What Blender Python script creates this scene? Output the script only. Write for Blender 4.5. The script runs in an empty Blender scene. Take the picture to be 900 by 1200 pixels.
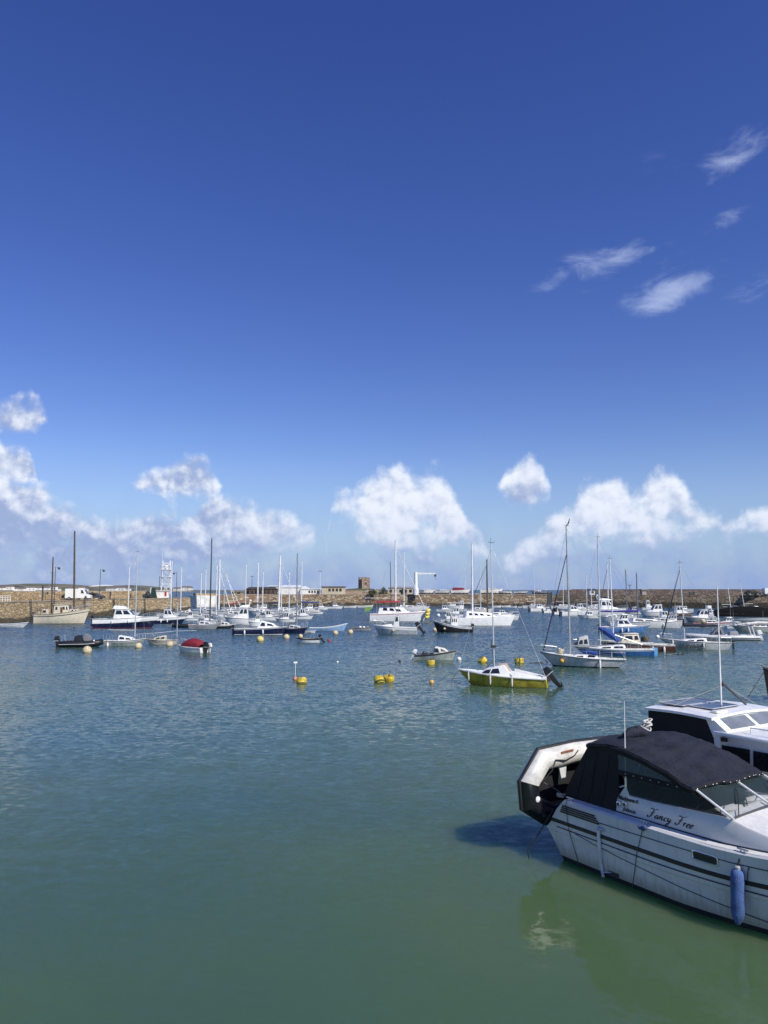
import bpy, bmesh, math, random
from mathutils import Vector, Matrix
R = math.radians
random.seed(7)

# ---------------------------------------------------------------- camera, sky, sun, exposure
scene = bpy.context.scene
CAM_H = 5.5
PITCH = math.atan(91 / 900)
cam_data = bpy.data.cameras.new('camera')
cam_data.sensor_fit = 'VERTICAL'
cam_data.sensor_height = 24.0
cam_data.lens = 24.0 * 900 / 1200
cam_data.clip_start = 0.1
cam_data.clip_end = 20000
cam = bpy.data.objects.new('camera', cam_data)
scene.collection.objects.link(cam)
cam.location = (0, 0, CAM_H)
cam.rotation_euler = (math.pi / 2 + PITCH, 0, 0)
scene.camera = cam

SUN_EL = R(43)
SUN_AZ = R(135)            # from +Y towards +X: right of the camera and a little behind it
world = bpy.data.worlds.new('World')
scene.world = world
world.use_nodes = True

sun_data = bpy.data.lights.new('sun', 'SUN')
sun_data.energy = 4.8
sun_data.angle = R(0.5)
sun_data.color = (1.0, 0.95, 0.87)
sun = bpy.data.objects.new('sun', sun_data)
scene.collection.objects.link(sun)
sdir = Vector((math.sin(SUN_AZ) * math.cos(SUN_EL), math.cos(SUN_AZ) * math.cos(SUN_EL), math.sin(SUN_EL)))
sun.rotation_euler = sdir.to_track_quat('Z', 'Y').to_euler()

scene.view_settings.view_transform = 'Standard'
scene.view_settings.look = 'None'
scene.view_settings.exposure = 0.0
scene.view_settings.gamma = 1.0
scene.view_settings.use_curve_mapping = False
scene.cycles.max_bounces = 6
scene.cycles.caustics_reflective = False
scene.cycles.caustics_refractive = False

_c, _s = math.cos(PITCH), math.sin(PITCH)
def ray(px, py):
    a = (px - 450) / 900; b = (600 - py) / 900
    return Vector((a, _c - b * _s, _s + b * _c))
def on_water(px, py, z=0.0):
    r = ray(px, py); k = (z - CAM_H) / r.z
    return Vector((r.x * k, r.y * k, z))
def at_depth(px, py, y):
    r = ray(px, py); k = y / r.y
    return Vector((r.x * k, y, CAM_H + r.z * k))
def z_at(py, y):
    return at_depth(450, py, y).z

# node helper
class NT:
    def __init__(s, tree):
        s.t = tree
    def n(s, kind, **kw):
        nd = s.t.nodes.new(kind)
        for k, v in kw.items():
            if k.startswith('i_'):
                nd.inputs[k[2:].replace('_', ' ')].default_value = v
            else:
                setattr(nd, k, v)
        return nd
    def put(s, sock, v):
        if hasattr(v, 'links') or isinstance(v, bpy.types.NodeSocket):
            s.t.links.new(v, sock)
        else:
            sock.default_value = v
    def m(s, op, a, b=0.0, c=None, clamp=False):
        nd = s.t.nodes.new('ShaderNodeMath'); nd.operation = op; nd.use_clamp = clamp
        s.put(nd.inputs[0], a); s.put(nd.inputs[1], b)
        if c is not None: s.put(nd.inputs[2], c)
        return nd.outputs[0]
    def mix(s, f, a, b, blend='MIX'):
        nd = s.t.nodes.new('ShaderNodeMix'); nd.data_type = 'RGBA'; nd.blend_type = blend
        s.put(nd.inputs[0], f); s.put(nd.inputs[6], a); s.put(nd.inputs[7], b)
        return nd.outputs[2]
    def ss(s, x, lo, hi, a=0.0, b=1.0):
        nd = s.t.nodes.new('ShaderNodeMapRange'); nd.interpolation_type = 'SMOOTHSTEP'
        s.put(nd.inputs[0], x); s.put(nd.inputs[1], lo); s.put(nd.inputs[2], hi)
        s.put(nd.inputs[3], a); s.put(nd.inputs[4], b)
        return nd.outputs[0]
    def noise(s, vec, scale, detail=4, rough=0.5, dist=0.0, out=0):
        nd = s.t.nodes.new('ShaderNodeTexNoise')
        s.t.links.new(vec, nd.inputs['Vector'])
        nd.inputs['Scale'].default_value = scale; nd.inputs['Detail'].default_value = detail
        nd.inputs['Roughness'].default_value = rough; nd.inputs['Distortion'].default_value = dist
        return nd.outputs[out]

# clouds of the sky, given by the outline of their tops and bases along the horizon (photograph pixels -> azimuth and elevation)
# x, top, base
BANK = [(-400, 600, 690), (-200, 560, 690), (-60, 565, 690), (0, 562, 690), (40, 570, 690), (75, 580, 690), (100, 592, 680), (130, 603, 680), (160, 598, 672), (190, 600, 668),
        (215, 604, 668), (240, 594, 665), (265, 588, 662), (285, 592, 660), (310, 598, 655), (340, 612, 650), (365, 622, 640), (383, 634, 632),
        (376, 616, 606), (386, 596, 606), (398, 584, 612), (415, 576, 622), (428, 564, 642), (445, 554, 652), (465, 549, 655), (485, 553, 655), (505, 556, 652), (520, 562, 648),
        (532, 574, 645), (541, 590, 640), (550, 616, 640), (556, 630, 662), (568, 642, 660), (580, 655, 654), (595, 650, 662), (610, 640, 665), (630, 622, 662), (650, 606, 655), (668, 596, 650),
        (680, 580, 645), (695, 566, 642), (718, 556, 640), (743, 584, 640), (760, 566, 640), (776, 560, 640), (796, 568, 638), (812, 590, 636), (826, 596, 636), (842, 606, 630), (856, 618, 626),
        (868, 604, 606), (885, 598, 612), (905, 600, 612), (930, 606, 640), (1000, 590, 650), (1150, 560, 660), (1400, 600, 670)]
LONE = [(-300, 520, 500), (-220, 500, 530), (-120, 520, 500), (-60, 470, 500), (-20, 478, 506), (15, 476, 506), (40, 478, 505), (58, 498, 494), (66, 520, 500), (150, 566, 558), (166, 556, 576), (190, 546, 582), (212, 540, 584), (240, 547, 582), (258, 566, 572),
        (270, 580, 560), (580, 580, 560), (584, 574, 570), (590, 556, 580), (600, 546, 588), (616, 540, 590), (632, 545, 590), (642, 556, 584), (649, 574, 572), (656, 590, 560), (1000, 560, 540), (1060, 500, 540), (1150, 520, 500), (1400, 560, 540)]
LONE2 = [(-300, 560, 520), (-90, 540, 530), (-60, 525, 565), (0, 518, 568), (25, 524, 568), (42, 546, 566), (52, 580, 560), (1400, 580, 560)]
WISPS = [
    (668, 318, 34, 12, .6, -.25), (715, 309, 46, 15, .6, -.2), (765, 310, 45, 9, .35, -.25), (785, 341, 38, 13, .95, -.3),
    (862, 181, 34, 13, .6, -.35), (833, 213, 14, 6, .45, -.3), (850, 258, 22, 7, .38, -.35), (885, 340, 36, 11, .3, -.35),
    (775, 190, 60, 22, .14, -.2)]
def az_el(px, py):
    r = ray(px, py).normalized()
    return math.atan2(r.x, r.y), math.asin(r.z)

def build_world():
    nt = world.node_tree; nt.nodes.clear(); T = NT(nt)
    out = T.n('ShaderNodeOutputWorld')
    bg = T.n('ShaderNodeBackground'); bg2 = T.n('ShaderNodeBackground'); mx = T.n('ShaderNodeMixShader')
    nt.links.new(mx.outputs[0], out.inputs[0]); nt.links.new(bg2.outputs[0], mx.inputs[1]); nt.links.new(bg.outputs[0], mx.inputs[2])
    for q in (bg, bg2): q.inputs['Strength'].default_value = 0.10
    sky = T.n('ShaderNodeTexSky', sky_type='NISHITA')
    sky.sun_disc = False; sky.sun_elevation = SUN_EL; sky.sun_rotation = SUN_AZ
    sky.altitude = 0; sky.air_density = SKY_AIR; sky.dust_density = 0.0; sky.ozone_density = 3.0
    hs = T.n('ShaderNodeHueSaturation'); nt.links.new(sky.outputs[0], hs.inputs['Color'])
    hs.inputs['Hue'].default_value = SKY_HUE; hs.inputs['Saturation'].default_value = SKY_SAT; hs.inputs['Value'].default_value = SKY_VAL
    base = hs.outputs['Color']
    nt.links.new(base, bg2.inputs['Color'])
    tc = T.n('ShaderNodeTexCoord')
    nv = T.n('ShaderNodeVectorMath', operation='NORMALIZE'); nt.links.new(tc.outputs['Generated'], nv.inputs[0])
    sp = T.n('ShaderNodeSeparateXYZ'); nt.links.new(nv.outputs[0], sp.inputs[0])
    az = T.m('ARCTAN2', sp.outputs[0], sp.outputs[1]); el = T.m('ARCSINE', sp.outputs[2])
    # the cloudy part of the sky: the quarter seen from the quay, up to about 35 degrees
    T.put(mx.inputs[0], T.m('MULTIPLY', T.m('GREATER_THAN', sp.outputs[1], .55), T.m('MULTIPLY', T.m('LESS_THAN', sp.outputs[2], .62), T.m('GREATER_THAN', sp.outputs[2], -.02))))
    cb = T.n('ShaderNodeCombineXYZ'); nt.links.new(az, cb.inputs[0]); nt.links.new(el, cb.inputs[1])
    P = cb.outputs[0]
    t = T.m('DIVIDE', T.m('ADD', az, .8), 1.6)
    def curve(pts, k):
        nd = nt.nodes.new('ShaderNodeFloatCurve'); cu = nd.mapping.curves[0]
        ps = []
        for q in pts:
            a, e = az_el(q[0], q[k]); ps.append(((a + .8) / 1.6, e / .3))
        ps = [p for p in ps if 0 <= p[0] <= 1]
        ps = [(0, ps[0][1])] + ps + [(1, ps[-1][1])]
        while len(cu.points) < len(ps): cu.points.new(0.5, 0.5)
        for c, p in zip(cu.points, ps): c.location = (p[0], min(1, max(0, p[1])))
        nd.mapping.update()
        T.put(nd.inputs['Value'], t)
        return T.m('MULTIPLY', nd.outputs[0], .3)
    n1 = T.noise(P, 19, 10, .60, .1)
    vo = T.n('ShaderNodeTexVoronoi', feature='SMOOTH_F1'); nt.links.new(P, vo.inputs['Vector'])
    vo.inputs['Scale'].default_value = 36; vo.inputs['Smoothness'].default_value = .5
    vo.inputs['Detail'].default_value = 1.6; vo.inputs['Roughness'].default_value = .5
    k = T.m('ADD', T.m('MULTIPLY', T.m('SUBTRACT', n1, .5), 3.9), T.m('MULTIPLY', T.m('SUBTRACT', .36, vo.outputs['Distance']), .9))
    # the same puffs sampled a little towards the sun, for their lit and shaded sides
    a2 = T.n('ShaderNodeVectorMath', operation='ADD'); nt.links.new(P, a2.inputs[0]); a2.inputs[1].default_value = (.005, .008, 0)
    n2 = T.noise(a2.outputs[0], 19, 7, .60, .1)
    vo2 = T.n('ShaderNodeTexVoronoi', feature='SMOOTH_F1'); nt.links.new(a2.outputs[0], vo2.inputs['Vector'])
    vo2.inputs['Scale'].default_value = 36; vo2.inputs['Smoothness'].default_value = .5
    kk = T.m('ADD', T.m('MULTIPLY', T.m('SUBTRACT', n1, n2), 4.2), T.m('MULTIPLY', T.m('SUBTRACT', vo2.outputs['Distance'], vo.outputs['Distance']), 1.0))
    def layer(pts, wt, wb):
        a = T.m('DIVIDE', T.m('SUBTRACT', curve(pts, 1), el), wt); b = T.m('DIVIDE', T.m('SUBTRACT', el, curve(pts, 2)), wb)
        return a, T.m('MINIMUM', T.m('MINIMUM', a, 1.6), T.m('MINIMUM', b, 1.6))
    # depth under the top: thin wash far below it, dense near it
    ta, la = layer(BANK, .019, .04)
    tb, lb = layer(LONE, .016, .016)
    tc2, lc = layer(LONE2, .014, .018)
    gap = T.ss(T.noise(P, 7.5, 2, .5), .42, .60, -.75, .30)
    la = T.m('ADD', la, T.m('MULTIPLY', gap, T.ss(az, -.22, -.10, 1.0, .0)))
    raw = T.m('SMOOTH_MAX', la, T.m('SMOOTH_MAX', lb, lc, .2), .2)
    dens = T.m('ADD', raw, T.m('MULTIPLY', T.m('ADD', k, 1.0), 1.0))
    cover = T.ss(dens, .10, 1.45)
    near_top = T.m('MINIMUM', T.m('ABSOLUTE', ta), T.m('MINIMUM', T.m('ABSOLUTE', tb), T.m('ABSOLUTE', tc2)))
    # the bank on the left is broken cloud lit right down, the others have grey bases
    toplit = T.m('MULTIPLY', T.ss(near_top, .6, 3.6, .60, -.72), T.ss(az, -.22, -.08, .40, 1.0))
    lit = T.ss(T.m('ADD', toplit, T.m('MULTIPLY', kk, T.ss(az, -.22, -.08, 1.0, .62))), -.75, .70)
    ccol = T.mix(lit, (3.5, 4.4, 6.9, 1), (8.9, 9.4, 10.4, 1))
    far = T.ss(el, 0.0, .13, 1.0, 0.0)
    ccol = T.mix(T.m('MULTIPLY', far, .46), ccol, (2.9, 4.0, 7.0, 1))
    vap = T.m('MULTIPLY', T.ss(el, -.02, .20, 1.0, 0.0), T.ss(n1, .3, .7, .85, 1.0))
    base = T.mix(vap, base, (2.6, 3.8, 7.0, 1))
    st = T.n('ShaderNodeMapping'); nt.links.new(P, st.inputs[0]); st.inputs['Rotation'].default_value = (0, 0, -.45); st.inputs['Scale'].default_value = (.55, 1.4, 1)
    wn = T.noise(st.outputs[0], 30, 6, .62, .4)
    total = None
    for (x, y, rx, ry, stg, tilt) in WISPS:
        a, e = az_el(x, y)
        mp = T.n('ShaderNodeMapping', vector_type='TEXTURE'); nt.links.new(P, mp.inputs[0])
        mp.inputs['Location'].default_value = (a, e, 0); mp.inputs['Rotation'].default_value = (0, 0, -tilt)
        mp.inputs['Scale'].default_value = (rx / 900, ry / 900, 1)
        dt = T.n('ShaderNodeVectorMath', operation='DOT_PRODUCT'); nt.links.new(mp.outputs[0], dt.inputs[0]); nt.links.new(mp.outputs[0], dt.inputs[1])
        v = T.m('MULTIPLY', T.m('EXPONENT', T.m('MULTIPLY', dt.outputs['Value'], -.6)), stg)
        total = v if total is None else T.m('MAXIMUM', total, v)
    wd = T.ss(T.m('ADD', total, T.m('MULTIPLY', T.m('SUBTRACT', wn, .55), T.ss(total, 0, .3, 0, 1.9))), .10, 1.1, 0, .52)
    base = T.mix(wd, base, (6.4, 7.4, 10.0, 1))
    col = T.mix(T.m('MULTIPLY', cover, .95), base, ccol)
    nt.links.new(col, bg.inputs['Color'])
    world.cycles.sampling_method = 'MANUAL'; world.cycles.sample_map_resolution = 256
SKY_AIR, SKY_HUE, SKY_SAT, SKY_VAL = 1.0, .527, 1.26, 1.20
build_world()

# ---------------------------------------------------------------- materials
MATS = {}
def new_mat(name):
    m = bpy.data.materials.new(name); m.use_nodes = True
    return m, NT(m.node_tree), m.node_tree.nodes['Principled BSDF']

def paint(name, col, rough=.4, metal=0.0, var=.12, scale=3.0, bump=0.0, coat=0.0, spec=.5):
    """painted, moulded or woven surface with slight soiling"""
    if name in MATS: return MATS[name]
    m, T, b = new_mat(name)
    tc = T.n('ShaderNodeTexCoord')
    n1 = T.noise(tc.outputs['Object'], scale, 5, .6)
    n2 = T.noise(tc.outputs['Object'], scale * 7, 3, .5)
    f = T.m('ADD', T.m('MULTIPLY', n1, .7), T.m('MULTIPLY', n2, .3))
    dark = tuple(c * (1 - var * 1.8) for c in col) + (1,)
    lite = tuple(min(1, c * (1 + var * .5)) for c in col) + (1,)
    c = T.mix(T.ss(f, .33, .62), dark, lite)
    T.put(b.inputs['Base Color'], c)
    T.put(b.inputs['Roughness'], T.ss(n1, .3, .7, max(.03, rough - .08), rough + .1))
    b.inputs['Metallic'].default_value = metal
    b.inputs['Coat Weight'].default_value = coat
    b.inputs['Specular IOR Level'].default_value = spec
    if bump:
        bp = T.n('ShaderNodeBump'); T.put(bp.inputs['Height'], n2); bp.inputs['Strength'].default_value = bump; bp.inputs['Distance'].default_value = .02
        T.t.links.new(bp.outputs[0], b.inputs['Normal'])
    MATS[name] = m
    return m

WATER_CAP = .56
def water_mat():
    m, T, b = new_mat('harbour_water')
    g = T.n('ShaderNodeNewGeometry'); P = g.outputs['Position']
    def mapped(rot, sc):
        mp = T.n('ShaderNodeMapping'); T.t.links.new(P, mp.inputs[0])
        mp.inputs['Rotation'].default_value = (0, 0, rot); mp.inputs['Scale'].default_value = sc
        return mp.outputs[0]
    big = T.noise(P, .055, 3, .5)
    col = T.mix(T.ss(big, .35, .68), (.050, .100, .062, 1), (.078, .122, .044, 1))
    sy = T.n('ShaderNodeSeparateXYZ'); T.t.links.new(P, sy.inputs[0])
    # green by the quay; further out a darker blue paints in sky reflection
    col = T.mix(T.ss(sy.outputs[1], 18, 110), col, (.022, .060, .078, 1))
    T.put(b.inputs['Base Color'], col)
    b.inputs['Roughness'].default_value = .045
    b.inputs['IOR'].default_value = 1.333
    # cloudy harbour water: light spreads below the surface
    b.subsurface_method = 'BURLEY'; b.inputs['Subsurface Weight'].default_value = 1.0; b.inputs['Subsurface Radius'].default_value = (.5, 1.0, .8); b.inputs['Subsurface Scale'].default_value = 1.3
    # wind ruffles some patches more than others
    gust = T.ss(T.noise(mapped(.3, (.6, 1.3, 1)), .06, 3, .55), .34, .62, .55, 1.0)
    sx = T.n('ShaderNodeSeparateXYZ'); T.t.links.new(P, sx.inputs[0])
    # the basin is sheltered close under the quay and ruffled further out
    gust = T.m('MULTIPLY', gust, 1.5)
    # wave slopes taken straight from noise, so that far ripples stay as steep as near ones
    near = T.m('ADD', T.ss(sx.outputs[1], 10, 55, .30, .92), T.ss(sx.outputs[1], 45, 140, 0, 1.3))
    total = None
    for (vec, sc, det, amp) in ((mapped(.2, (1, 1.5, 1)), 3.4, 3, .42), (mapped(-.3, (1, 1.3, 1)), 11.0, 2, .18), (mapped(.1, (1, 2.2, 1)), .6, 3, .13)):
        v = T.n('ShaderNodeVectorMath', operation='SUBTRACT'); T.t.links.new(T.noise(vec, sc, det, .55, .3, 1), v.inputs[0]); v.inputs[1].default_value = (.5, .5, .5)
        w = T.n('ShaderNodeVectorMath', operation='SCALE'); T.t.links.new(v.outputs[0], w.inputs[0]); w.inputs['Scale'].default_value = amp
        if total is None: total = w.outputs[0]
        else:
            q = T.n('ShaderNodeVectorMath', operation='ADD'); T.t.links.new(total, q.inputs[0]); T.t.links.new(w.outputs[0], q.inputs[1]); total = q.outputs[0]
    w = T.n('ShaderNodeVectorMath', operation='SCALE'); T.t.links.new(total, w.inputs[0]); T.put(w.inputs['Scale'], T.m('MULTIPLY', near, gust))
    mu = T.n('ShaderNodeVectorMath', operation='MULTIPLY_ADD'); T.t.links.new(w.outputs[0], mu.inputs[0]); mu.inputs[1].default_value = (1, 1, 0)
    lean = T.n('ShaderNodeCombineXYZ'); T.put(lean.inputs[1], T.ss(sx.outputs[1], 20, 130, -.015, -.105)); lean.inputs[2].default_value = 1.0; T.t.links.new(lean.outputs[0], mu.inputs[2])
    nn = T.n('ShaderNodeVectorMath', operation='NORMALIZE'); T.t.links.new(mu.outputs[0], nn.inputs[0])
    T.t.links.new(nn.outputs[0], b.inputs['Normal'])
    # sky reflection over the cloudy body; a ruffled surface never becomes a full mirror
    b.inputs['Specular IOR Level'].default_value = 0.0
    fr = T.n('ShaderNodeFresnel'); fr.inputs['IOR'].default_value = 1.333; T.t.links.new(nn.outputs[0], fr.inputs['Normal'])
    gl = T.n('ShaderNodeBsdfGlossy'); gl.inputs['Roughness'].default_value = .06; gl.inputs['Color'].default_value = (1, 1, 1, 1); T.t.links.new(nn.outputs[0], gl.inputs['Normal'])
    mx = T.n('ShaderNodeMixShader'); T.put(mx.inputs[0], T.m('MULTIPLY', T.m('TANH', T.m('DIVIDE', fr.outputs[0], WATER_CAP)), WATER_CAP))
    T.t.links.new(b.outputs[0], mx.inputs[1]); T.t.links.new(gl.outputs[0], mx.inputs[2])
    T.t.links.new(mx.outputs[0], m.node_tree.nodes['Material Output'].inputs['Surface'])
    return m

def stone_mat(name, c1, c2, c3, joint, sc=1.0, weed=None, wz=1.2):
    m, T, b = new_mat(name)
    g = T.n('ShaderNodeNewGeometry')
    mp = T.n('ShaderNodeMapping'); wv = T.n('ShaderNodeVectorMath', operation='MULTIPLY_ADD'); T.t.links.new(T.noise(g.outputs['Position'], .9, 4, .6, 0, 1), wv.inputs[0]); wv.inputs[1].default_value = (1.1, 1.1, .8); T.t.links.new(g.outputs['Position'], wv.inputs[2])
    T.t.links.new(wv.outputs[0], mp.inputs[0]); mp.inputs['Scale'].default_value = (sc * .85, sc * .85, sc * 1.9)
    vo = T.n('ShaderNodeTexVoronoi', feature='F1'); T.t.links.new(mp.outputs[0], vo.inputs['Vector']); vo.inputs['Scale'].default_value = 1.0
    ve = T.n('ShaderNodeTexVoronoi', feature='DISTANCE_TO_EDGE'); T.t.links.new(mp.outputs[0], ve.inputs['Vector']); ve.inputs['Scale'].default_value = 1.0
    sp = T.n('ShaderNodeSeparateColor'); T.t.links.new(vo.outputs['Color'], sp.inputs[0])
    col = T.mix(T.ss(sp.outputs[0], .25, .75), c1, c2)
    col = T.mix(T.ss(sp.outputs[1], .72, .8), col, c3)
    blotch = T.noise(g.outputs['Position'], .25, 5, .65)
    col = T.mix(T.ss(blotch, .3, .7, 0, .5), col, tuple(c * .6 for c in c1[:3]) + (1,))
    fine = T.noise(g.outputs['Position'], 4, 4, .6)
    col = T.mix(T.ss(fine, .3, .7, .0, .35), col, (c2[0] * 1.25, c2[1] * 1.25, c2[2] * 1.2, 1))
    col = T.mix(T.ss(ve.outputs['Distance'], .02, .11, .62, 0), col, joint)
    if weed:
        sz = T.n('ShaderNodeSeparateXYZ'); T.t.links.new(g.outputs['Position'], sz.inputs[0])
        hz = T.m('ADD', sz.outputs[2], T.m('MULTIPLY', T.m('SUBTRACT', blotch, .5), 2.2))
        col = T.mix(T.ss(hz, wz * .75, wz * 1.25, .88, 0), col, weed)
    T.put(b.inputs['Base Color'], col); b.inputs['Roughness'].default_value = .9
    hgt = T.m('ADD', T.ss(ve.outputs['Distance'], 0, .12, 0, .1), T.m('MULTIPLY', fine, .05))
    bp = T.n('ShaderNodeBump'); T.put(bp.inputs['Height'], hgt); bp.inputs['Strength'].default_value = .9; bp.inputs['Distance'].default_value = 1.0
    T.t.links.new(bp.outputs[0], b.inputs['Normal'])
    return m

# ---------------------------------------------------------------- mesh builder
class MB:
    def __init__(s):
        s.v = []; s.f = []; s.m = []
    def add(s, vs, fs, m=0):
        o = len(s.v); s.v += [tuple(v) for v in vs]
        for f in fs: s.f.append(tuple(i + o for i in f)); s.m.append(m)
        return s
    def hexa(s, p, m=0):           # p: 4 bottom (ccw) + 4 top
        return s.add(p, [(3, 2, 1, 0), (4, 5, 6, 7), (0, 1, 5, 4), (1, 2, 6, 5), (2, 3, 7, 6), (3, 0, 4, 7)], m)
    def box(s, x0, x1, y0, y1, z0, z1, m=0):
        return s.hexa([(x0, y0, z0), (x1, y0, z0), (x1, y1, z0), (x0, y1, z0), (x0, y0, z1), (x1, y0, z1), (x1, y1, z1), (x0, y1, z1)], m)
    def tube(s, pts, r, n=8, m=0, cap=True, closed=False):
        pts = [Vector(p) for p in pts]
        rs = r if isinstance(r, (list, tuple)) else [r] * len(pts)
        o = len(s.v); k = len(pts); up = None
        for i, p in enumerate(pts):
            if closed: d = pts[(i + 1) % k] - pts[i - 1]
            else: d = pts[min(i + 1, k - 1)] - pts[max(i - 1, 0)]
            d = d.normalized() if d.length > 1e-9 else Vector((0, 0, 1))
            if up is None: up = Vector((0, 0, 1)) if abs(d.z) < .9 else Vector((1, 0, 0))
            a = d.cross(up); a = a.normalized() if a.length > 1e-6 else d.orthogonal().normalized()
            b = a.cross(d).normalized()
            up = b
            for j in range(n):
                t = 2 * math.pi * j / n
                s.v.append(tuple(p + (a * math.cos(t) + b * math.sin(t)) * rs[i]))
        segs = k if closed else k - 1
        for i in range(segs):
            i2 = (i + 1) % k
            for j in range(n):
                j2 = (j + 1) % n
                s.f.append((o + i * n + j, o + i2 * n + j, o + i2 * n + j2, o + i * n + j2)); s.m.append(m)
        if cap and not closed:
            s.f.append(tuple(o + j for j in range(n))); s.m.append(m)
            s.f.append(tuple(o + (k - 1) * n + j for j in reversed(range(n)))); s.m.append(m)
        return s
    def lathe(s, prof, c=(0, 0, 0), axis=(0, 0, 1), n=14, m=0):   # prof: (radius, height)
        c = Vector(c); q = Vector((0, 0, 1)).rotation_difference(Vector(axis))
        o = len(s.v)
        for (r, h) in prof:
            for j in range(n):
                t = 2 * math.pi * j / n
                s.v.append(tuple(c + q @ Vector((max(r, 1e-4) * math.cos(t), max(r, 1e-4) * math.sin(t), h))))
        for i in range(len(prof) - 1):
            for j in range(n):
                j2 = (j + 1) % n
                s.f.append((o + i * n + j, o + i * n + j2, o + (i + 1) * n + j2, o + (i + 1) * n + j)); s.m.append(m)
        s.f.append(tuple(o + j for j in reversed(range(n)))); s.m.append(m)
        s.f.append(tuple(o + (len(prof) - 1) * n + j for j in range(n))); s.m.append(m)
        return s
    def ball(s, c, r, m=0, n=12, sq=1.0):
        prof = [(r * math.sin(math.pi * i / 8), -r * sq * math.cos(math.pi * i / 8)) for i in range(9)]
        return s.lathe(prof, c, n=n, m=m)
    def prism(s, poly, y0, y1, m=0):     # poly in x,z, extruded along y
        n = len(poly)
        vs = [(x, y0, z) for x, z in poly] + [(x, y1, z) for x, z in poly]
        fs = [tuple(range(n)), tuple(range(2 * n - 1, n - 1, -1))] + [(i, i + n, (i + 1) % n + n, (i + 1) % n) for i in range(n)]
        return s.add(vs, fs, m)
    def grid(s, rows, m=0, closed=False):
        o = len(s.v); w = len(rows[0])
        for r in rows: s.v += [tuple(p) for p in r]
        for i in range(len(rows) - 1):
            for j in range(w - 1):
                mm = m(i, j) if callable(m) else m
                s.f.append((o + i * w + j, o + (i + 1) * w + j, o + (i + 1) * w + j + 1, o + i * w + j + 1)); s.m.append(mm)
        return s
    def slab(s, quad, out, th, m=0):     # thin panel on a face: quad corners, outward vector
        out = Vector(out).normalized()
        a = [Vector(p) - out * .004 for p in quad]; b = [Vector(p) + out * th for p in quad]
        return s.add([*a, *b], [(3, 2, 1, 0), (4, 5, 6, 7), (0, 1, 5, 4), (1, 2, 6, 5), (2, 3, 7, 6), (3, 0, 4, 7)], m)
    def build(s, name, mats, parent=None, smooth=True, ang=38, bevel=0.0, loc=None, recalc=True):
        if not isinstance(mats, (list, tuple)): mats = [mats]
        me = bpy.data.meshes.new(name); me.from_pydata(s.v, [], s.f)
        for mt in mats: me.materials.append(mt)
        me.polygons.foreach_set('material_index', s.m)
        bm = bmesh.new(); bm.from_mesh(me)
        if recalc: bmesh.ops.recalc_face_normals(bm, faces=bm.faces)
        if bevel:
            bmesh.ops.bevel(bm, geom=[e for e in bm.edges if len(e.link_faces) == 2 and e.calc_face_angle(0) > .5], offset=bevel, segments=2, affect='EDGES', profile=.6, clamp_overlap=True)
        bm.to_mesh(me); bm.free()
        if smooth:
            me.polygons.foreach_set('use_smooth', [True] * len(me.polygons))
            me.set_sharp_from_angle(angle=R(ang))
        o = bpy.data.objects.new(name, me); scene.collection.objects.link(o)
        if parent is not None: o.parent = parent
        if loc is not None: o.location = loc
        return o

def tag(o, label=None, cat=None, group=None, kind=None):
    if label: o['label'] = label
    if cat: o['category'] = cat
    if group: o['group'] = group
    if kind: o['kind'] = kind
    return o
def empty(name, loc=(0, 0, 0), rz=0.0, label=None, cat=None, group=None, rot=None):
    o = bpy.data.objects.new(name, None); scene.collection.objects.link(o)
    o.location = loc; o.rotation_euler = rot if rot else (0, 0, rz); o.empty_display_size = .3
    return tag(o, label, cat, group)

# ---------------------------------------------------------------- water: one sheet to the horizon
wb = MB()
wb.add([(-9000, -400, 0), (9000, -400, 0), (9000, 12000, 0), (-9000, 12000, 0)], [(0, 1, 2, 3)])
tag(wb.build('water', water_mat(), smooth=False), kind='structure')

# ---------------------------------------------------------------- far shore, harbour walls and what stands on them
WHITE = paint('white_gelcoat', (.84, .84, .81), .32, var=.07, coat=.2)
WALLW = paint('white_wall_paint', (.80, .79, .75), .85, var=.12, scale=.6)
CREAM = paint('cream_paint', (.68, .62, .47), .5, var=.1)
GREY = paint('grey_paint', (.30, .31, .33), .55)
DGREY = paint('dark_grey', (.06, .065, .07), .5)
BLACK = paint('black_rubber', (.016, .017, .019), .42, var=.25)
GLASS = paint('dark_glass', (.012, .015, .018), .06, var=.1, spec=.8)
STEEL = paint('stainless', (.66, .66, .65), .35, metal=1.0, var=.05)
ALU = paint('aluminium_mast', (.70, .71, .72), .35, metal=.55, var=.08)
WOOD = paint('varnished_wood', (.16, .075, .032), .45, var=.25)
MASTW = paint('brown_mast', (.11, .075, .05), .5, var=.2)
NAVY = paint('navy_gelcoat', (.012, .018, .06), .22, coat=.3)
NAVYC = paint('navy_canvas', (.020, .024, .042), .85, var=.2, bump=.3)
BLUE = paint('mid_blue_gelcoat', (.05, .17, .42), .3, coat=.2)
BLUEC = paint('blue_canvas', (.02, .07, .30), .8, var=.2, bump=.3)
PURPLEC = paint('violet_blue_canvas', (.05, .045, .26), .8, var=.2)
LBLUE = paint('pale_blue_paint', (.28, .46, .68), .45)
RED = paint('red_paint', (.42, .035, .03), .45)
REDC = paint('wine_red_canvas', (.20, .012, .028), .85, var=.2, bump=.3)
YEL = paint('yellow_buoy', (.66, .49, .04), .55, var=.36, scale=4)
YHULL = paint('faded_yellow_hull', (.46, .385, .055), .4, var=.3, scale=1.5)
GREENG = paint('grey_green_gelcoat', (.36, .40, .36), .4, var=.2)
LGREY = paint('light_grey_gelcoat', (.60, .61, .61), .4, var=.15)
TEAK = paint('weathered_deck', (.34, .29, .22), .8, var=.25)
DECK = paint('off_white_deck', (.68, .66, .61), .6, var=.22)
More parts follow.
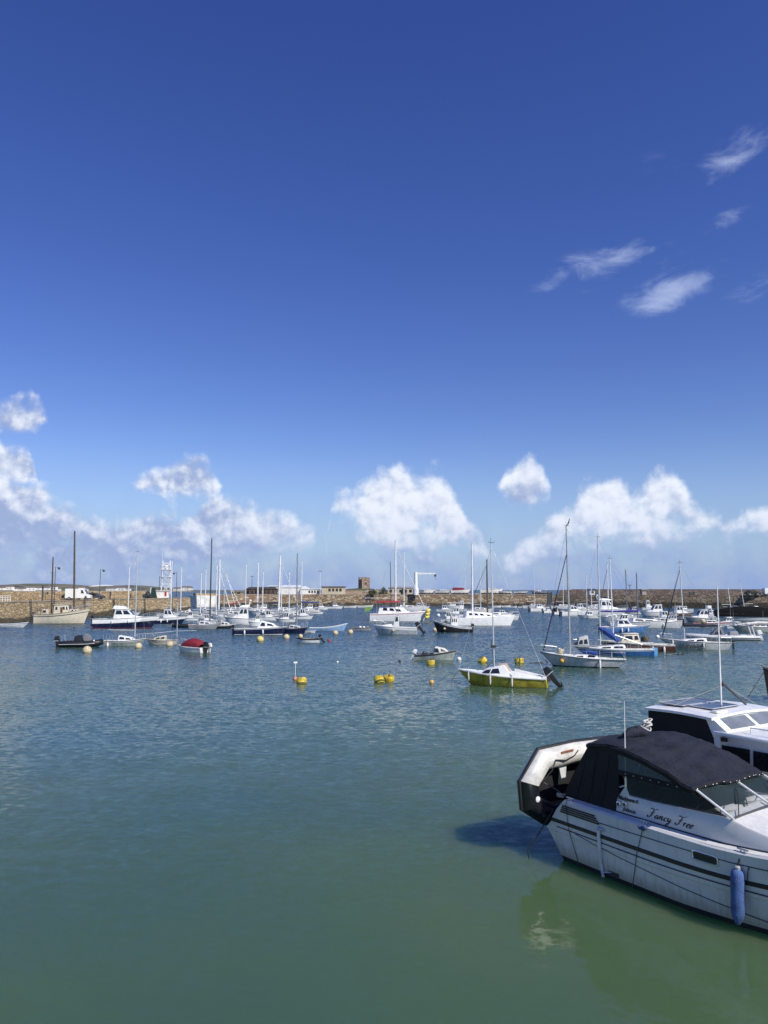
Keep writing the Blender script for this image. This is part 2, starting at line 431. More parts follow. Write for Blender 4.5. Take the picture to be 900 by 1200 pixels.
ROPE = paint('rope', (.42, .38, .31), .9)
ANTIF = paint('dark_antifouling', (.02, .022, .028), .7)
ANTIR = paint('red_antifouling', (.16, .03, .025), .7)
ORANGE = paint('orange_plastic', (.62, .16, .05), .5)
BUOYC = paint('weathered_cream_buoy', (.62, .52, .33), .6, var=.3, scale=5)
TARBROWN = paint('brown_topside', (.09, .03, .02), .4)

hm, T, b = new_mat('hill_scrub')
g = T.n('ShaderNodeNewGeometry')
n1 = T.noise(g.outputs['Position'], .018, 6, .65); n2 = T.noise(g.outputs['Position'], .006, 3, .5)
c = T.mix(T.ss(n1, .38, .6), (.060, .075, .055, 1), (.17, .15, .10, 1))
c = T.mix(T.ss(n2, .5, .65, 0, .7), c, (.10, .12, .05, 1))
T.put(b.inputs['Base Color'], c); b.inputs['Roughness'].default_value = .95
HILL = hm

random.seed(3)
rows = []
for j in range(9):
    r = []
    for i in range(77):
        x = -2600 + i * 28.0
        y = 2050 + j * 110 + 120 * math.sin(i * .11)
        prof = math.sin(math.pi * j / 8) ** .7
        # low land that rises towards its middle, seen between the walls
        amp = 15 + 6 * math.sin(i * .23 + 1) + 4 * math.sin(i * .61) + 3 * random.random()
        z = -1 + amp * prof * min(1, (77 - i) / 14)
        r.append((x, y, z))
    rows.append(r)
tag(MB().grid(rows).build('hills', HILL, smooth=True, ang=80), kind='structure')
beach = MB().add([(-2600, 1930, .3), (-500, 1960, .3), (-500, 2060, 2.2), (-2600, 2060, 2.2)], [(0, 1, 2, 3)])
tag(beach.build('beach', paint('sand', (.42, .34, .22), .95, var=.2, scale=.01), smooth=False), kind='structure')

def house_mesh(w, d, h, rh, name):
    mb = MB(); mb.box(-w/2, w/2, -d/2, d/2, 0, h, 0)
    mb.add([(-w/2-.4, -d/2-.4, h), (w/2+.4, -d/2-.4, h), (w/2+.4, d/2+.4, h), (-w/2-.4, d/2+.4, h), (-w/2-.4, 0, h+rh), (w/2+.4, 0, h+rh)],
           [(0, 1, 5, 4), (2, 3, 4, 5), (0, 4, 3), (1, 2, 5), (0, 3, 2, 1)], 1)
    for k in range(3):
        x = -w/2 + w*(k+.5)/3
        mb.box(x-.7, x+.7, -d/2-.05, -d/2+.02, h*.35, h*.75, 2)
    return mb.build(name, [WALLW, paint('slate_roof', (.16, .13, .12), .9), GLASS], smooth=False)
hsrc = []
for i, x0 in enumerate([2, 8, 14, 22, 30, 37, 41, 50, 57, 63, 71, 77, 91, 98, 104, 131, 140, 149, 207, 216, 221]):
    w = random.choice([14, 20, 28]); h = random.choice([6, 8, 9])
    p = at_depth(x0, 691, 2150)
    if i < 3:
        o = house_mesh(w, 10, h, 4, 'shore_house'); hsrc.append(o)
    else:
        o = hsrc[i % 3].copy(); scene.collection.objects.link(o)
    o.location = (p.x, 2050 + 120 * math.sin(((p.x + 2600) / 28) * .11), random.choice([1.5, 2.5, 4.0])); o.rotation_euler = (0, 0, random.uniform(-.3, .3))
    tag(o, 'tiny white house on the low far shore across the bay', 'house', 'white houses on the far shore')
# the long pale hall on the far hill
p = at_depth(118, 691, 2400)
e = empty('exhibition_hall', (p.x, 2420, 8), 0, 'long low white hall with a shallow arched roof on the far hill', 'hall')
MB().box(-42, 42, -15, 15, 0, 7).build('wall', WALLW, e, smooth=False)
MB().prism([(-43, 7), (43, 7), (30, 10), (12, 12.5), (-8, 12.5), (-28, 10)], -16, 16).build('roof', WHITE, e, smooth=False)

LSTONE = stone_mat('golden_granite', (.37, .27, .15, 1), (.54, .42, .25, 1), (.26, .18, .10, 1), (.20, .15, .09, 1), 1.1, weed=(.045, .042, .028, 1), wz=.9)
RSTONE = stone_mat('brown_granite', (.22, .17, .115, 1), (.36, .29, .20, 1), (.14, .09, .065, 1), (.03, .027, .02, 1), .8, weed=(.030, .030, .020, 1), wz=1.5)
CSTONE = stone_mat('rubble_granite', (.25, .17, .11, 1), (.48, .39, .26, 1), (.20, .08, .045, 1), (.04, .032, .022, 1), .8, weed=(.035, .034, .024, 1), wz=1.0)
PAVE = paint('quay_paving', (.33, .29, .23), .95, var=.2, scale=.3)
TOPST = stone_mat('terrace_stone', (.13, .10, .08, 1), (.20, .155, .12, 1), (.09, .065, .05, 1), (.05, .04, .035, 1), .9)
SPREAD = paint('pier_white', (.70, .69, .63), .9, var=.2, scale=.5)

def wall_run(mb, pts, z0, z1, th, batter=0.0, side=1, m=0):
    """a wall along pts (x, y), seen face on the +side of its line; th thick to the other side"""
    P = [Vector((p[0], p[1], 0)) for p in pts]; n = len(P); nor = []
    for i in range(n):
        d = (P[min(i+1, n-1)] - P[max(i-1, 0)]).normalized(); nor.append(Vector((d.y, -d.x, 0)) * side)
    rows = []
    for i in range(n):
        f = P[i] + nor[i] * batter; k = P[i] - nor[i] * th
        rows.append([(f.x, f.y, z0), (P[i].x, P[i].y, z1), (k.x, k.y, z1), (k.x, k.y, z0)])
    o = len(mb.v)
    mb.grid([r + [r[0]] for r in rows], m)
    mb.add(rows[0], [(0, 1, 2, 3)], m); mb.add(rows[-1], [(3, 2, 1, 0)], m)
    return mb

def base(px, py): v = on_water(px, py); return (v.x, v.y)
# left quay: lower wall with a path on it, higher sea wall behind
QL = [(-75.0, 92.0), base(0, 730.5), base(110, 722.3), base(222.5, 716)]
q = empty('harbour_quay', (0, 0, 0), 0, 'long golden granite quay with a high sea wall along its back, at the left', 'quay')
ZL = 3.35
wall_run(MB(), QL, -2, ZL, 17, .5, 1).build('quay_wall', LSTONE, q, smooth=False)
def off(pts, d):
    P = [Vector((p[0], p[1])) for p in pts]; r = []
    for i in range(len(P)):
        t = (P[min(i+1, len(P)-1)] - P[max(i-1, 0)]).normalized(); r.append((P[i].x - t.y * d, P[i].y + t.x * d))
    return r
QB = off(QL, 13)
QBend = QB[2][0] + (QB[3][0] - QB[2][0]) * .55, QB[2][1] + (QB[3][1] - QB[2][1]) * .55
wall_run(MB(), [QB[0], QB[1], QB[2], QB[3]], ZL, 5.05, 2.2, .1, 1).build('sea_wall', LSTONE, q, smooth=False)
cop = MB()
wall_run(cop, off(QL, -.08), ZL + .004, ZL + .14, 1.0, 0, 1); cop.build('coping', PAVE, q, smooth=False)
for i, t in enumerate([.12, .22, .42, .5, .62, .72, .82, .92]):   # ladders and fender piles on the quay face
    seg = t * 3; k = min(2, int(seg)); f = seg - k
    x = QL[k][0] + (QL[k+1][0] - QL[k][0]) * f; y = QL[k][1] + (QL[k+1][1] - QL[k][1]) * f
    dx = QL[k+1][0] - QL[k][0]; dy = QL[k+1][1] - QL[k][1]; L = math.hypot(dx, dy); nx, ny = dy / L, -dx / L
    l = MB()
    for s_ in (-.22, .22):
        a = Vector((x + nx * .62 + dx / L * s_, y + ny * .62 + dy / L * s_, 0))
        l.tube([a + Vector((0, 0, -.5)), a + Vector((-nx*.5, -ny*.5, ZL + .5))], .05, 5)
    for r_ in range(9):
        a = Vector((x + nx * .6, y + ny * .6, .1 + r_ * .36)); d = Vector((dx / L * .22, dy / L * .22, 0)); a -= Vector((nx, ny, 0)) * .5 * (r_ * .36 + .6) / 3.9
        l.tube([a - d, a + d], .03, 5)
    l.build('ladder', DGREY, q)

# white painted pier end beyond the entrance, then the far wall
pe = empty('pier_end', (0, 0, 0), 0, 'white painted block at the harbour entrance, end of the far pier', 'pier')
PA = base(230, 711.3); PB = base(257, 711)
wall_run(MB(), [PA, (PB[0], PB[1])], -1, z_at(698, 246), 9, .9, 1).build('wall', SPREAD, pe, smooth=False)
wall_run(MB(), off([PA, PB], .8), z_at(698, 246), z_at(695.3, 246), 3, 0, 1).build('parapet', LSTONE, pe, smooth=False)

FP = [base(257.4, 711.2), base(300, 710.6), base(360, 710.2), base(430, 710), base(520, 710), base(600, 710.2), base(650, 710.4)]
ZF = 3.75
fw = empty('far_harbour_wall', (0, 0, 0), 0, 'far brown granite harbour wall running behind the moored boats, middle of the view', 'harbour wall')
wall_run(MB(), FP, -2, ZF, 5, .8, 1).build('wall', CSTONE, fw, smooth=False)
wall_run(MB(), off(FP, -.05), ZF + .003, ZF + .2, 1.2, 0, 1).build('coping', PAVE, fw, smooth=False)
RP = [base(650.4, 710.4), base(720, 711.2), base(800, 712), base(860, 712.6), base(905, 713), (150, 205), (200, 170)]
rw = empty('breakwater', (0, 0, 0), 0, 'dark granite breakwater with a raised brown terrace along its top, right side', 'breakwater')
wall_run(MB(), RP, -2, 3.85, 30, .9, 1).build('wall', RSTONE, rw, smooth=False)
wall_run(MB(), off(RP, 6), 3.855, 5.45, 12, 2.2, 1).build('terrace', TOPST, rw, smooth=False)
wall_run(MB(), off(RP, 18.01), 3.855, 5.62, 2, .1, 1).build('parapet', TOPST, rw, smooth=False)
for px in (643, 699, 809, 856, 890):
    p = base(px, 711.9)
    w = MB(); dpth = p[1] - 1.6
    w.box(-.55, .55, -.35, .35, -1, 4.6); w.box(-.75, -.55, -.45, .2, -1, 4.9); w.box(.55, .75, -.45, .2, -1, 4.9)
    o = w.build('fender_pile', DGREY, None, smooth=False); o.location = (p[0], dpth, 0); o.name = 'fender_pile'
    where = {643: 'dark timber fender pile against the far wall behind the four motorboats', 699: 'dark timber fender pile on the breakwater left of the big white cruiser',
             809: 'dark timber fender pile on the breakwater above the small white pilot boat', 856: 'dark timber fender pile on the breakwater above the black covered boat, left one',
             890: 'dark timber fender pile on the breakwater at the right edge'}[px]
    tag(o, where, 'pile', 'fender piles on the breakwater')
gr = MB()
fb = off(FP, 5)
gp = [(p[0], p[1], ZF - .02) for p in fb]
gr.add(gp + [(gp[-1][0], 380, ZF - .02), (gp[0][0], 380, ZF - .02)], [tuple(range(len(gp) + 2))])
tag(gr.build('quay_ground', PAVE, smooth=False), kind='structure')

# grass mound under the tower
def leaf_mat(name, c1, c2):
    m, T, b = new_mat(name); oi = T.n('ShaderNodeNewGeometry')
    c = T.mix(T.ss(T.noise(oi.outputs['Position'], 1.7, 4, .6), .35, .65), c1, c2)
    T.put(b.inputs['Base Color'], c); b.inputs['Roughness'].default_value = .85
    return m
GRASS = leaf_mat('rough_grass', (.05, .085, .02, 1), (.12, .12, .045, 1))
BUSH = leaf_mat('dark_leaves', (.018, .032, .012, 1), (.05, .07, .022, 1))
m_, T, b_ = new_mat('earth_and_grass'); g_ = T.n('ShaderNodeNewGeometry'); sz_ = T.n('ShaderNodeSeparateXYZ'); T.t.links.new(g_.outputs['Position'], sz_.inputs[0])
nz_ = T.noise(g_.outputs['Position'], .7, 5, .65)
cc_ = T.mix(T.ss(nz_, .35, .65), (.20, .14, .09, 1), (.32, .24, .17, 1))
cc_ = T.mix(T.ss(T.m('ADD', sz_.outputs[2], T.m('MULTIPLY', T.m('SUBTRACT', nz_, .5), 3.0)), 5.0, 5.6), cc_, (.06, .085, .025, 1))
T.put(b_.inputs['Base Color'], cc_); b_.inputs['Roughness'].default_value = .95
MOUND = m_
rows = []
random.seed(11)
c0 = at_depth(424, 697, 286)
for j in range(14):
    r = []
    for i in range(22):
        u = i / 21 * 2 - 1; v = j / 13 * 2 - 1
        h = max(0, (1 - u * u) * (1 - v * v)) ** .6 * 2.2 + (random.random() * .25 if 0 < i < 21 and 0 < j < 13 else 0)
        r.append((c0.x + u * 11, 286 + v * 9, ZF - .1 + h))
    rows.append(r)
tag(MB().grid(rows).build('mound', MOUND, ang=70), kind='structure')

TST = stone_mat('tower_stone', (.33, .24, .18, 1), (.42, .32, .25, 1), (.2, .11, .08, 1), (.12, .09, .07, 1), .8)
t = empty('stone_tower', (at_depth(426.6, 690, 288).x, 288, ZF + 2.2), R(28), 'square brown stone tower with a broken battlement on the grassy mound', 'tower')
tb = MB(); tb.box(-1.6, 1.6, -1.6, 1.6, -1.5, 3.4)
tb.build('wall', TST, t, smooth=False)
bt = MB()
for i in range(4):
    for (sx, sy, wx, wy) in ((0, -1, 1, 0), (0, 1, 1, 0), (-1, 0, 0, 1), (1, 0, 0, 1)):
        if random.random() < .25: continue
        a = -1.25 + i * .83
        cx = a if wx else sx * 1.42; cy = a if wy else sy * 1.42
        bt = MB(); bt.box(cx - (.26 if wx else .17), cx + (.26 if wx else .17), cy - (.26 if wy else .17), cy + (.26 if wy else .17), 3.401, 4.1 + random.random() * .15).build('merlon', TST, t, smooth=False)
MB().box(-.25, .25, -1.63, -1.56, 1.4, 2.3).build('window', BLACK, t, smooth=False)

ru = empty('ruined_wall', (0, 0, 0), 0, 'pale broken stone wall with dark openings right of the square tower', 'ruin')
rb = MB(); x = at_depth(427, 695, 278).x
xe = at_depth(447, 695, 278).x
while x < xe:
    w = random.uniform(.5, 1.0); h = random.uniform(1.3, 2.3)
    rb.prism([(x, ZF), (x + w, ZF), (x + w - .08, ZF + h * .9), (x + w * .5, ZF + h), (x + .06, ZF + h * .8)], 277.6, 278.6); x += w * random.choice([1.0, 1.0, 1.45])
rb.build('wall', stone_mat('pale_stone', (.42, .38, .31, 1), (.55, .50, .42, 1), (.3, .24, .18, 1), (.12, .1, .08, 1), 1.2), ru, smooth=False)

def bush(px, py, depth, w, h, label, z=ZF, name='bush'):
    c = at_depth(px, py, depth); mb = MB(); rr = random.Random(int(px * 7))
    for i in range(420):
        a = rr.uniform(0, 6.28); e = rr.uniform(0, 1) ** .5; zz = rr.uniform(0, 1)
        rad = w / 2 * e * math.sqrt(max(0, 1 - (zz * 1.0 - .3) ** 2 * 1.6)) * (1 + .25 * math.sin(3 * a + px))
        p = Vector((c.x + rad * math.cos(a), depth + rad * .7 * math.sin(a), z + .1 + zz * h * (1 - .45 * e * e)))
        s_ = rr.uniform(.10, .24)
        d1 = Vector((rr.uniform(-1, 1), rr.uniform(-1, 1), rr.uniform(-1, 1))).normalized() * s_; d2 = d1.orthogonal().normalized() * s_ * .7
        mb.add([p - d1, p - d2, p + d1, p + d2], [(0, 1, 2, 3)])
    root = empty(name, (0, 0, 0), 0, label, 'bush')
    mb.build('foliage', BUSH, root, smooth=False, recalc=False)
    st = MB()
    for k in range(4): st.tube([(c.x, depth, z), (c.x + (k - 1.5) * w * .15, depth + .1 * k, z + h * .6)], [.06, .02], 5)
    st.build('stem', WOOD, root)
    return root
bush(436.5, 700, 262.5, 3.6, 1.9, 'dark green bush spilling over the wall edge below the ruined wall', z=ZF)
bush(449.5, 695, 276, 3.0, 2.7, 'dark rounded shrub standing beside the ruined wall')
bush(472.5, 695, 280, 1.9, 2.4, 'small dark shrub behind the long pale building, right of the rounded one')

def building(name, x0, x1, y, h, d, wallm, roofm, label, cat, wins=0, roof='flat', rh=.35, win=(.3, .75), wz=ZF, over=.25, rz=0):
    a = at_depth(x0, 691, y).x; bx = at_depth(x1, 691, y).x; w = bx - a
    e = empty(name, ((a + bx) / 2, y, wz), rz, label, cat)
    MB().box(-w/2, w/2, 0, d, 0, h).build('wall', wallm, e, smooth=False)
    r = MB()
    if roof == 'flat': r.box(-w/2 - over, w/2 + over, -over, d + over, h + .002, h + rh)
    elif roof == 'gable': r.prism([(-w/2 - over, h), (w/2 + over, h), (0, h + rh)], -over, d + over)
    else:
        r.add([(-w/2-over, -over, h), (w/2+over, -over, h), (w/2+over, d+over, h), (-w/2-over, d+over, h), (-w/2+w*.06, d/2, h+rh), (w/2-w*.06, d/2, h+rh)], [(0, 1, 5, 4), (2, 3, 4, 5), (0, 4, 3), (1, 2, 5), (0, 3, 2, 1)])
    r.build('roof', roofm, e, smooth=False)
    for k in range(abs(wins)):
        if wins > 0: xa = -w/2 + w * (k + .5) / wins - w / wins * .28; xb = xa + w / wins * .56
        else:
            xa = -w/2 + w * (.30 + .16 * k); xb = xa + w * .10
        wn = MB(); wn.box(xa, xb, -.05, .02, h * win[0], h * win[1]).build('window', GLASS, e, smooth=False)
    return e
DROOF = paint('dark_felt_roof', (.05, .045, .042), .9)
building('boat_shed', 288, 322, 272, 1.9, 7, paint('dark_brick', (.12, .075, .055), .9), DROOF, 'low dark brown shed with a dark roof on the far wall behind the masts', 'shed', wins=7, win=(.2, .75), roof='hip', rh=.8)
building('white_store', 315, 327, 279, 2.9, 8, WALLW, WALLW, 'white flat roofed store rising behind the dark brown shed', 'store', wins=2)
building('white_marquee', 329, 353, 273, 2.5, 8, WALLW, WHITE, 'wide white marquee with a low roof right of the dark shed', 'marquee', wins=0, roof='hip', rh=.9)
building('gable_tent', 352, 361, 272, 1.9, 6, WHITE, WHITE, 'white tent with a pointed gable between marquee and beige building', 'tent', wins=0, roof='gable', rh=1.1)
building('white_cabin', 361, 374, 274, 1.9, 5, WALLW, WHITE, 'low white cabin block left of the beige building with four windows', 'cabin', wins=4, rh=.2)
BEI = paint('beige_render', (.55, .48, .36), .9, var=.12, scale=.5)
building('beige_pavilion', 377, 403.5, 270, 2.6, 7, BEI, paint('grey_roof', (.16, .15, .15), .9), 'beige flat roofed pavilion with four dark windows in a row on the far wall', 'pavilion', wins=-4, win=(.45, .82))
building('long_pale_building', 455, 484, 284, 2.4, 6, paint('pale_render', (.50, .45, .38), .9), paint('lead_roof', (.3, .3, .3), .8), 'long low pale building behind the catamaran masts near the crane', 'building', wins=5, roof='hip', rh=.5)
building('stone_hut', 271, 283, 262, 1.1, 3, LSTONE, PAVE, 'low stone hut on the far wall left of the dark brown shed', 'hut', wins=2)
building('pump_hut', 691, 697, 245, 1.5, 2, WALLW, DGREY, 'small pale hut on the terrace of the breakwater above the white cruisers', 'hut', wins=1, wz=3.9)
building('concrete_hut', 752.5, 757.5, 236, 1.4, 2, paint('pink_concrete', (.45, .36, .31), .9), PAVE, 'small square concrete hut on the breakwater terrace right of centre', 'hut', wins=0, wz=3.9)

# light tower and shed on the left quay head
def left_at(px, d_in):       # point on the left quay platform below photo column px, d_in metres behind its edge
    Pq = off(QL, d_in)
    r = (px - 450) / 900
    for k in range(3):
        (x1, y1), (x2, y2) = Pq[k], Pq[k+1]
        # x = r*y*cosfactor ; forward distance f = y*c - (z-H)*s
        for it in range(1):
            def gfun(f):
                x = x1 + (x2 - x1) * f; y = y1 + (y2 - y1) * f
                return x / (y * _c + (ZL - CAM_H) * _s) - r
            lo, hi = 0, 1
            if gfun(lo) * gfun(hi) <= 0:
                for _ in range(40):
                    mid = (lo + hi) / 2
                    if gfun(lo) * gfun(mid) <= 0: hi = mid
                    else: lo = mid
                return Vector((x1 + (x2 - x1) * lo, y1 + (y2 - y1) * lo, ZL))
    return Vector((Pq[3][0], Pq[3][1], ZL))
lt = left_at(194, 7); lt_y = lt.y
e = empty('light_tower', (lt.x, lt.y, ZL), R(20), 'white steel lattice light tower on the quay head', 'light tower')
htw = z_at(657, lt_y) - ZL
f = MB(); w0, w1 = 1.25, .95
lev = [0, .28, .5, .72, .92]
def tp(sx, sy, u): w = w0 + (w1 - w0) * u; return (sx * w, sy * w, 1.2 + u * (htw - 1.2))
for sx, sy in ((-1, -1), (1, -1), (1, 1), (-1, 1)): f.tube([(sx * w0, sy * w0, 0), tp(sx, sy, 1)], .09, 6)
for k in range(len(lev)):
    cs = [tp(-1, -1, lev[k]), tp(1, -1, lev[k]), tp(1, 1, lev[k]), tp(-1, 1, lev[k])]
    f.tube(cs, .06, 5, closed=True)
    if k < len(lev) - 1:
        cn = [tp(-1, -1, lev[k+1]), tp(1, -1, lev[k+1]), tp(1, 1, lev[k+1]), tp(-1, 1, lev[k+1])]
        for q_ in range(4): f.tube([cs[q_], cn[(q_+1) % 4]], .045, 5); f.tube([cs[(q_+1) % 4], cn[q_]], .045, 5)
f.build('lattice_frame', WHITE, e)
for u in (.5, .72): zz = 1.2 + u * (htw - 1.2); MB().box(-1.35, 1.35, -1.35, 1.35, zz - .05, zz + .05).build('platform', LGREY, e, smooth=False)
f = MB(); zz = 1.2 + .72 * (htw - 1.2)
f.tube([(-1.3, -1.3, zz + 1), (1.3, -1.3, zz + 1), (1.3, 1.3, zz + 1), (-1.3, 1.3, zz + 1)], .04, 5, closed=True)
for a_ in (-1.3, 0, 1.3):
    for b_ in (-1.3, 1.3): f.tube([(a_, b_, zz), (a_, b_, zz + 1)], .035, 5); f.tube([(b_, a_, zz), (b_, a_, zz + 1)], .035, 5)
f.build('railing', WHITE, e)
MB().lathe([(.35, 0), (.45, .2), (.45, .9), (.2, 1.2)], (0, 0, zz + .06)).build('lamp', WHITE, e)
MB().tube([(-1.1, -1.1, htw - .3), (-1.1, -1.1, htw + 1.6)], .05, 5).build('aerial', WHITE, e)
sp_ = left_at(188.5, 5.5)
e = empty('tower_shed', (sp_.x, sp_.y, ZL), R(10), 'white shed with a red notice at the foot of the lattice tower', 'shed')
MB().box(-1.9, 1.9, -1.2, 1.4, 0, z_at(693, sp_.y) - ZL).build('wall', WALLW, e, smooth=False)
MB().box(-2.05, 2.05, -1.35, 1.55, z_at(693, sp_.y) - ZL + .002, z_at(692.3, sp_.y) - ZL + .1).build('roof', LGREY, e, smooth=False)
MB().box(1.0, 1.5, -1.25, -1.19, .5, 1.7).build('notice', RED, e, smooth=False)
sp_ = left_at(180, 5)
e = empty('slipway_gate', (sp_.x, sp_.y, ZL), 0, 'dark green leaning gate panel with a pale edge left of the white shed', 'gate')
f = MB(); f.prism([(-.9, 0), (.9, 0), (.3, 2.6), (-.7, 2.6)], -.1, .1); f.build('panel', paint('dark_green', (.02, .05, .04), .6), e, smooth=False)
f = MB(); f.prism([(-.95, 0), (-.8, 0), (-.6, 2.7), (-.8, 2.7)], -.12, .12); f.build('edge_post', WHITE, e, smooth=False)
for k, (px, d_) in enumerate([(172, 6), (176, 8)]):
    sp_ = left_at(px, d_)
    e = empty('net_pile', (sp_.x, sp_.y, ZL), 0, ['low dark heap of fishing nets on the quay, left one of two', 'taller dark heap of fishing gear beside the green gate panel'][k], 'net pile')
    f = MB(); rr = random.Random(k)
    for i in range(26):
        f.ball((rr.uniform(-.8, .8), rr.uniform(-.5, .5), rr.uniform(.1, 1.0 + .6 * k)), rr.uniform(.2, .42), n=7)
    f.build('netting', paint('dark_net', (.04, .05, .05), .95), e)

def street_lamp(px, py_top, d_in, label, arm=1):
    p = left_at(px, d_in); h = z_at(py_top, p.y) - ZL
    e = empty('street_lamp', tuple(p), 0, label, 'street lamp', 'street lamps on the left quay')
    MB().tube([(0, 0, 0), (0, 0, .8), (0, 0, h)], [.13, .09, .055], 7).build('pole', DGREY, e)
    MB().tube([(0, 0, h - .25), (arm * .4, 0, h - .1), (arm * .75, 0, h - .15)], .035, 5).build('arm', DGREY, e)
    MB().lathe([(.05, .0), (.26, -.12), (.30, -.32), (.12, -.5), (.02, -.55)][::-1], (arm * .75, 0, h - .1)).build('lantern', DGREY, e)
street_lamp(63.5, 664, 9, 'black quay lamp seen between the two masts of the cream ketch')
street_lamp(116.5, 667, 9, 'black quay lamp standing right of the white van')
street_lamp(203, 675.5, 9, 'black quay lamp just right of the lattice light tower')
street_lamp(219.5, 670.5, 4, 'black quay lamp at the very end of the left quay', -1)
# railing at the left edge, bollards
p0 = left_at(2, 2.5); p1 = left_at(12, 2.5)
f = MB(); d = (p1 - p0)
for z_ in (.45, .8, 1.1): f.tube([p0 - d * 1.2 + Vector((0, 0, z_)), p1 + Vector((0, 0, z_))], .04, 5)
for k in range(8): q0 = p0 - d * 1.2 + d * 2.2 * k / 7; f.tube([q0, q0 + Vector((0, 0, 1.1))], .045, 5)
tag(f.build('railing', WHITE), 'white railing on the quay edge at the far left', 'railing')
for k, (px, h) in enumerate([(49.5, 2.9), (129, 1.7), (153, 1.2), (100, .9)]):
    p = left_at(px, 1.2)
    o = MB().lathe([(.16, 0), (.14, h * .8), (.2, h * .86), (.17, h)], tuple(p), n=8).build('mooring_post', DGREY)
    tag(o, ['tall dark mooring post on the quay just left of the ketch mizzen', 'dark mooring post on the quay right of the van, above the flybridge cruiser', 'short dark bollard on the quay edge behind the white mast', 'short dark bollard on the quay just in front of the white van'][k], 'post', 'mooring posts on the left quay')

def car(name, px, py, d_in, body, label, cat, kind='van', rz=0, loc=None, L=4.9, H=2.2, face=1):
    p = loc if loc else left_at(px, d_in)
    e = empty(name, tuple(p), rz, label, cat)
    W = .92
    if kind == 'van': prof = [(-L/2, .35), (L/2, .35), (L/2, .95), (L/2 - .75, 1.15), (L/2 - 1.35, H - .1), (L/2 - 1.6, H), (-L/2 + .1, H), (-L/2, H - .15)]
    else: prof = [(-L/2, .3), (L/2, .3), (L/2, .75), (L/2 - 1.1, .9), (L/2 - 1.8, H), (-L/2 + 1.0, H), (-L/2 + .25, .95), (-L/2, .9)]
    MB().prism([(x * face, z) for x, z in prof], -W, W).build('body', body, e, smooth=False, bevel=.06)
    wx = (L/2 - 1.95, L/2 - 1.3) if kind == 'van' else (-L/2 + 1.1, L/2 - 1.7)
    for sy in (-1, 1):
        a = [(wx[0] * face, sy * W, H * .58), (wx[1] * face, sy * W, H * .58), ((wx[1] - .3) * face, sy * W, H * .88), (wx[0] * face, sy * W, H * .88)]
        MB().slab(a, (0, sy, 0), .012).build('window', GLASS, e, smooth=False)
    n_ = Vector((.7, 0, .6)) if kind != 'van' else Vector((.87, 0, .5)); n_.x *= face
    if kind == 'van': ws = [((L/2-.8), 1.2), ((L/2-1.3), H-.2)]
    else: ws = [((L/2-1.16), .95), ((L/2-1.76), H-.06)]
    a = [(ws[0][0]*face, -.8, ws[0][1]), (ws[0][0]*face, .8, ws[0][1]), (ws[1][0]*face, .75, ws[1][1]), (ws[1][0]*face, -.75, ws[1][1])]
    MB().slab(a, n_, .02).build('windscreen', GLASS, e, smooth=False)
    for sx in (-L/2 + .9, L/2 - .95):
        for sy in (-1, 1):
            w = MB().lathe([(.0, -.1), (.31, -.1), (.33, -.05), (.33, .05), (.31, .1), (.0, .1)], (sx * face, sy * (W - .08), .33), (0, 1, 0), 14).build('wheel', BLACK, e)
            MB().lathe([(.0, -.11), (.18, -.11), (.18, .11), (0, .11)], (sx * face, sy * (W - .07), .33), (0, 1, 0), 10).build('rim', STEEL, w)
    return e
dirL = math.atan2(QL[2][1] - QL[1][1], QL[2][0] - QL[1][0])
car('van', 92, 705, 6, WHITE, 'white panel van parked on the quay behind the cream ketch', 'van', rz=R(8), L=5.2, H=2.35)
car('parked_car', 111, 705, 8, DGREY, 'dark grey car parked on the quay right of the white van', 'car', kind='car', rz=R(6), L=4.3, H=1.45)
car('parked_car', 85, 705, 10, BLACK, 'black car almost hidden behind the back of the white van', 'car', kind='car', rz=R(10), L=4.3, H=1.45)
pz = at_depth(882, 695, 229.5); car('parked_car', 0, 0, 0, BLACK, 'black car parked on the breakwater road at the right', 'car', kind='car', loc=(pz.x, 229.5, 3.86), L=4.2, H=1.45)
pz = at_depth(899, 695, 229); car('van', 0, 0, 0, WHITE, 'white van on the breakwater road cut by the right edge', 'van', loc=(pz.x + 1.5, 229, 3.86), L=5.2, H=2.1)

# white davit crane
cy = 262.2; cp = at_depth(487.3, 700, cy)
e = empty('davit_crane', (cp.x, cy, ZF), 0, 'tall white column crane with a long horizontal jib on the far wall', 'crane')
hh = z_at(670.5, cy) - ZF
MB().lathe([(1.0, 0), (1.0, hh * .28), (.7, hh * .30), (.58, hh * .85), (.5, hh)], n=16).build('column', WHITE, e)
jl = at_depth(510, 700, cy).x - cp.x
f = MB(); f.box(-.4, jl, -.2, .2, hh - .75, hh - .25); f.build('jib', WHITE, e, smooth=False, bevel=.04)
MB().tube([(0, 0, hh), (jl * .3, 0, hh - .1), (0, 0, hh - 1.2)], .05, 5).build('brace', WHITE, e)
MB().box(jl - .3, jl + .4, -.25, .25, hh - 1.5, hh - .76).build('hoist', DGREY, e, smooth=False)
MB().tube([(jl, 0, hh - 1.5), (jl, 0, hh - 2.3), (jl + .2, 0, hh - 2.5)], .06, 5).build('hook', DGREY, e)
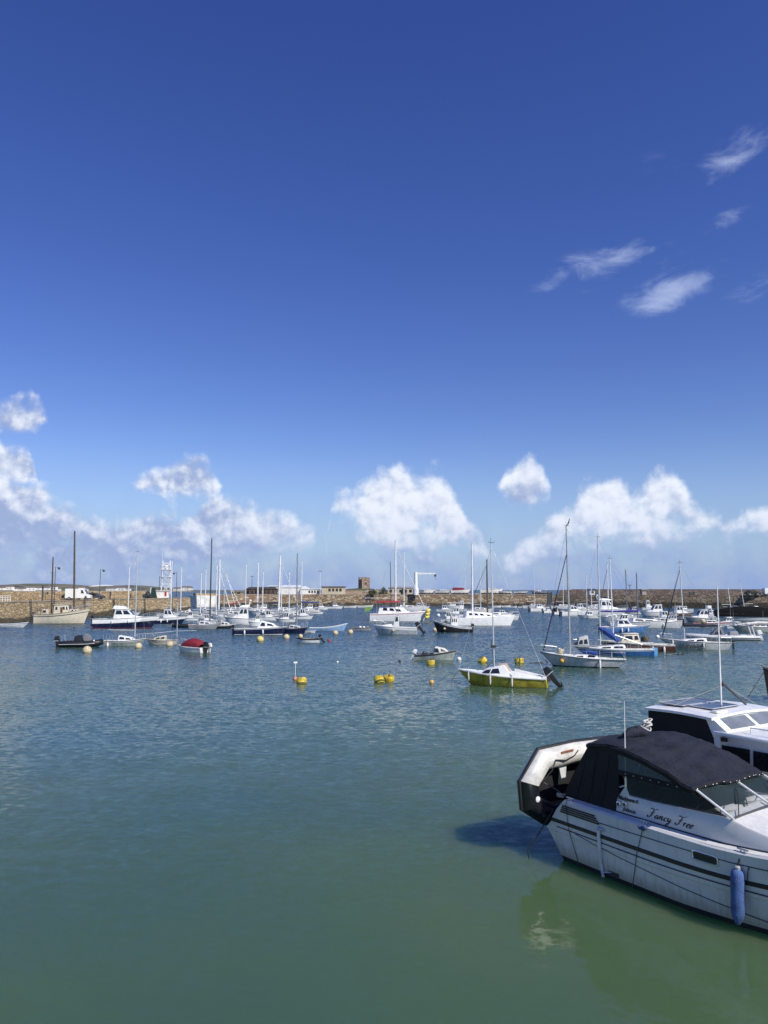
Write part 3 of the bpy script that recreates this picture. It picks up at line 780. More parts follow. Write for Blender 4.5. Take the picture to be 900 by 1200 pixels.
# lamp standards on the far wall
for (px, pt, lb) in [(375, 669.5, 'thin white lamp standard left of the beige pavilion'), (295, 675.5, 'thin dark lamp standard behind the masts left of centre'), (739.5, 686, 'short thin lamp standard on the breakwater between two masts')]:
    yy = 262.6 if px < 600 else 232; p = at_depth(px, 700, yy); z0 = ZF if px < 600 else 3.86; h = z_at(pt, yy) - z0
    e = empty('lamp_standard', (p.x, yy + (1 if px > 600 else 0), z0), 0, lb, 'lamp post', 'lamp standards on the far walls')
    mm = DGREY if px != 375 else WHITE
    MB().tube([(0, 0, 0), (0, 0, h)], [.11, .06], 6).build('pole', mm, e)
    MB().box(-.6, .6, -.15, .15, h - .02, h + .14).build('lamp_head', DGREY, e, smooth=False)

# ---------------------------------------------------------------- boats: builders
def lerp(a, b, t): return a + (b - a) * t
def sst(t): t = max(0, min(1, t)); return t * t * (3 - 2 * t)

class Boat:
    """root at the waterline amidships, +x towards the bow"""
    def __init__(s, name, label, cat, x0, x1, wl, bow=1, yaw=0, ratio=.36, group=None, depth=None, z=0.0, Lmul=1.0, heel=0):
        if depth is None:
            p = on_water((x0 + x1) / 2, wl); depth = p.y
        fac = depth * _c + (z - CAM_H) * _s
        px_len = (x1 - x0) / 900 * fac
        s.L = px_len / max(.5, math.cos(R(yaw)) + ratio * abs(math.sin(R(yaw)))) * Lmul
        s.B = s.L * ratio
        xc = ((x0 + x1) / 2 - 450) / 900 * fac
        s.x0, s.x1, s.bow = x0, x1, bow
        half = s.B / 2 * abs(math.cos(R(yaw))) * .8 + s.L / 2 * abs(math.sin(R(yaw))) * .6
        s.depth = depth + half
        s.fac = fac
        view = math.atan2(xc, depth)
        rz = (0 if bow > 0 else math.pi) + R(yaw)
        # shift sideways with the added depth so the boat keeps its bearing
        s.root = empty(name, (xc * s.depth / depth, s.depth, z), rz, label, cat, group)
        if heel: s.root.rotation_euler = (R(heel), 0, rz)
        s.z = z; s.yaw = yaw
    def part(s, mb, name, mat, smooth=True, bevel=0.0, parent=None, ang=38):
        return mb.build(name, mat, parent or s.root, smooth=smooth, bevel=bevel, ang=ang)
    # hull form
    def form(s, fb=.14, fbow=None, tw=.78, rake=.10, dip=.02, pw=2.3, keel=-.3, full=.86, srake=.0):
        L, B = s.L, s.B
        s.fa = fb * L if fb < 1 else fb
        s.ff = fbow if fbow else s.fa * 1.35
        s.tw, s.rake, s.dip, s.pw, s.full, s.srake = tw, rake, dip, pw, full, srake
    def hb(s, u):
        B = s.B / 2
        if u < .45: return B * lerp(s.tw, 1, sst(u / .45) )
        t = (u - .45) / .55
        return B * max(0.0, 1 - t ** s.pw)
    def sh(s, u): return lerp(s.fa, s.ff, u ** 1.6) - s.dip * s.L * math.sin(math.pi * u)
    def px(s, u, zf, z=0):
        x = (u - .5) * s.L
        return x - s.rake * s.L * (1 - zf) * u ** 5 + s.srake * s.L * (1 - zf) * (1 - u) ** 5
    def hull(s, top, boot=None, under=None, stripe=None, n=16, sbw=.12, rub=None):
        boot = boot or top; under = under or ANTIF; stripe = stripe or top
        rows = []
        for i in range(n + 1):
            u = i / n; h = s.sh(u); b = s.hb(u)
            ent = 1 - .35 * u ** 2.5
            sec = [(0.0, -.34), (.45 * ent, -.30), (s.full * ent, -.02), ((s.full + .04) * lerp(1, ent, .8), .07),
                   (lerp(s.full, 1, .65) * lerp(1, ent, .35), h * .55), (.985, h - sbw), (1.0, h), (.99, h + .035)]
            pts = []
            for sgn in (1, -1):
                q = []
                for (w, z) in sec:
                    q.append((s.px(u, max(0, min(1, z / h))), sgn * b * w, z))
                pts.append(q)
            r = list(reversed(pts[0])) + pts[1][1:]
            rows.append(r)
        k = len(rows[0]) - 1
        def mi(i, j):
            j2 = min(j, k - 1 - j)
            return [3, 3, 2, 2, 1, 0, 0][j2] if j2 < 7 else 0
        mb = MB(); mb.grid(rows, mi)
        # transom
        o = len(mb.v); t = rows[0]; c = len(t) // 2
        mb.v += [tuple(p) for p in t]
        for a in range(c):
            a2 = k - a
            if a2 - 1 > a + 1 or True:
                if a + 1 <= c and a2 - 1 >= c:
                    f = (o + a, o + a + 1, o + a2 - 1, o + a2) if a + 1 != a2 - 1 else (o + a, o + a + 1, o + a2)
                    mb.f.append(f); mb.m.append([3, 3, 2, 2, 1, 0, 0][min(a, 6)])
        s.hullobj = s.part(mb, 'hull', [under, boot, top, stripe], ang=50)
        if rub:
            f = MB()
            for sgn in (1, -1):
                f.tube([(s.px(i / n, 1), sgn * (s.hb(i / n) + .012), s.sh(i / n) - .02) for i in range(n + 1)], .028, 5)
            s.part(f, 'rub_rail', rub)
        return s.hullobj
    def deck(s, mat, cockpit=(.03, .42), depth=.45, side=.16, n=16, floor=None):
        """deck from the bow to the cockpit, side decks, cockpit walls and sole in one moulding"""
        mb = MB(); us = [i / n for i in range(n + 1)]
        c0, c1 = cockpit
        us = sorted(set(us + [c0, c1]))
        for a, b in zip(us[:-1], us[1:]):
            for sgn in (1, -1):
                def P(u, w, dz): return (s.px(u, 1), sgn * max(0, w), s.sh(u) + dz)
                inside = c0 - 1e-6 <= a and b <= c1 + 1e-6
                wa, wb = s.hb(a) * .985, s.hb(b) * .985
                if inside:
                    ia, ib = max(.05, wa - side), max(.05, wb - side)
                    fl = lambda u: s.sh(u) - depth
                    mb.add([P(a, wa, 0), P(b, wb, 0), P(b, ib, 0), P(a, ia, 0)], [(0, 1, 2, 3)])
                    mb.add([P(a, ia, 0), P(b, ib, 0), P(b, ib, -depth), P(a, ia, -depth)], [(0, 1, 2, 3)])
                    mb.add([P(a, ia, -depth), P(b, ib, -depth), P(b, 0, -depth), P(a, 0, -depth)], [(0, 1, 2, 3)], 1)
                else:
                    mb.add([P(a, wa, 0), P(b, wb, 0), P(b, 0, .05), P(a, 0, .05)], [(0, 1, 2, 3)])
        for u in (c0, c1):
            if 0 < u < 1:
                w = max(.05, s.hb(u) * .985 - side)
                mb.add([(s.px(u, 1), w, s.sh(u)), (s.px(u, 1), -w, s.sh(u)), (s.px(u, 1), -w, s.sh(u) - depth), (s.px(u, 1), w, s.sh(u) - depth)], [(0, 1, 2, 3)])
        return s.part(mb, 'deck', [mat, floor or mat], ang=30)
    def house(s, name, ab, at, ft, fbm, wb, wt, ha, hf, mat, zb=None, wins=(), front=0, aft=False, roof=None, over=.0, bevel=.05, wm=None, bulge=0):
        """cabin: x fractions (0 stern, 1 bow) aft bottom, aft top, fore top, fore bottom; half widths as a share of the beam; heights in metres above the sheer"""
        L, B = s.L, s.B
        X = lambda u: (u - .5) * L
        z0 = (min(s.sh(ab), s.sh(min(1, fbm))) - .03) if zb is None else zb
        za = (s.sh(at) if zb is None else zb) + ha; zf = (s.sh(at) if zb is None else zb) + hf
        w0a, w0f, w1 = wb * B / 2, min(wb * B / 2, s.hb(min(fbm, .999)) * .9 + .02 if zb is None else wb * B / 2), wt * B / 2
        w1f = min(w1, w0f * .95) if ft > .6 else w1
        C = [(X(ab), -w0a, z0), (X(fbm), -w0f, z0), (X(fbm), w0f, z0), (X(ab), w0a, z0), (X(at), -w1, za), (X(ft), -w1f, zf), (X(ft), w1f, zf), (X(at), w1, za)]
        mb = MB(); mb.hexa(C)
        o = s.part(mb, name, mat, bevel=min(bevel, .04 * L), ang=30)
        V = [Vector(c) for c in C]
        wm = wm or GLASS
        def bil(a, b, c, d, u, v): return (a * (1-u) + b * u) * (1-v) + (d * (1-u) + c * u) * v
        for (u0, u1, v0, v1) in wins:
            for sgn, (a, b, c, d) in ((-1, (V[0], V[1], V[5], V[4])), (1, (V[3], V[2], V[6], V[7]))):
                q = [bil(a, b, c, d, u0, v0), bil(a, b, c, d, u1, v0), bil(a, b, c, d, u1 - (u1-u0)*.06, v1), bil(a, b, c, d, u0 + (u1-u0)*.06, v1)]
                nrm = (b - a).cross(d - a); nrm = nrm if nrm.y * sgn > 0 else -nrm
                f = MB().slab(q, nrm, .012)
                f.build('window', wm, o, smooth=False)
        def pane(a, b, c, d, cnt, sgnx, v0=.42, v1=.9):
            nrm = (b - a).cross(d - a); nrm = nrm if nrm.x * sgnx > 0 else -nrm
            for k in range(cnt):
                u0 = .08 + .84 * k / cnt + .02; u1 = .08 + .84 * (k + 1) / cnt - .02
                MB().slab([bil(a, b, c, d, u0, v0), bil(a, b, c, d, u1, v0), bil(a, b, c, d, u1, v1), bil(a, b, c, d, u0, v1)], nrm, .012).build('window', wm, o, smooth=False)
        if front: pane(V[1], V[2], V[6], V[5], front, 1)
        if aft: pane(V[0], V[3], V[7], V[4], 1, -1, .05, .9)
        if roof:
            r = MB(); e = over
            r.hexa([(X(at) - e, -w1 - e, za + .004), (X(ft) + e, -w1f - e, zf + .004), (X(ft) + e, w1f + e, zf + .004), (X(at) - e, w1 + e, za + .004),
                    (X(at) - e*.8, -w1 - e*.7, za + .06), (X(ft) + e*.8, -w1f - e*.7, zf + .06), (X(ft) + e*.8, w1f + e*.7, zf + .06), (X(at) - e*.8, w1 + e*.7, za + .06)])
            s.part(r, 'roof', roof, smooth=True, bevel=.02, parent=o)
        return o
    def u_of(s, px):
        f = (px - (s.x0 + s.x1) / 2) / (s.x1 - s.x0) * s.bow
        return max(.02, min(.98, .5 + f * .98))
    def mast(s, px, ptop, r=.055, mat=None, zb=.0, spread=(.55,), boom=None, cover=None, stay=None, lean=0, forestay=True, name='mast', top=True, sw=.5):
        """mast over photo column px rising to photo row ptop"""
        mat = mat or ALU
        u = s.u_of(px); x = (u - .5) * s.L
        wy = s.root.location.y
        zt = z_at(ptop, wy) - s.z
        z0 = s.sh(u) + zb
        m = MB(); tx = x + lean * s.bow / 900 * s.fac
        m.tube([(x, 0, z0 - .1), (lerp(x, tx, .5), 0, lerp(z0, zt, .5)), (tx, 0, zt)], [r, r, r * .75], 7)
        mo = s.part(m, name, mat)
        H_ = zt - z0
        for f in spread:
            q = MB(); zz = z0 + H_ * f; xx = lerp(x, tx, f); w = min(.9, H_ * .055) * (sw / .5)
            q.tube([(xx - .06, -w, zz + .03), (xx, 0, zz), (xx - .06, w, zz + .03)], .022, 5)
            q.build('spreader', mat, mo)
        if top:
            q = MB(); q.tube([(tx - .22, 0, zt + .1), (tx, 0, zt + .04), (tx + .16, 0, zt + .12)], .014, 4); q.tube([(tx, 0, zt), (tx, 0, zt + .35)], .01, 4)
            q.build('wind_vane', DGREY, mo)
        q = MB(); rr = .0075
        if forestay: q.tube([(tx, 0, zt * .97), (s.px(.985, 1), 0, s.sh(.985))], rr, 4)
        q.tube([(tx, 0, zt - .05), (s.px(.01, 1), 0, s.sh(.01))], rr, 4)
        for sg in (-1, 1):
            if spread:
                f = spread[0]; w = min(.9, H_ * .055) * (sw / .5)
                q.tube([(tx, 0, zt - .15), (lerp(x, tx, f) - .06, sg * w, z0 + H_ * f), (x - .1, sg * s.hb(u) * .95, s.sh(u))], rr, 4)
        s.part(q, 'rigging', STEEL)
        if stay:      # furled foresail
            q = MB(); a = Vector((s.px(.97, 1), 0, s.sh(.97) + .15)); b = Vector((lerp(x, tx, .92), 0, z0 + H_ * .92))
            q.tube([a, a.lerp(b, .1), a.lerp(b, .5), b], [.03, .065, .05, .02], 6)
            s.part(q, 'furled_sail', stay)
        if boom:
            ln, zz = boom; bz = z0 + zz
            q = MB(); q.tube([(x - .08, 0, bz), (x - ln, 0, bz + .05)], .045, 6)
            bo = s.part(q, 'boom', mat)
            if cover:
                q = MB(); n = 7; pts = []; rs = []
                for i in range(n):
                    t = i / (n - 1); pts.append((x + .02 - t * (ln - .1), 0, bz + .12 + .06 * (1 - t) + .02 * math.sin(t * 9))); rs.append(lerp(.19, .10, t) + .015 * math.sin(t * 17))
                q.tube(pts, rs, 8)
                q.tube([(x + .03, 0, bz + .1), (x + .03, 0, bz + .75)], [.15, .07], 7)
                q.build('sail_cover', cover, bo)
        return mo
    def rails(s, bow=True, stern=False, life=False, h=.55, r=.017, u0=.72):
        f = MB()
        if bow:
            us = [u0, .82, .92, .985]
            top = [(s.px(u, 1), s.hb(u) * .9, s.sh(u) + h * (1 if u > u0 + .01 else .55)) for u in us]
            full = top + [(s.px(1, 1) + .1, 0, s.sh(1) + h)] + [(p[0], -p[1], p[2]) for p in reversed(top)]
            f.tube(full, r, 5)
            f.tube([(p[0], p[1], p[2] - h * .45) for p in full[1:-1]], r * .7, 4)
            for p in full[:4] + full[5:]: f.tube([p, (p[0], p[1], p[2] - h - .02)], r, 5)
            s.part(f, 'bow_rail', STEEL)
        if stern:
            f = MB()
            pts = [(s.px(.16, 1), s.hb(.16) * .95, s.sh(.16) + h), (s.px(.01, 1), s.hb(.01) * .92, s.sh(0) + h), (s.px(.01, 1), -s.hb(.01) * .92, s.sh(0) + h), (s.px(.16, 1), -s.hb(.16) * .95, s.sh(.16) + h)]
            f.tube(pts, r, 5)
            for p in pts: f.tube([p, (p[0], p[1], p[2] - h)], r, 5)
            s.part(f, 'stern_rail', STEEL)
        if life:
            f = MB()
            for sg in (1, -1):
                us = [.16, .3, .45, .6, u0]
                for k in (1, .5): f.tube([(s.px(u, 1), sg * s.hb(u) * .95, s.sh(u) + h * k) for u in us], .008, 4)
                for u in us: f.tube([(s.px(u, 1), sg * s.hb(u) * .95, s.sh(u)), (s.px(u, 1), sg * s.hb(u) * .95, s.sh(u) + h)], .014, 5)
            s.part(f, 'guard_wires', STEEL)
    def outboard(s, mat=None, y=0, tilt=0, size=1.0, x=None):
        mat = mat or BLACK
        o = empty('outboard', (s.px(0, 1) - .02 if x is None else x, y, s.sh(0) * .98), 0); o.parent = s.root; o.rotation_euler = (0, R(tilt), 0)
        k = size
        mb = MB()
        mb.hexa([(-.55*k, -.16*k, .08*k), (-.02*k, -.19*k, .08*k), (-.02*k, .19*k, .08*k), (-.55*k, .16*k, .08*k), (-.45*k, -.13*k, .52*k), (-.08*k, -.15*k, .58*k), (-.08*k, .15*k, .58*k), (-.45*k, .13*k, .52*k)])
        c = mb.build('cowling', mat, o, bevel=.06 * k, ang=45)
        mb = MB(); mb.box(-.52*k, -.06*k, -.172*k, .172*k, .07*k, .115*k); mb.build('cowling_band', LGREY, c, smooth=False)
        mb = MB(); mb.hexa([(-.30*k, -.05*k, -.95*k), (-.12*k, -.05*k, -.95*k), (-.12*k, .05*k, -.95*k), (-.30*k, .05*k, -.95*k), (-.40*k, -.10*k, .09*k), (-.05*k, -.10*k, .09*k), (-.05*k, .10*k, .09*k), (-.40*k, .10*k, .09*k)])
        mb.box(-.48*k, -.10*k, -.12*k, .12*k, -.70*k, -.67*k)
        mb.lathe([(.0, -.05*k), (.06*k, 0), (.065*k, .25*k), (.03*k, .33*k)], (-.08*k, 0, -.88*k), (-1, 0, 0), 8)
        mb.build('leg', BLACK if mat is not WHITE else LGREY, o, bevel=.01)
        mb = MB()
        for a in range(3):
            t = a * 2.094; d = Vector((0, math.cos(t), math.sin(t))); e2 = Vector((.06*k, -math.sin(t)*.05*k, math.cos(t)*.05*k)); c0 = Vector((-.38*k, 0, -.88*k))
            mb.add([c0 + d*.03*k - e2, c0 + d*.17*k - e2*.6, c0 + d*.17*k + e2*.6, c0 + d*.03*k + e2], [(0, 1, 2, 3)])
        mb.build('propeller', STEEL if mat is not BLACK else DGREY, o, smooth=False, recalc=False)
        mb = MB(); mb.box(-.1*k, .08*k, -.12*k, .12*k, -.25*k, .06*k); mb.build('bracket', DGREY, o, smooth=False)
        return o
    def fenders(s, us, side=-1, mat=None, l=.55, r=.10, drop=.15):
        for u in us:
            x = s.px(u, 1); y = side * (s.hb(u) + r * .7); z = s.sh(u) - drop
            f = MB().lathe([(.02, .0), (r*.5, -.03), (r, -.12), (r, -l + .1), (r*.6, -l), (.02, -l - .03)][::-1], (x, y, z), n=8)
            f.tube([(x, y - side * r * .8, s.sh(u) + .25), (x, y, z)], .012, 4)
            s.part(f, 'fender', mat or WHITE)
    @property
    def near(s): return -1 if s.bow > 0 else 1     # side of the boat that faces the quay the photograph was taken from
    def windscreen(s, ub, ut, w, h, mat=None, zoff=0):
        X = lambda u: (u - .5) * s.L; z = s.sh(ub) + zoff; B = s.B / 2 * w
        f = MB()
        f.slab([(X(ub), -B*.8, z), (X(ub), B*.8, z), (X(ut), B*.7, z + h), (X(ut), -B*.7, z + h)], (1, 0, .6), .015)
        for sg in (1, -1):
            f.slab([(X(ub), sg*B*.8, z), (X(ut) - .5, sg*B, z), (X(ut) - .35, sg*B*.9, z + h), (X(ut), sg*B*.7, z + h)], (0, sg, 0), .015)
        o = s.part(f, 'windscreen', mat or GLASS, smooth=False)
        f = MB(); f.tube([(X(ut) - .35, -B*.9, z + h), (X(ut), -B*.7, z + h), (X(ut), B*.7, z + h), (X(ut) - .35, B*.9, z + h)], .02, 5)
        f.build('frame', ALU, o)
    def hood(s, u0, u1, w, h, mat, wm=None, zoff=0):
        """folding spray hood or canvas tent"""
        X = lambda u: (u - .5) * s.L; z = s.sh(u0) + zoff; B = s.B / 2 * w; rows = []
        for k in range(6):
            t = k / 5; x = lerp(X(u0), X(u1), t); hh = h * math.cos(t * 1.25) ** .55; bb = B * (1 - .12 * t)
            rows.append([(x, bb * math.cos(a), z + hh * max(0, math.sin(a)) ** .55) for a in [math.pi * j / 10 for j in range(11)]])
        mb = MB(); mb.grid(rows)
        mb.grid([[(p[0] + .0, p[1] * .97, z + (p[2] - z) * .97) for p in r] for r in rows])
        o = s.part(mb, 'spray_hood', mat, ang=60)
        return o
    def mooring(s, dx=3.5, dy=0):
        a = Vector((s.px(.97, 1), 0, s.sh(.97)))
        f = MB(); f.tube([a, Vector((a.x + dx * .5, dy * .5, a.z * .35)), Vector((a.x + dx, dy, -.1))], .014, 4)
        s.part(f, 'mooring_line', ROPE)
    def antenna(s, u, y, z, h, r=.012, mat=None):
        x = (u - .5) * s.L
        s.part(MB().tube([(x, y, z), (x, y, z + h)], [r, r * .5], 4), 'antenna', mat or WHITE)

def cruiser(name, label, cat, x0, x1, wl, bow=1, yaw=0, top=None, stripe=None, fb=.13, cab=.75, fly=False, ob=None, winmat=None, fend=None, arch=False, canopy=None, h1=1.15, group=None, **k):
    """motor cruiser: low fore cabin, wheelhouse or windscreen, cockpit aft"""
    b = Boat(name, label, cat, x0, x1, wl, bow, yaw, k.pop('ratio', .34), group=group, depth=k.pop('depth', None), z=k.pop('z', 0.0), Lmul=k.pop('Lmul', 1))
    b.form(fb=fb, rake=.13, dip=.0, full=.84, pw=2.2)
    b.hull(top or WHITE, stripe=stripe, boot=k.pop('boot', None), under=k.pop('under', None), rub=k.pop('rub', DGREY), sbw=k.pop('sbw', .12))
    b.deck(DECK, cockpit=(.04, .36), depth=.5)
    b.house('cabin', .36, .42, .70, .90, .74, .60, .34 * h1, .20 * h1, WHITE, wins=[(.10, .62, .35, .8)])
    wins = [(.08, .46, .48, .88), (.54, .90, .48, .88)]
    b.house('wheelhouse', .30, .33, .52, .66, .68, .56, h1, h1 * .97, WHITE, wins=wins, front=3, roof=WHITE, over=.12)
    if fly:
        z = b.sh(.4) + h1 + .05
        b.house('flybridge', .27, .30, .50, .58, .60, .50, .42, .32, WHITE, zb=z, front=0)
        f = MB(); X = lambda u: (u - .5) * b.L
        f.tube([(X(.30), -b.B*.24, z), (X(.26), -b.B*.22, z + .95), (X(.26), b.B*.22, z + .95), (X(.30), b.B*.24, z)], .06, 6)
        ar = b.part(f, 'radar_arch', WHITE)
        MB().lathe([(.0, 0), (.24, .02), (.26, .1), (.16, .2), (0, .22)], (X(.26), 0, z + .98), n=12).build('radar', WHITE, ar)
        b.windscreen(.52, .49, .5, .3, zoff=z - b.sh(.52) + .38)
    else:
        b.antenna(.36, b.B * .2, b.sh(.36) + h1, 1.8)
    b.rails(True)
    if canopy:
        b.house('cockpit_canopy', .08, .10, .30, .31, .74, .62, h1 * .85, h1 * .93, canopy, bevel=.08)
    if ob: b.outboard(ob, size=k.pop('obs', 1.0), tilt=k.pop('tilt', 0))
    if fend: b.fenders(fend, b.near)
    return b

def yacht(name, label, cat, x0, x1, wl, bow=1, yaw=0, top=None, stripe=None, mast=None, cover=None, stay=None, boom=None, hood=None, fend=None, life=True, mr=.06, group=None, cab=.36, spread=(.5,), **k):
    b = Boat(name, label, cat, x0, x1, wl, bow, yaw, k.pop('ratio', .31), group=group, depth=k.pop('depth', None), z=k.pop('z', 0.0))
    b.form(fb=k.pop('fb', .115), rake=.14, dip=.012, full=.78, pw=2.0, tw=.66, srake=k.pop('srake', .03))
    b.hull(top or WHITE, stripe=stripe, boot=k.pop('boot', None), under=k.pop('under', None), rub=k.pop('rub', TEAK))
    b.deck(DECK, cockpit=(.05, .34), depth=.4)
    b.house('coachroof', .34, .36, .68, .78, .62, .50, cab, cab * .6, k.pop('cabm', WHITE), wins=[(.08, .40, .35, .78), (.48, .80, .35, .72)])
    if mast:
        b.mast(mast[0], mast[1], r=mr, zb=cab * .8, cover=cover, stay=stay, boom=boom or (b.L * .34, .7), spread=spread, mat=k.pop('mastm', None), lean=k.pop('lean', 0))
    b.rails(True, True, life)
    if hood: b.hood(.34, .44, .55, .62, hood, zoff=cab * .4)
    if fend: b.fenders(fend, b.near)
    return b

def tubes_boat(name, label, cat, x0, x1, wl, bow=1, yaw=0, tube=None, r=.22, floor=None, group=None, **k):
    b = Boat(name, label, cat, x0, x1, wl, bow, yaw, k.pop('ratio', .42), group=group)
    b.form(fb=.001, dip=0); b.fa = r * 1.75; b.ff = r * 2.4
    L, B = b.L, b.B
    hw = B / 2 - r
    path = [(-L/2 - .12, -hw, r * .95), (-L/2 + .12, -hw, r * .95), (-L*.1, -hw, r), (L*.15, -hw, r * 1.05), (L*.32, -hw*.72, r * 1.25), (L*.43, -hw*.36, r * 1.5), (L/2 - r, 0, r * 1.6)]
    path += [(p[0], -p[1], p[2]) for p in reversed(path[:-1])]
    rs = [.04, r, r, r, r, r*.97, r*.95, r*.97, r, r, r, r, .04]
    b.part(MB().tube(path, rs, 10), 'tube', tube or BLACK, ang=60)
    f = MB(); f.tube([(p[0] , p[1] * (1 + r / max(.3, abs(p[1])) * .98) if abs(p[1]) > .01 else 0, p[2]) if i != 6 else (L/2, 0, p[2]) for i, p in enumerate(path)][1:-1], .03, 5)
    b.part(f, 'rubbing_strake', DGREY if tube is not BLACK else LGREY)
    f = MB()
    f.add([(-L/2 + .1, -hw, .12), (L*.2, -hw, .14), (L*.42, 0, .2), (L*.2, hw, .14), (-L/2 + .1, hw, .12), (-L/2 + .15, 0, -.3), (L*.3, 0, -.25)], [(0, 1, 2, 3, 4), (0, 5, 6, 1), (1, 6, 2), (2, 6, 3), (3, 6, 5, 4), (0, 4, 5)])
    f.box(-L/2 + .08, -L/2 + .14, -hw, hw, .0, r * 1.8)
    b.part(f, 'floor', floor or GREY, smooth=False)
    return b

def open_boat(name, label, cat, x0, x1, wl, bow=1, yaw=0, top=None, inner=None, fb=.12, thwarts=2, group=None, rub=None, **k):
    b = Boat(name, label, cat, x0, x1, wl, bow, yaw, k.pop('ratio', .38), group=group, depth=k.pop('depth', None), z=k.pop('z', 0.0))
    b.form(fb=fb, rake=k.pop('rake', .1), dip=k.pop('dip', .02), tw=k.pop('tw', .75), fbow=k.pop('fbow', None))
    b.hull(top or WHITE, rub=rub or TEAK, stripe=k.pop('stripe', None), boot=k.pop('boot', None))
    b.deck(inner or DECK, cockpit=(.03, k.pop('c1', .86)), depth=b.fa * .62, side=.07)
    for i in range(thwarts):
        u = .2 + i * .55 / max(1, thwarts - 1) if thwarts > 1 else .45
        x = (u - .5) * b.L; w = b.hb(u) * .93
        b.part(MB().box(x - .12, x + .12, -w, w, b.sh(u) - .17, b.sh(u) - .13), 'thwart', WOOD, smooth=False)
    return b

def catamaran(name, label, cat, x0, x1, wl, bow=1, yaw=0, stripe=None, mast=None, cab=(.14, .72), h=1.0, fb=.11, rw=.48, bi=None, wins=None, **k):
    b = Boat(name, label, cat, x0, x1, wl, bow, yaw, rw)
    b.form(fb=fb, rake=.08, dip=0.0, tw=.8, pw=1.9)
    full = b.B
    zt = b.fa
    for sg in (-1, 1):
        # each hull is narrow; build it about its own centre line
        bb, b.B = b.B, full * .22
        rows = []
        n = 16
        for i in range(n + 1):
            u = i / n; hh = b.sh(u); w = b.hb(u); yc = sg * (full / 2 - full * .11)
            sec = [(0, -.4), (.6, -.3), (.9, 0), (.94, .08), (1, hh - .22), (1, hh - .12), (1, hh), (.7, hh + .04)]
            r1 = [(b.px(u, max(0, min(1, z / hh))), yc + w * q, z) for q, z in sec]; r2 = [(b.px(u, max(0, min(1, z / hh))), yc - w * q, z) for q, z in sec]
            rows.append(list(reversed(r1)) + r2[1:] + [r1[-1]])
        mb = MB(); K = 14
        def mi(i, j):
            jj = min(j, 13 - j)
            if j > 13: return 1
            return [1, 1, 2, 1, 1, 0, 0][max(0, min(6, jj))]
        mb.grid(rows, mi)
        mb.add(rows[0][:-1], [tuple(range(len(rows[0]) - 1))], 1)
        b.part(mb, 'hull', [ANTIF, WHITE, stripe or WHITE], ang=50)
        b.B = full
    hw = full / 2 - full * .14
    X = lambda u: (u - .5) * b.L
    mb = MB(); mb.box(X(.05), X(.74), -hw, hw, zt * .45, zt + .05); b.part(mb, 'bridge_deck', WHITE, smooth=False)
    b.house('cabin', cab[0], cab[0] + .03, cab[1] - .14, cab[1], .84, .62, h, h * .72, WHITE, wins=wins or [(.14, .30, .4, .75), (.38, .54, .4, .75), (.62, .78, .35, .68)], front=4, zb=zt + .03)
    f = MB()
    for q in (-1, 1): f.tube([(X(.74), q * .3, zt), (X(.95), q * .3, zt + .1)], .04, 5)
    f.tube([(X(.93), -hw - .1, zt + .12), (X(.93), hw + .1, zt + .12)], .06, 6)
    b.part(f, 'crossbeam', ALU)
    b.zt = zt
    return b

# ---------------------------------------------------------------- the moored fleet
def text_mb(body, size, shear=0.0, extrude=.004, spacing=1.0):
    cu = bpy.data.curves.new('lettering', 'FONT'); cu.body = body; cu.size = size; cu.shear = shear; cu.extrude = extrude; cu.space_character = spacing; cu.offset = size * .02
    ob = bpy.data.objects.new('lettering', cu); scene.collection.objects.link(ob)
    dg = bpy.context.evaluated_depsgraph_get(); me = ob.evaluated_get(dg).to_mesh()
    vs = [tuple(v.co) for v in me.vertices]; fs = [tuple(p.vertices) for p in me.polygons]
    ob.evaluated_get(dg).to_mesh_clear(); bpy.data.objects.remove(ob); bpy.data.curves.remove(cu)
    return vs, fs
X_ = lambda b, u: (u - .5) * b.L

# --- left side
b = Boat('ketch', 'cream two masted wooden ketch lying against the golden quay', 'ketch', 41, 105, 731.3, 1, 4, .32)
b.form(fb=.175, fbow=2.5, rake=.10, dip=.012, tw=.62, full=.86)
b.hull(CREAM, boot=ANTIR, under=ANTIR, rub=WOOD, stripe=CREAM)
b.deck(TEAK, cockpit=(.05, .30), depth=.5)
for sg in (1, -1):
    f = MB(); f.tube([(b.px(i/14, .8), sg * (b.hb(i/14) * .985 + .02), b.sh(i/14) * .80) for i in range(15)], .035, 5); b.part(f, 'rubbing_strake', DGREY)
b.house('wheelhouse', .36, .37, .62, .66, .66, .56, 1.45, 1.5, CREAM, wins=[(.10, .24, .45, .78), (.62, .74, .45, .78), (.82, .92, .45, .78)], front=3, roof=CREAM, over=.14)
MB().box(X_(b, .49), X_(b, .53), -.62 * b.B / 2 - .06, -.62 * b.B / 2 + .05, b.sh(.4), b.sh(.4) + 1.05).build('door', WOOD, b.root, smooth=False)
b.house('fore_cabin', .64, .66, .78, .84, .46, .40, .45, .38, CREAM, wins=[(.2, .4, .3, .8), (.6, .8, .3, .8)])
b.house('aft_hatch', .12, .13, .22, .24, .34, .30, .85, .85, CREAM, wins=[(.2, .8, .4, .8)])
b.mast(86.5, 622.5, r=.16, mat=MASTW, spread=(.40,), sw=.95, lean=-3, top=True)
b.mast(59.5, 653, r=.13, mat=MASTW, spread=(.72,), sw=.9, forestay=False, name='mizzen_mast', lean=-1)
b.rails(True, True, False, h=.7, r=.03, u0=.66)
f = MB()
for k in range(5): f.tube([(X_(b, .02 + k * .05), b.near * b.hb(.05) * .9, b.fa), (X_(b, .02 + k * .05), b.near * b.hb(.05) * .9, b.fa + 1.1)], .03, 5)
b.part(f, 'cockpit_posts', WOOD)
b.outboard(DGREY, size=.9)

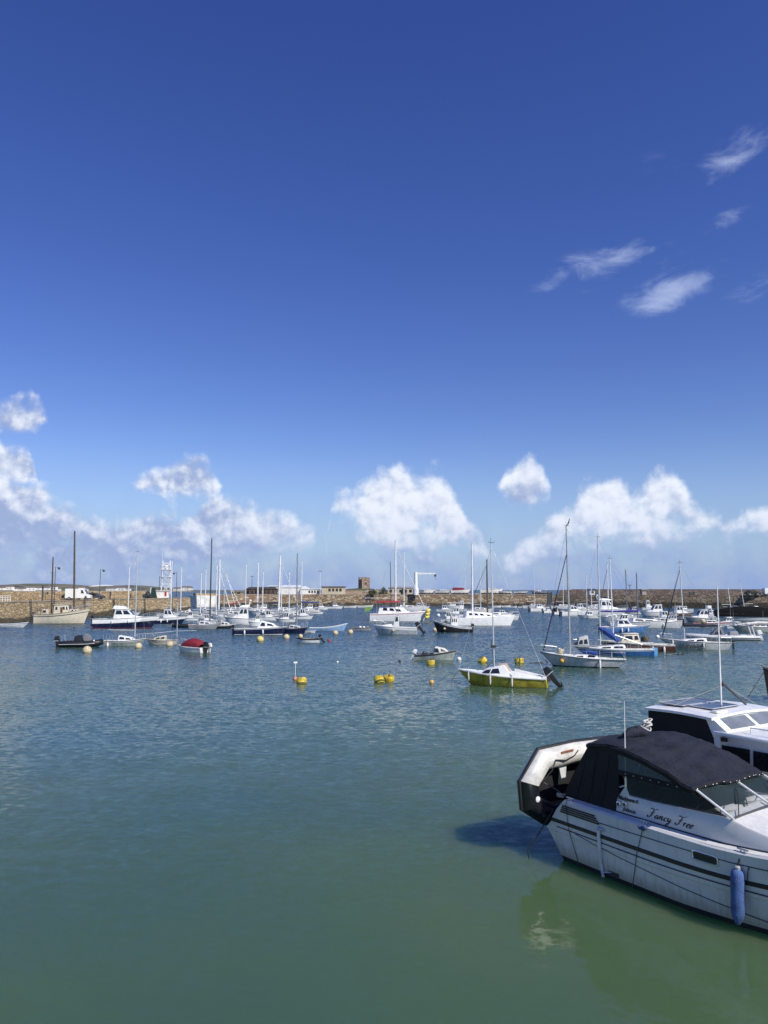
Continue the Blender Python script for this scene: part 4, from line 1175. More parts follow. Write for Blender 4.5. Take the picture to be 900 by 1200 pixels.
b = open_boat('pontoon_boat', 'long flat white work float cut by the left edge of the view', 'work boat', -25, 35, 735.2, 1, -4, top=WHITE, inner=LGREY, fb=.07, thwarts=0, ratio=.22, rub=LGREY)
b.house('engine_cover', .1, .12, .3, .32, .4, .36, .3, .3, LGREY)

b = tubes_boat('rigid_inflatable', 'black inflatable boat with a grey console cover, nearest on the left', 'inflatable boat', 70, 122, 758.8, 1, 6, tube=BLACK, r=.30, ratio=.38)
b.house('console_cover', .55, .57, .68, .74, .40, .34, 1.0, .8, paint('grey_cover', (.20, .20, .21), .8), zb=.3)
b.house('seat_cover', .30, .33, .50, .54, .34, .28, .75, .9, BLACK, zb=.3, bevel=.15)
b.outboard(BLACK, size=1.0)
f = MB(); f.tube([(-b.L*.42, -.5, .5), (-b.L*.44, -.5, 1.15), (-b.L*.44, .5, 1.15), (-b.L*.42, .5, .5)], .03, 5); b.part(f, 'stern_frame', STEEL)
f = MB().ball((b.L*.30, -b.B*.33, .62), .09); b.part(f, 'navigation_light', WHITE)

b = yacht('small_yacht', 'small white sloop with a low rounded cabin, between the black inflatable and the cream yacht', 'yacht', 122, 171, 757, 1, 3, top=GREENG, stripe=WHITE, mast=(158, 647), mr=.06, fb=.12, cab=.55, spread=(.62,), boom=(2.6, .5), ratio=.33, rub=DGREY, life=False, fend=(.12,))
b.mooring(2.2, -1)
b = yacht('small_yacht', 'small cream sloop with cluttered deck beside the boat under a wine red cover', 'yacht', 170, 208, 755, -1, 4, top=CREAM, stripe=DECK, mast=(213, 706), mr=.04, fb=.12, cab=.5, cabm=CREAM, boom=(2.0, .5), spread=(), rub=WOOD, ratio=.34)
f = MB(); f.tube([(-b.L*.45, .1, b.fa + .9), (b.L*.45, .1, b.ff + .5)], .05, 6); b.part(f, 'stowed_mast', ALU)

b = Boat('covered_motorboat', 'white motorboat under a wine red canvas cover, stern with outboards towards the view', 'motorboat', 203, 244, 765, -1, -27, .42, Lmul=1.08)
b.form(fb=.14, rake=.1, dip=0, tw=.9); b.hull(WHITE, rub=LGREY, under=ANTIF); b.deck(DECK, cockpit=(.03, .6), depth=.5)
rows = []
for k in range(8):
    t = k / 7; x = lerp(X_(b, .05), X_(b, .86), t); w = b.hb(lerp(.05, .86, t)) * .98
    hh = [.30, .72, .86, .90, .82, .66, .42, .05][k] * .85
    rows.append([(x, w * math.cos(a), b.sh(.4) + hh * math.sin(a) ** .7) for a in [math.pi * j / 12 for j in range(13)]])
b.part(MB().grid(rows), 'canvas_cover', REDC, ang=60)
b.outboard(BLACK, y=.12, size=.95); b.outboard(WHITE, y=-.5, size=.7)
b.rails(True)

b = cruiser('motor_cruiser', 'white cruiser with a black and red striped hull moored behind the small sloops', 'motor cruiser', 110, 188, 736.2, 1, 5, top=NAVY, stripe=WHITE, under=ANTIR, boot=RED, fb=.135, h1=1.35, ratio=.27, sbw=.62, ob=BLACK, canopy=None, fly=False)
b.house('flybridge', .28, .31, .46, .50, .5, .42, .5, .35, WHITE, zb=b.sh(.4) + 1.37)
b.fenders((.3, .55), b.near)
b = cruiser('pilot_boat', 'dark blue hulled boat with a white wheelhouse, bow towards the entrance', 'motorboat', 180, 218.5, 731, 1, 4, top=NAVY, stripe=WHITE, fb=.165, h1=1.35, sbw=.38, fend=(.25, .45), ratio=.33)
b = tubes_boat('rigid_inflatable', 'black inflatable tender tied ahead of the grey racing yacht', 'inflatable boat', 204, 224, 735.5, 1, 0, tube=BLACK, r=.26)
b.outboard(BLACK, size=.8)
b = yacht('racing_yacht', 'sleek grey yacht with a tall dark mast, left of the black hulled yacht', 'yacht', 221, 258, 737.3, 1, 2, top=GREY, stripe=LGREY, mast=(246, 631), mr=.10, fb=.14, cab=.6, hood=DGREY, mastm=DGREY, spread=(.35, .68), boom=(3.4, 1.0), ratio=.32)
b = yacht('racing_yacht', 'black hulled yacht with a white waved stripe right of the grey one', 'yacht', 249, 277, 736.5, 1, 4, top=BLACK, stripe=WHITE, mast=(262, 673), mr=.06, fb=.13, cab=.6, hood=GREY, boom=(2.8, .8))

# --- yachts rafted behind, left and centre left
def back_yacht(x0, x1, wl, mx, my, label, bow=1, top=None, mat=None, cover=None, mr=.07, lean=0, stay=None, stripe=None, yaw=0, spread=(.5,), cab=.5, hood=None, rub=None, **k):
    return yacht('moored_yacht', label, 'yacht', x0, x1, wl, bow, yaw, top=top, stripe=stripe, mast=(mx, my), mr=mr * 1.4, cover=cover, mastm=mat, lean=lean, stay=stay, spread=spread, cab=cab, hood=hood, rub=rub or DGREY, fb=k.pop('fb', .12), life=False, group='yachts rafted in rows across the harbour', **k)
MW = paint('white_mast', (.82, .82, .82), .45)
back_yacht(136, 165, 722, 149.8, 664, 'white masted yacht lying behind the cabin of the striped cruiser', mat=MW)
back_yacht(184, 212, 722.5, 200, 657, 'yacht close behind the dark blue pilot boat, mast right of the lattice tower', mat=MW)
back_yacht(205, 232, 721, 211.2, 664, 'yacht under a white tent right of the pilot boat', bow=-1, mat=MW, hood=WHITE)
back_yacht(222, 250, 725, 234.7, 671.5, 'white yacht just behind the grey racing yacht, mast in front of the white pier end', mat=MW)
back_yacht(228, 256, 719, 240.2, 667, 'yacht moored under the white pier end with two pairs of spreaders', mat=MW, spread=(.4, .7), stripe=BLUE)
back_yacht(246, 276, 727, 252.8, 662.5, 'pale yacht with a slim white mast behind the black hulled yacht', bow=-1, mat=MW, hood=DGREY)
back_yacht(250, 284, 720, 256, 655.5, 'yacht with a thick white mast, tallest of those left of the flybridge cruiser', mat=MW, mr=.14, top=WHITE, stripe=NAVY, stay=WHITE)
back_yacht(256, 290, 723, 270.5, 667, 'yacht with its white mast leaning left, nearer of the two leaning ones', mat=MW, lean=-15, mr=.06, spread=())
back_yacht(260, 292, 717.5, 276, 671, 'yacht with its thin mast leaning left, further of the two leaning ones', mat=MW, lean=-12, mr=.05, spread=(), cover=RED)
back_yacht(276, 304, 717, 287.5, 661.5, 'yacht behind the big flybridge cruiser, plain white mast above its bow', mat=MW)
back_yacht(288, 322, 720.5, 301.5, 659, 'yacht with a bright white mast and a radar ball halfway up', mat=MW, mr=.11, bow=-1)
back_yacht(300, 330, 723.5, 307.3, 669.5, 'low white yacht with a slim mast before the dark brown shed', mat=MW, stripe=DGREY)
back_yacht(312, 352, 721, 326.3, 650.5, 'yacht with a very tall mast and a dark blue boom cover', mat=MW, mr=.15, cover=NAVYC, boom=(6, 1.2), bow=1, spread=(.35, .65), stay=WHITE, lean=1)
back_yacht(318, 346, 717, 329.5, 664.5, 'yacht just behind the one with the dark blue boom cover', mat=MW)
back_yacht(330, 360, 724, 338.5, 670.5, 'small white yacht with a short crosstree mast before the marquee', mat=MW, spread=(.75,), bow=-1)
back_yacht(342, 373, 719.5, 353, 657.5, 'white yacht with a bright blue sail cover, right end of the rafted row', mat=MW, cover=BLUEC, boom=(4.2, 1.3), bow=-1, mr=.09)
cruiser('flybridge_cruiser', 'big white flybridge cruiser behind the black motor sloop', 'motor cruiser', 262, 304, 732.5, -1, 6, fly=True, fb=.17, h1=1.7, ratio=.36)
cruiser('motor_cruiser', 'white cruiser seen bow on between flybridge cruiser and black sloop', 'motor cruiser', 290, 311, 734, -1, 20, fb=.2, h1=1.3, ratio=.4)
b = Boat('day_boat', 'black hulled day boat with a white cabin and two dark windows', 'motorboat', 275, 337, 744, 1, 2, .27)
b.form(fb=.11, rake=.1, dip=.0, tw=.8); b.hull(NAVY, stripe=WHITE, boot=WHITE, rub=DGREY); b.deck(DECK, cockpit=(.04, .40), depth=.5)
b.house('cabin', .42, .50, .74, .90, .76, .58, .95, .55, WHITE, wins=[(.10, .34, .35, .80), (.44, .78, .45, .78)], front=2, bevel=.1)
b.rails(True, True); b.outboard(BLACK, size=.9); b.fenders((.2, .55), b.near)
b = yacht('dark_yacht', 'dark hulled yacht with grey spray hood and tall dark mast beside the black day boat', 'yacht', 327, 362, 742.5, 1, -8, top=NAVY, stripe=DGREY, mast=(347.8, 650), mr=.09, fb=.17, cab=.5, hood=DGREY, mastm=paint('grey_mast', (.34, .34, .35), .4, metal=.4), spread=(.62, .8), boom=(3.2, 1.0), ratio=.36)
b = open_boat('dinghy', 'small white and black dinghy with a tilted outboard in open water', 'dinghy', 346, 375, 753, -1, -4, top=WHITE, inner=DECK, fb=.15, rub=BLACK, stripe=BLACK)
b.outboard(BLACK, tilt=35, size=.7)
b.part(MB().ball((b.L*.30, 0, b.ff + .12), .24), 'buoy', BUOYC)
b = open_boat('rowing_boat', 'long pale blue open boat with a high bow, right of the dark yacht', 'rowing boat', 362, 408, 739.5, 1, -6, top=LBLUE, inner=LBLUE, fb=.08, fbow=1.0, ratio=.26, rub=WHITE, thwarts=4, stripe=WHITE)
b = open_boat('dinghy', 'tiny white tender between the dark yacht and the pale blue open boat', 'dinghy', 358, 370, 741.5, 1, 0, top=WHITE, inner=LGREY, fb=.14, thwarts=1)
b = open_boat('dinghy', 'low grey dinghy with a heap of gear, left of the white fishing launch', 'dinghy', 411, 437, 739, 1, 3, top=GREY, inner=DGREY, fb=.13, rub=BLACK)
for i in range(5): b.part(MB().ball((random.uniform(-.3, .3) * b.L, random.uniform(-.3, .3), b.fa + .05), .22, sq=.7), 'gear_bag', [REDC, WHITE, BLUEC, GREY, WHITE][i])
# small boats on the far moorings, centre left
for (x0, x1, wl, st, lb, kind) in [
    (364, 380, 719.5, DGREY, 'small white motorboat with a dark hull band under the blue sail cover', 'c'),
    (368, 386, 714.5, None, 'small white cuddy boat, leftmost in the far row before the pavilion', 'c'),
    (384, 403, 713.3, BLUE, 'small white boat with a thin blue band right below the beige pavilion', 'c'),
    (403, 419, 712.3, None, 'low plain white boat right of the pavilion, second in the far row', 'o'),
    (419, 438, 712.2, None, 'long low white boat below the stone tower, last of the far row', 'o')]:
    if kind == 'c': cruiser('small_motorboat', lb, 'motorboat', x0, x1, wl, 1, 4, stripe=st, fb=.14, h1=.95, group='small boats on the far moorings')
    else: open_boat('small_motorboat', lb, 'motorboat', x0, x1, wl, 1, 2, fb=.13, thwarts=2, group='small boats on the far moorings')

# --- centre
b = catamaran('catamaran', 'large white catamaran with a red hull stripe, red awning and yellow bow fenders', 'catamaran', 433, 503, 728, 1, -6, stripe=RED, h=1.45, fb=.125, rw=.42)
b.mast(463.3, 634, r=.16, mat=MW, zb=1.4, spread=(.35, .62), boom=(5.5, 1.2), sw=.9, stay=WHITE)
b.mast(457.6, 659, r=.07, mat=DGREY, zb=1.0, spread=(), forestay=False, name='mizzen_mast', lean=-1)
f = MB(); zz = b.zt + 2.0; f.hexa([(X_(b, .10), -2.2, zz), (X_(b, .52), -2.0, zz + .05), (X_(b, .52), 2.0, zz + .05), (X_(b, .10), 2.2, zz), (X_(b, .12), -1.6, zz + .22), (X_(b, .5), -1.5, zz + .25), (X_(b, .5), 1.5, zz + .25), (X_(b, .12), 1.6, zz + .22)])
o = b.part(f, 'awning', RED, bevel=.05)
f = MB()
for x in (.12, .5):
    for y in (-1.9, 1.9): f.tube([(X_(b, x), y, b.zt), (X_(b, x), y, zz)], .04, 5)
f.build('awning_post', STEEL, o)
f = MB()
for y in (-2.6, -1.9, 1.9, 2.6):
    for k in range(3): f.ball((X_(b, .99) + .1 * k, y * .9, .7 + k * .55), .33, n=8)
b.part(f, 'bow_fender', paint('bright_yellow', (.75, .62, .12), .5))
b.part(MB().slab([(X_(b, .01), .0, b.zt + .5), (X_(b, .01) - 1.3, .1, b.zt + .3), (X_(b, .01) - 1.3, .1, b.zt + 1.1), (X_(b, .01), 0, b.zt + 1.3)], (0, 1, 0), .02), 'ensign', paint('green_flag', (.25, .42, .12), .8), smooth=False)
b.part(MB().tube([(X_(b, .01), 0, b.zt), (X_(b, .01), 0, b.zt + 1.4)], .03, 5), 'flagstaff', WHITE)
back_yacht(452, 500, 717, 473.3, 647, 'white yacht with double rigging just behind the red striped catamaran', mat=MW, mr=.10, spread=(.4, .7), bow=1, cover=DGREY)
cruiser('small_motorboat', 'low white motorboat under the crane behind the catamaran bows', 'motorboat', 481, 504, 714.5, 1, 0, fb=.13, h1=1.0, group='small boats on the far moorings')
b = Boat('fishing_launch', 'white open launch with a slim centre wheelhouse and a tilted black outboard', 'motorboat', 436, 490, 743.8, -1, -7, .36)
b.form(fb=.15, rake=.12, tw=.9, dip=0, fbow=1.15); b.hull(LGREY, stripe=WHITE, sbw=.32, rub=WHITE); b.deck(DECK, cockpit=(.05, .82), depth=.55, side=.2)
b.house('wheelhouse', .40, .41, .50, .54, .34, .28, 1.45, 1.35, WHITE, wins=[(.15, .8, .5, .88)], front=1, aft=True, roof=WHITE, over=.08)
b.house('fore_cuddy', .54, .58, .76, .86, .6, .45, .32, .2, WHITE)
b.rails(True); b.outboard(BLACK, tilt=38, size=1.15); b.part(MB().ball((b.L*.02, b.near * (b.B/2 + .1), .5), .16), 'fender', BUOYC)
b = Boat('cuddy_boat', 'grey green launch with rounded white cabin and tilted white outboard beyond the yellow sloop', 'motorboat', 486, 536, 774, 1, -10, .38)
b.form(fb=.115, rake=.09, tw=.82, dip=.0, fbow=.75); b.hull(GREENG, stripe=DGREY, rub=DGREY); b.deck(GREY, cockpit=(.04, .46), depth=.35)
b.house('cabin', .44, .48, .72, .92, .80, .62, .58, .42, paint('cream_white', (.66, .64, .56), .5), wins=[(.04, .34, .25, .8), (.50, .80, .45, .8)], aft=True, bevel=.16)
b.outboard(WHITE, tilt=28, size=.7); b.mooring(2.4, .6)
f = MB(); f.ball((-b.L*.30, .2, b.fa + .12), .18).ball((-b.L*.2, -.25, b.fa + .1), .15); b.part(f, 'fish_box', DGREY)
b = Boat('fishing_boat', 'black hulled fishing boat with a white wheelhouse and a long foredeck', 'fishing boat', 506, 553, 741, -1, 6, .36)
b.form(fb=.12, fbow=1.55, rake=.12, tw=.85, dip=.01); b.hull(BLACK, stripe=LGREY, sbw=.22, rub=LGREY); b.deck(GREY, cockpit=(.04, .40), depth=.5)
b.house('wheelhouse', .36, .37, .52, .54, .56, .50, 1.25, 1.25, WHITE, wins=[(.10, .28, .45, .82), (.38, .58, .45, .82), (.68, .88, .45, .82)], front=3, roof=WHITE, over=.08)
b.house('engine_box', .6, .62, .68, .70, .3, .28, .5, .5, DGREY)
b.outboard(BLACK, size=.9); b.rails(True, h=.5); b.mooring(2, 0)
b.part(MB().ball((b.L*.22, b.near * (b.B*.42), .45), .17), 'fender', BUOYC)
f = MB(); f.tube([(-b.L*.1, 0, b.fa + 1.2), (-b.L*.1, 0, b.fa + 2.6)], .03, 5); b.part(f, 'signal_mast', ALU)
b = catamaran('catamaran', 'large plain white catamaran with dark oval windows beyond the black fishing boat', 'catamaran', 533, 603, 733, 1, 3, h=1.05, fb=.125, rw=.40, wins=[(.1, .22, .42, .72), (.30, .42, .42, .72), (.50, .62, .42, .72), (.72, .84, .35, .62)])
b.mast(553, 638, r=.15, mat=MW, zb=.8, spread=(.35, .65), boom=(4, 1.4), sw=.8, forestay=False)
b.rails(False, True); b.outboard(BLACK, size=.8)
back_yacht(545, 608, 727, 571.3, 656, 'long white yacht with a brown mast and a dark furled foresail behind the plain catamaran', mat=MASTW, mr=.11, stay=DGREY, bow=-1, fb=.10)
back_yacht(543, 580, 718.5, 563.5, 662, 'yacht with a thin white mast at the far wall behind the plain catamaran', mat=MW, mr=.05)
b = cruiser('motorboat', 'white boat with a tall boxy wheelhouse at the far wall right of the crane', 'motorboat', 531, 549, 716.5, -1, 0, fb=.14, h1=2.1, group='small boats on the far moorings')
cruiser('motorboat', 'white day boat left of the one with the boxy wheelhouse', 'motorboat', 511, 533, 717, 1, 2, fb=.12, h1=.9, top=LGREY, stripe=WHITE, group='small boats on the far moorings')
cruiser('motorboat', 'white cuddy boat at the far wall nearest the crane, partly behind the day boat', 'motorboat', 518, 541, 713, -1, 0, fb=.13, h1=.8, group='small boats on the far moorings')
for i, (x0, x1, wl) in enumerate([(577, 588, 711.8), (588, 599, 711.6), (598, 606, 711.9), (607, 616, 712.2)]):
    open_boat('tender', ['white tender in the row under the far wall, leftmost of four', 'white tender under the far wall, second of four from the left', 'white tender under the far wall, third of four from the left', 'white tender under the far wall, rightmost of four next to the motorboats'][i], 'tender', x0, x1, wl, 1, 0, fb=.16, thwarts=1, group='tenders along the far wall', inner=[GREY, DECK, BLUE, DECK][i])

# --- the yellow sloop
b = Boat('yellow_sloop', 'faded yellow sloop with a white deck and a tilted black outboard in open water', 'yacht', 531, 645, 806.3, -1, -17, .37)
b.form(fb=.10, fbow=.86, rake=.15, dip=.0, tw=.78, full=.80, pw=1.9, srake=-.01)
b.hull(YHULL, stripe=WHITE, boot=YHULL, under=ANTIF, sbw=.06, rub=LGREY, n=24)
b.deck(WHITE, cockpit=(.05, .34), depth=.4, side=.24, n=24)
b.house('cabin', .36, .46, .66, .80, .72, .54, .60, .36, WHITE, wins=[(.30, .60, .32, .80), (.63, .90, .32, .80)], bevel=.07)
b.house('companionway', .37, .45, .53, .54, .34, .30, .66, .63, paint('sliding_hatch', (.45, .36, .28), .7), bevel=.03)
f = MB()
for sg in (1, -1):
    f.hexa([(X_(b, .05), sg*.50, b.fa), (X_(b, .37), sg*.64, b.sh(.37)), (X_(b, .37), sg*.78, b.sh(.37)), (X_(b, .05), sg*.64, b.fa), (X_(b, .05), sg*.52, b.fa + .08), (X_(b, .37), sg*.60, b.sh(.37) + .34), (X_(b, .37), sg*.68, b.sh(.37) + .34), (X_(b, .05), sg*.60, b.fa + .08)])
b.part(f, 'cockpit_coaming', WHITE, bevel=.03)
b.part(MB().box(X_(b, .06), X_(b, .33), -.52, .52, b.fa - .02, b.fa + .06), 'cockpit_cover', WHITE, bevel=.03)
b.mast(578.5, 637, r=.042, mat=ALU, zb=.3, spread=(), lean=-2, top=True)
f = MB(); mx = X_(b, b.u_of(578.5)); zt0 = b.sh(.6) + .32
f.tube([(mx + .04, 0, zt0), (mx + .04, 0, zt0 + 1.25)], .035, 6); f.box(mx - .12, mx + .18, -.08, .08, zt0 + 1.15, zt0 + 1.3); f.tube([(mx + .15, 0, zt0 + 1.2), (mx + .15, 0, zt0 + 1.6)], .03, 5)
b.part(f, 'mast_step', DGREY)
b.fenders((.36, .60, .86), b.near, l=.5, r=.055, drop=.0, mat=DECK)
b.outboard(BLACK, tilt=42, size=.95, y=-.15)
b.part(MB().box(-b.L/2 - .05, -b.L/2 + .02, -.32, .02, .18, .55), 'outboard_pad', BLACK, smooth=False)
f = MB(); a = Vector((b.px(.97, 1), 0, b.sh(.97))); f.tube([a, a + Vector((.45, -.2, -.45)), a + Vector((.7, -.4, -.95))], .012, 4); b.part(f, 'mooring_line', ROPE)
f = MB(); f.tube([(X_(b, .70), -.5, b.sh(.7) + .1), (X_(b, .62), -.3, b.sh(.7) + .6), (X_(b, .46), -.3, b.sh(.5) + .78)], .02, 5); b.part(f, 'spinnaker_pole', DGREY)

# --- white sloop to its right
b = Boat('white_sloop', 'white sloop with a scooped transom and tall mast, nearest of the right hand yachts', 'yacht', 631, 735, 783, -1, -15, .31)
b.form(fb=.095, fbow=.98, rake=.15, dip=.004, tw=.60, full=.74, pw=1.9, srake=.09)
b.hull(LGREY, stripe=WHITE, boot=ANTIF, rub=DGREY, sbw=.05, n=24)
b.deck(WHITE, cockpit=(.05, .30), depth=.35, n=24)
b.house('coachroof', .32, .34, .58, .66, .54, .42, .34, .22, WHITE, wins=[(.10, .38, .35, .78), (.55, .85, .35, .7)])
b.mast(667.5, 617, r=.06, mat=paint('dull_mast', (.42, .42, .43), .4, metal=.4), zb=.2, spread=(.5,), boom=(2.2, .5), stay=None, lean=-1)
f = MB(); zm = z_at(617, b.root.location.y); mx = X_(b, b.u_of(667.5)) + .08; f.tube([(mx, 0, zm), (mx - .2, 0, zm + .28), (mx - .28, 0, zm + .62)], [.02, .05, .02], 5); b.part(f, 'masthead_vane', DGREY)
f = MB(); f.tube([(mx + .05, .0, zm * .78), (X_(b, .985) + 1.2, .6, 3.2)], .032, 6)
f2 = MB(); f2.tube([(mx, 0, zm * .80), (X_(b, .96), 0, b.ff + .1)], [.03, .045], 6); b.part(f2, 'furled_sail', NAVYC)
b.rails(True, True, True, h=.5, r=.014)
b.fenders((.30,), b.near, l=.7, r=.07, drop=.02)
b.part(MB().ball((X_(b, .74), b.near * (b.hb(.74) * .93 + .1), .42), .16), 'fender', paint('ochre_fender', (.62, .38, .06), .5))
b.part(MB().ball((X_(b, .76), 0, b.sh(.76) + .22), .23, sq=.9), 'anchor_buoy', BUOYC)
b.part(MB().tube([(X_(b, .33), .5, b.sh(.3) + .34), (X_(b, .42), .3, b.sh(.3) + .45), (X_(b, .50), .1, b.sh(.3) + .40)], [.12, .16, .1], 8), 'folded_sail', BLUEC)
b.part(MB().box(-b.L/2 + .12, -b.L/2 + .16, -.28, .28, .32, .66), 'transom_hatch', WOOD, bevel=.02)
b.mooring(3.2, .5)
b = yacht('blue_yacht', 'blue hulled yacht with blue boom cover and white spray hood behind the white sloop', 'yacht', 671, 766, 769, -1, -9, top=BLUE, stripe=WHITE, boot=BLUE, mast=(703.5, 630), mr=.065, fb=.085, cab=.38, spread=(.45,), boom=(.1, .5), ratio=.30, rub=LGREY, srake=0.0)
f = MB(); mx = X_(b, b.u_of(703.5)); z0 = b.sh(.6) + 1.55
f.tube([(mx + .1, 0, z0 + .15), (mx - .25, 0, z0), (mx - .9, 0, z0 - .45), (mx - 1.5, 0, z0 - .95)], [.10, .26, .28, .16], 8); b.part(f, 'sail_cover', BLUEC)
f = MB(); f.tube([(mx, 0, z0), (mx - 3.4, 0, z0 - 1.2)], .045, 6); b.part(f, 'boom', ALU)
o = b.house('spray_hood', .80, .82, .93, .96, .66, .56, .95, .75, paint('white_canvas', (.62, .61, .57), .85, bump=.2), wins=[(.12, .46, .3, .72), (.56, .9, .3, .72)], aft=True, bevel=.05, zb=b.sh(.88))
f = MB(); f.hexa([(-b.L/2 - .34, -.03, -.25), (-b.L/2 - .02, -.03, -.3), (-b.L/2 - .02, .03, -.3), (-b.L/2 - .34, .03, -.25), (-b.L/2 - .38, -.03, b.fa + .12), (-b.L/2 - .02, -.03, b.fa + .1), (-b.L/2 - .02, .03, b.fa + .1), (-b.L/2 - .38, .03, b.fa + .12)]); b.part(f, 'rudder', paint('light_blue', (.16, .42, .72), .4), smooth=False)
f = MB().ball((b.L*.47, 0, b.ff + .2), .16); b.part(f, 'bow_buoy', paint('pink_white', (.65, .35, .32), .5))
b = Boat('cabin_boat', 'cream cabin boat with a brown hull and a pale mast behind the blue yacht', 'motorboat', 700, 789, 763.5, -1, -5, .30)
b.form(fb=.085, rake=.1, dip=.0, tw=.8, fbow=.95); b.hull(TARBROWN, stripe=DECK, rub=DECK); b.deck(DECK, cockpit=(.04, .42), depth=.4)
b.house('cabin', .44, .47, .66, .72, .66, .56, .85, .80, CREAM, wins=[(.08, .30, .42, .82), (.40, .88, .42, .82)], aft=True, front=2, bevel=.06, roof=DECK, over=.05)
b.mast(718.8, 655, r=.055, mat=MW, spread=(), forestay=False, zb=0, lean=-2)
b.fenders((.15, .3), b.near)
b = cruiser('blue_cruiser', 'light blue hulled cruiser with a low white cabin and two white fenders', 'motor cruiser', 703, 763, 741, 1, 2, top=paint('sky_blue_hull', (.10, .24, .52), .35), stripe=WHITE, fb=.10, h1=.85, ratio=.30, fend=(.38, .50), ob=BLACK, obs=.7)
b = back_yacht(712, 792, 736.5, 747.8, 672, 'white yacht with a violet blue boom cover behind the light blue cruiser', mat=paint('dark_mast', (.16, .16, .17), .4), cover=PURPLEC, boom=(5.6, .9), mr=.07, fb=.10)
b = cruiser('big_cruiser', 'big white flybridge cruiser with a long bow before the breakwater', 'motor cruiser', 686, 738, 721.5, 1, 4, fly=True, fb=.13, h1=1.9, ratio=.3)
back_yacht(680, 705, 715.5, 687.8, 673, 'white yacht behind the big flybridge cruiser, left mast of the pair', mat=MW)
back_yacht(684, 712, 713.6, 693.2, 677.5, 'white yacht at the breakwater foot, right mast of the close pair', mat=MW, bow=-1)
back_yacht(700, 734, 727.5, 713.3, 661, 'white yacht with a dark furled foresail in front of the big flybridge cruiser', mat=MW, stay=DGREY, mr=.07, bow=-1)
back_yacht(722, 750, 726, 735, 668, 'yacht with a dark mast topped by a cross, right of the big flybridge cruiser', mat=paint('dark_mast', (.16, .16, .17), .4), mr=.07, spread=(.96,), sw=.9)
back_yacht(612, 640, 713, 627, 664, 'yacht with a thin white mast behind the leftmost sports boat', mat=MW, mr=.05, lean=-1)
back_yacht(645, 674, 713.5, 660.4, 676, 'yacht with a short white mast behind the boat with the blue canopy', mat=MW, mr=.06)
cruiser('sports_boat', 'white sports boat with a dark windscreen, leftmost of the stern moored row', 'motorboat', 619, 646, 716.6, 1, 14, fb=.15, h1=.9, ob=BLACK, obs=.9, group='motorboats moored in a row before the breakwater')
cruiser('sports_boat', 'white open speedboat with a swept bow, second in the stern moored row', 'motorboat', 635, 650, 718.2, 1, 25, fb=.18, h1=.6, ob=BLACK, obs=.9, group='motorboats moored in a row before the breakwater')
cruiser('sports_boat', 'white motorboat with a dark blue canopy, third in the stern moored row', 'motorboat', 647, 662, 720, 1, 25, fb=.2, h1=1.0, canopy=NAVYC, ob=BLACK, group='motorboats moored in a row before the breakwater')
cruiser('sports_boat', 'larger white boat with small round windows, rightmost of the stern moored row', 'motorboat', 655, 691, 721.8, 1, 12, fb=.15, h1=1.0, ob=BLACK, group='motorboats moored in a row before the breakwater')

# --- right side
cruiser('motor_cruiser', 'white cruiser with a rounded wheelhouse, dark hull foot, left of the maroon hulled one', 'motor cruiser', 748, 788, 722.5, -1, 4, fb=.12, h1=1.5, ratio=.3, boot=DGREY)
cruiser('motor_cruiser', 'maroon hulled cruiser with a white upper deck', 'motor cruiser', 781, 814, 723.5, 1, 4, top=TARBROWN, stripe=WHITE, fb=.14, h1=1.4, ratio=.33)
b = cruiser('small_cruiser', 'white cruiser with a high plain bow left of the pale pilot boat', 'motor cruiser', 758, 803, 736.3, 1, -5, top=LGREY, stripe=WHITE, fb=.15, h1=.5, fend=(.4,), ratio=.34)
b = cruiser('pilot_cruiser', 'pale green white boat with a wheelhouse and a stern arch', 'motorboat', 801, 842, 729.5, -1, 3, top=GREENG, stripe=WHITE, fb=.12, h1=1.35, ratio=.32)
f = MB(); z = b.sh(.2); f.tube([(X_(b, .22), -1.1, z), (X_(b, .26), -1.0, z + 1.6), (X_(b, .26), 1.0, z + 1.6), (X_(b, .22), 1.1, z)], .09, 6)
o = b.part(f, 'stern_arch', WHITE); MB().box(X_(b, .2), X_(b, .32), -.4, .4, z + 1.6, z + 2.1).build('lamp_box', WHITE, o, bevel=.05)
b = cruiser('striped_boat', 'low white boat with a red stripe and a cream ball fender behind the grey inflatable', 'motorboat', 812, 860, 735, 1, -3, top=LGREY, stripe=RED, fb=.09, h1=.35, ratio=.28)
b.part(MB().ball((X_(b, .22), -b.B*.3, b.fa + .3), .38), 'fender', BUOYC)
b = Boat('covered_boat', 'large boat wrapped in a black cover, right edge', 'boat', 833, 910, 727.5, -1, 4, .26)
b.form(fb=.10, rake=.12, dip=.0, tw=.8, fbow=1.3); b.hull(LGREY, stripe=DGREY, rub=DGREY); b.deck(DECK)
rows = []
for k in range(12):
    u = .03 + .94 * k / 11; w = b.hb(u) * 1.03 + .03; hh = .3 + 1.3 * math.sin(math.pi * min(1, .15 + u * .55)) * (1 - .75 * u ** 2)
    rows.append([(X_(b, u), w * math.cos(a), b.sh(u) - .5 + (hh + .5) * math.sin(a) ** .8) for a in [math.pi * j / 14 for j in range(15)]])
b.part(MB().grid(rows), 'canvas_cover', paint('black_canvas', (.005, .005, .006), .95, var=.3, spec=.2), ang=60)
back_yacht(846, 878, 717.6, 856.5, 683, 'low white yacht with a short mast leaning left beyond the black covered boat', mat=MW, lean=-3, mr=.06, spread=())
back_yacht(858, 888, 716.6, 872.5, 681, 'white yacht with a leaning thin mast, right one beyond the black covered boat', mat=MW, lean=-4, mr=.05, spread=(), bow=-1)
cruiser('small_motorboat', 'small white motorboat cut by the right edge beyond the black covered boat', 'motorboat', 886, 908, 720.5, -1, 0, fb=.13, h1=.6, group='small boats on the far moorings')
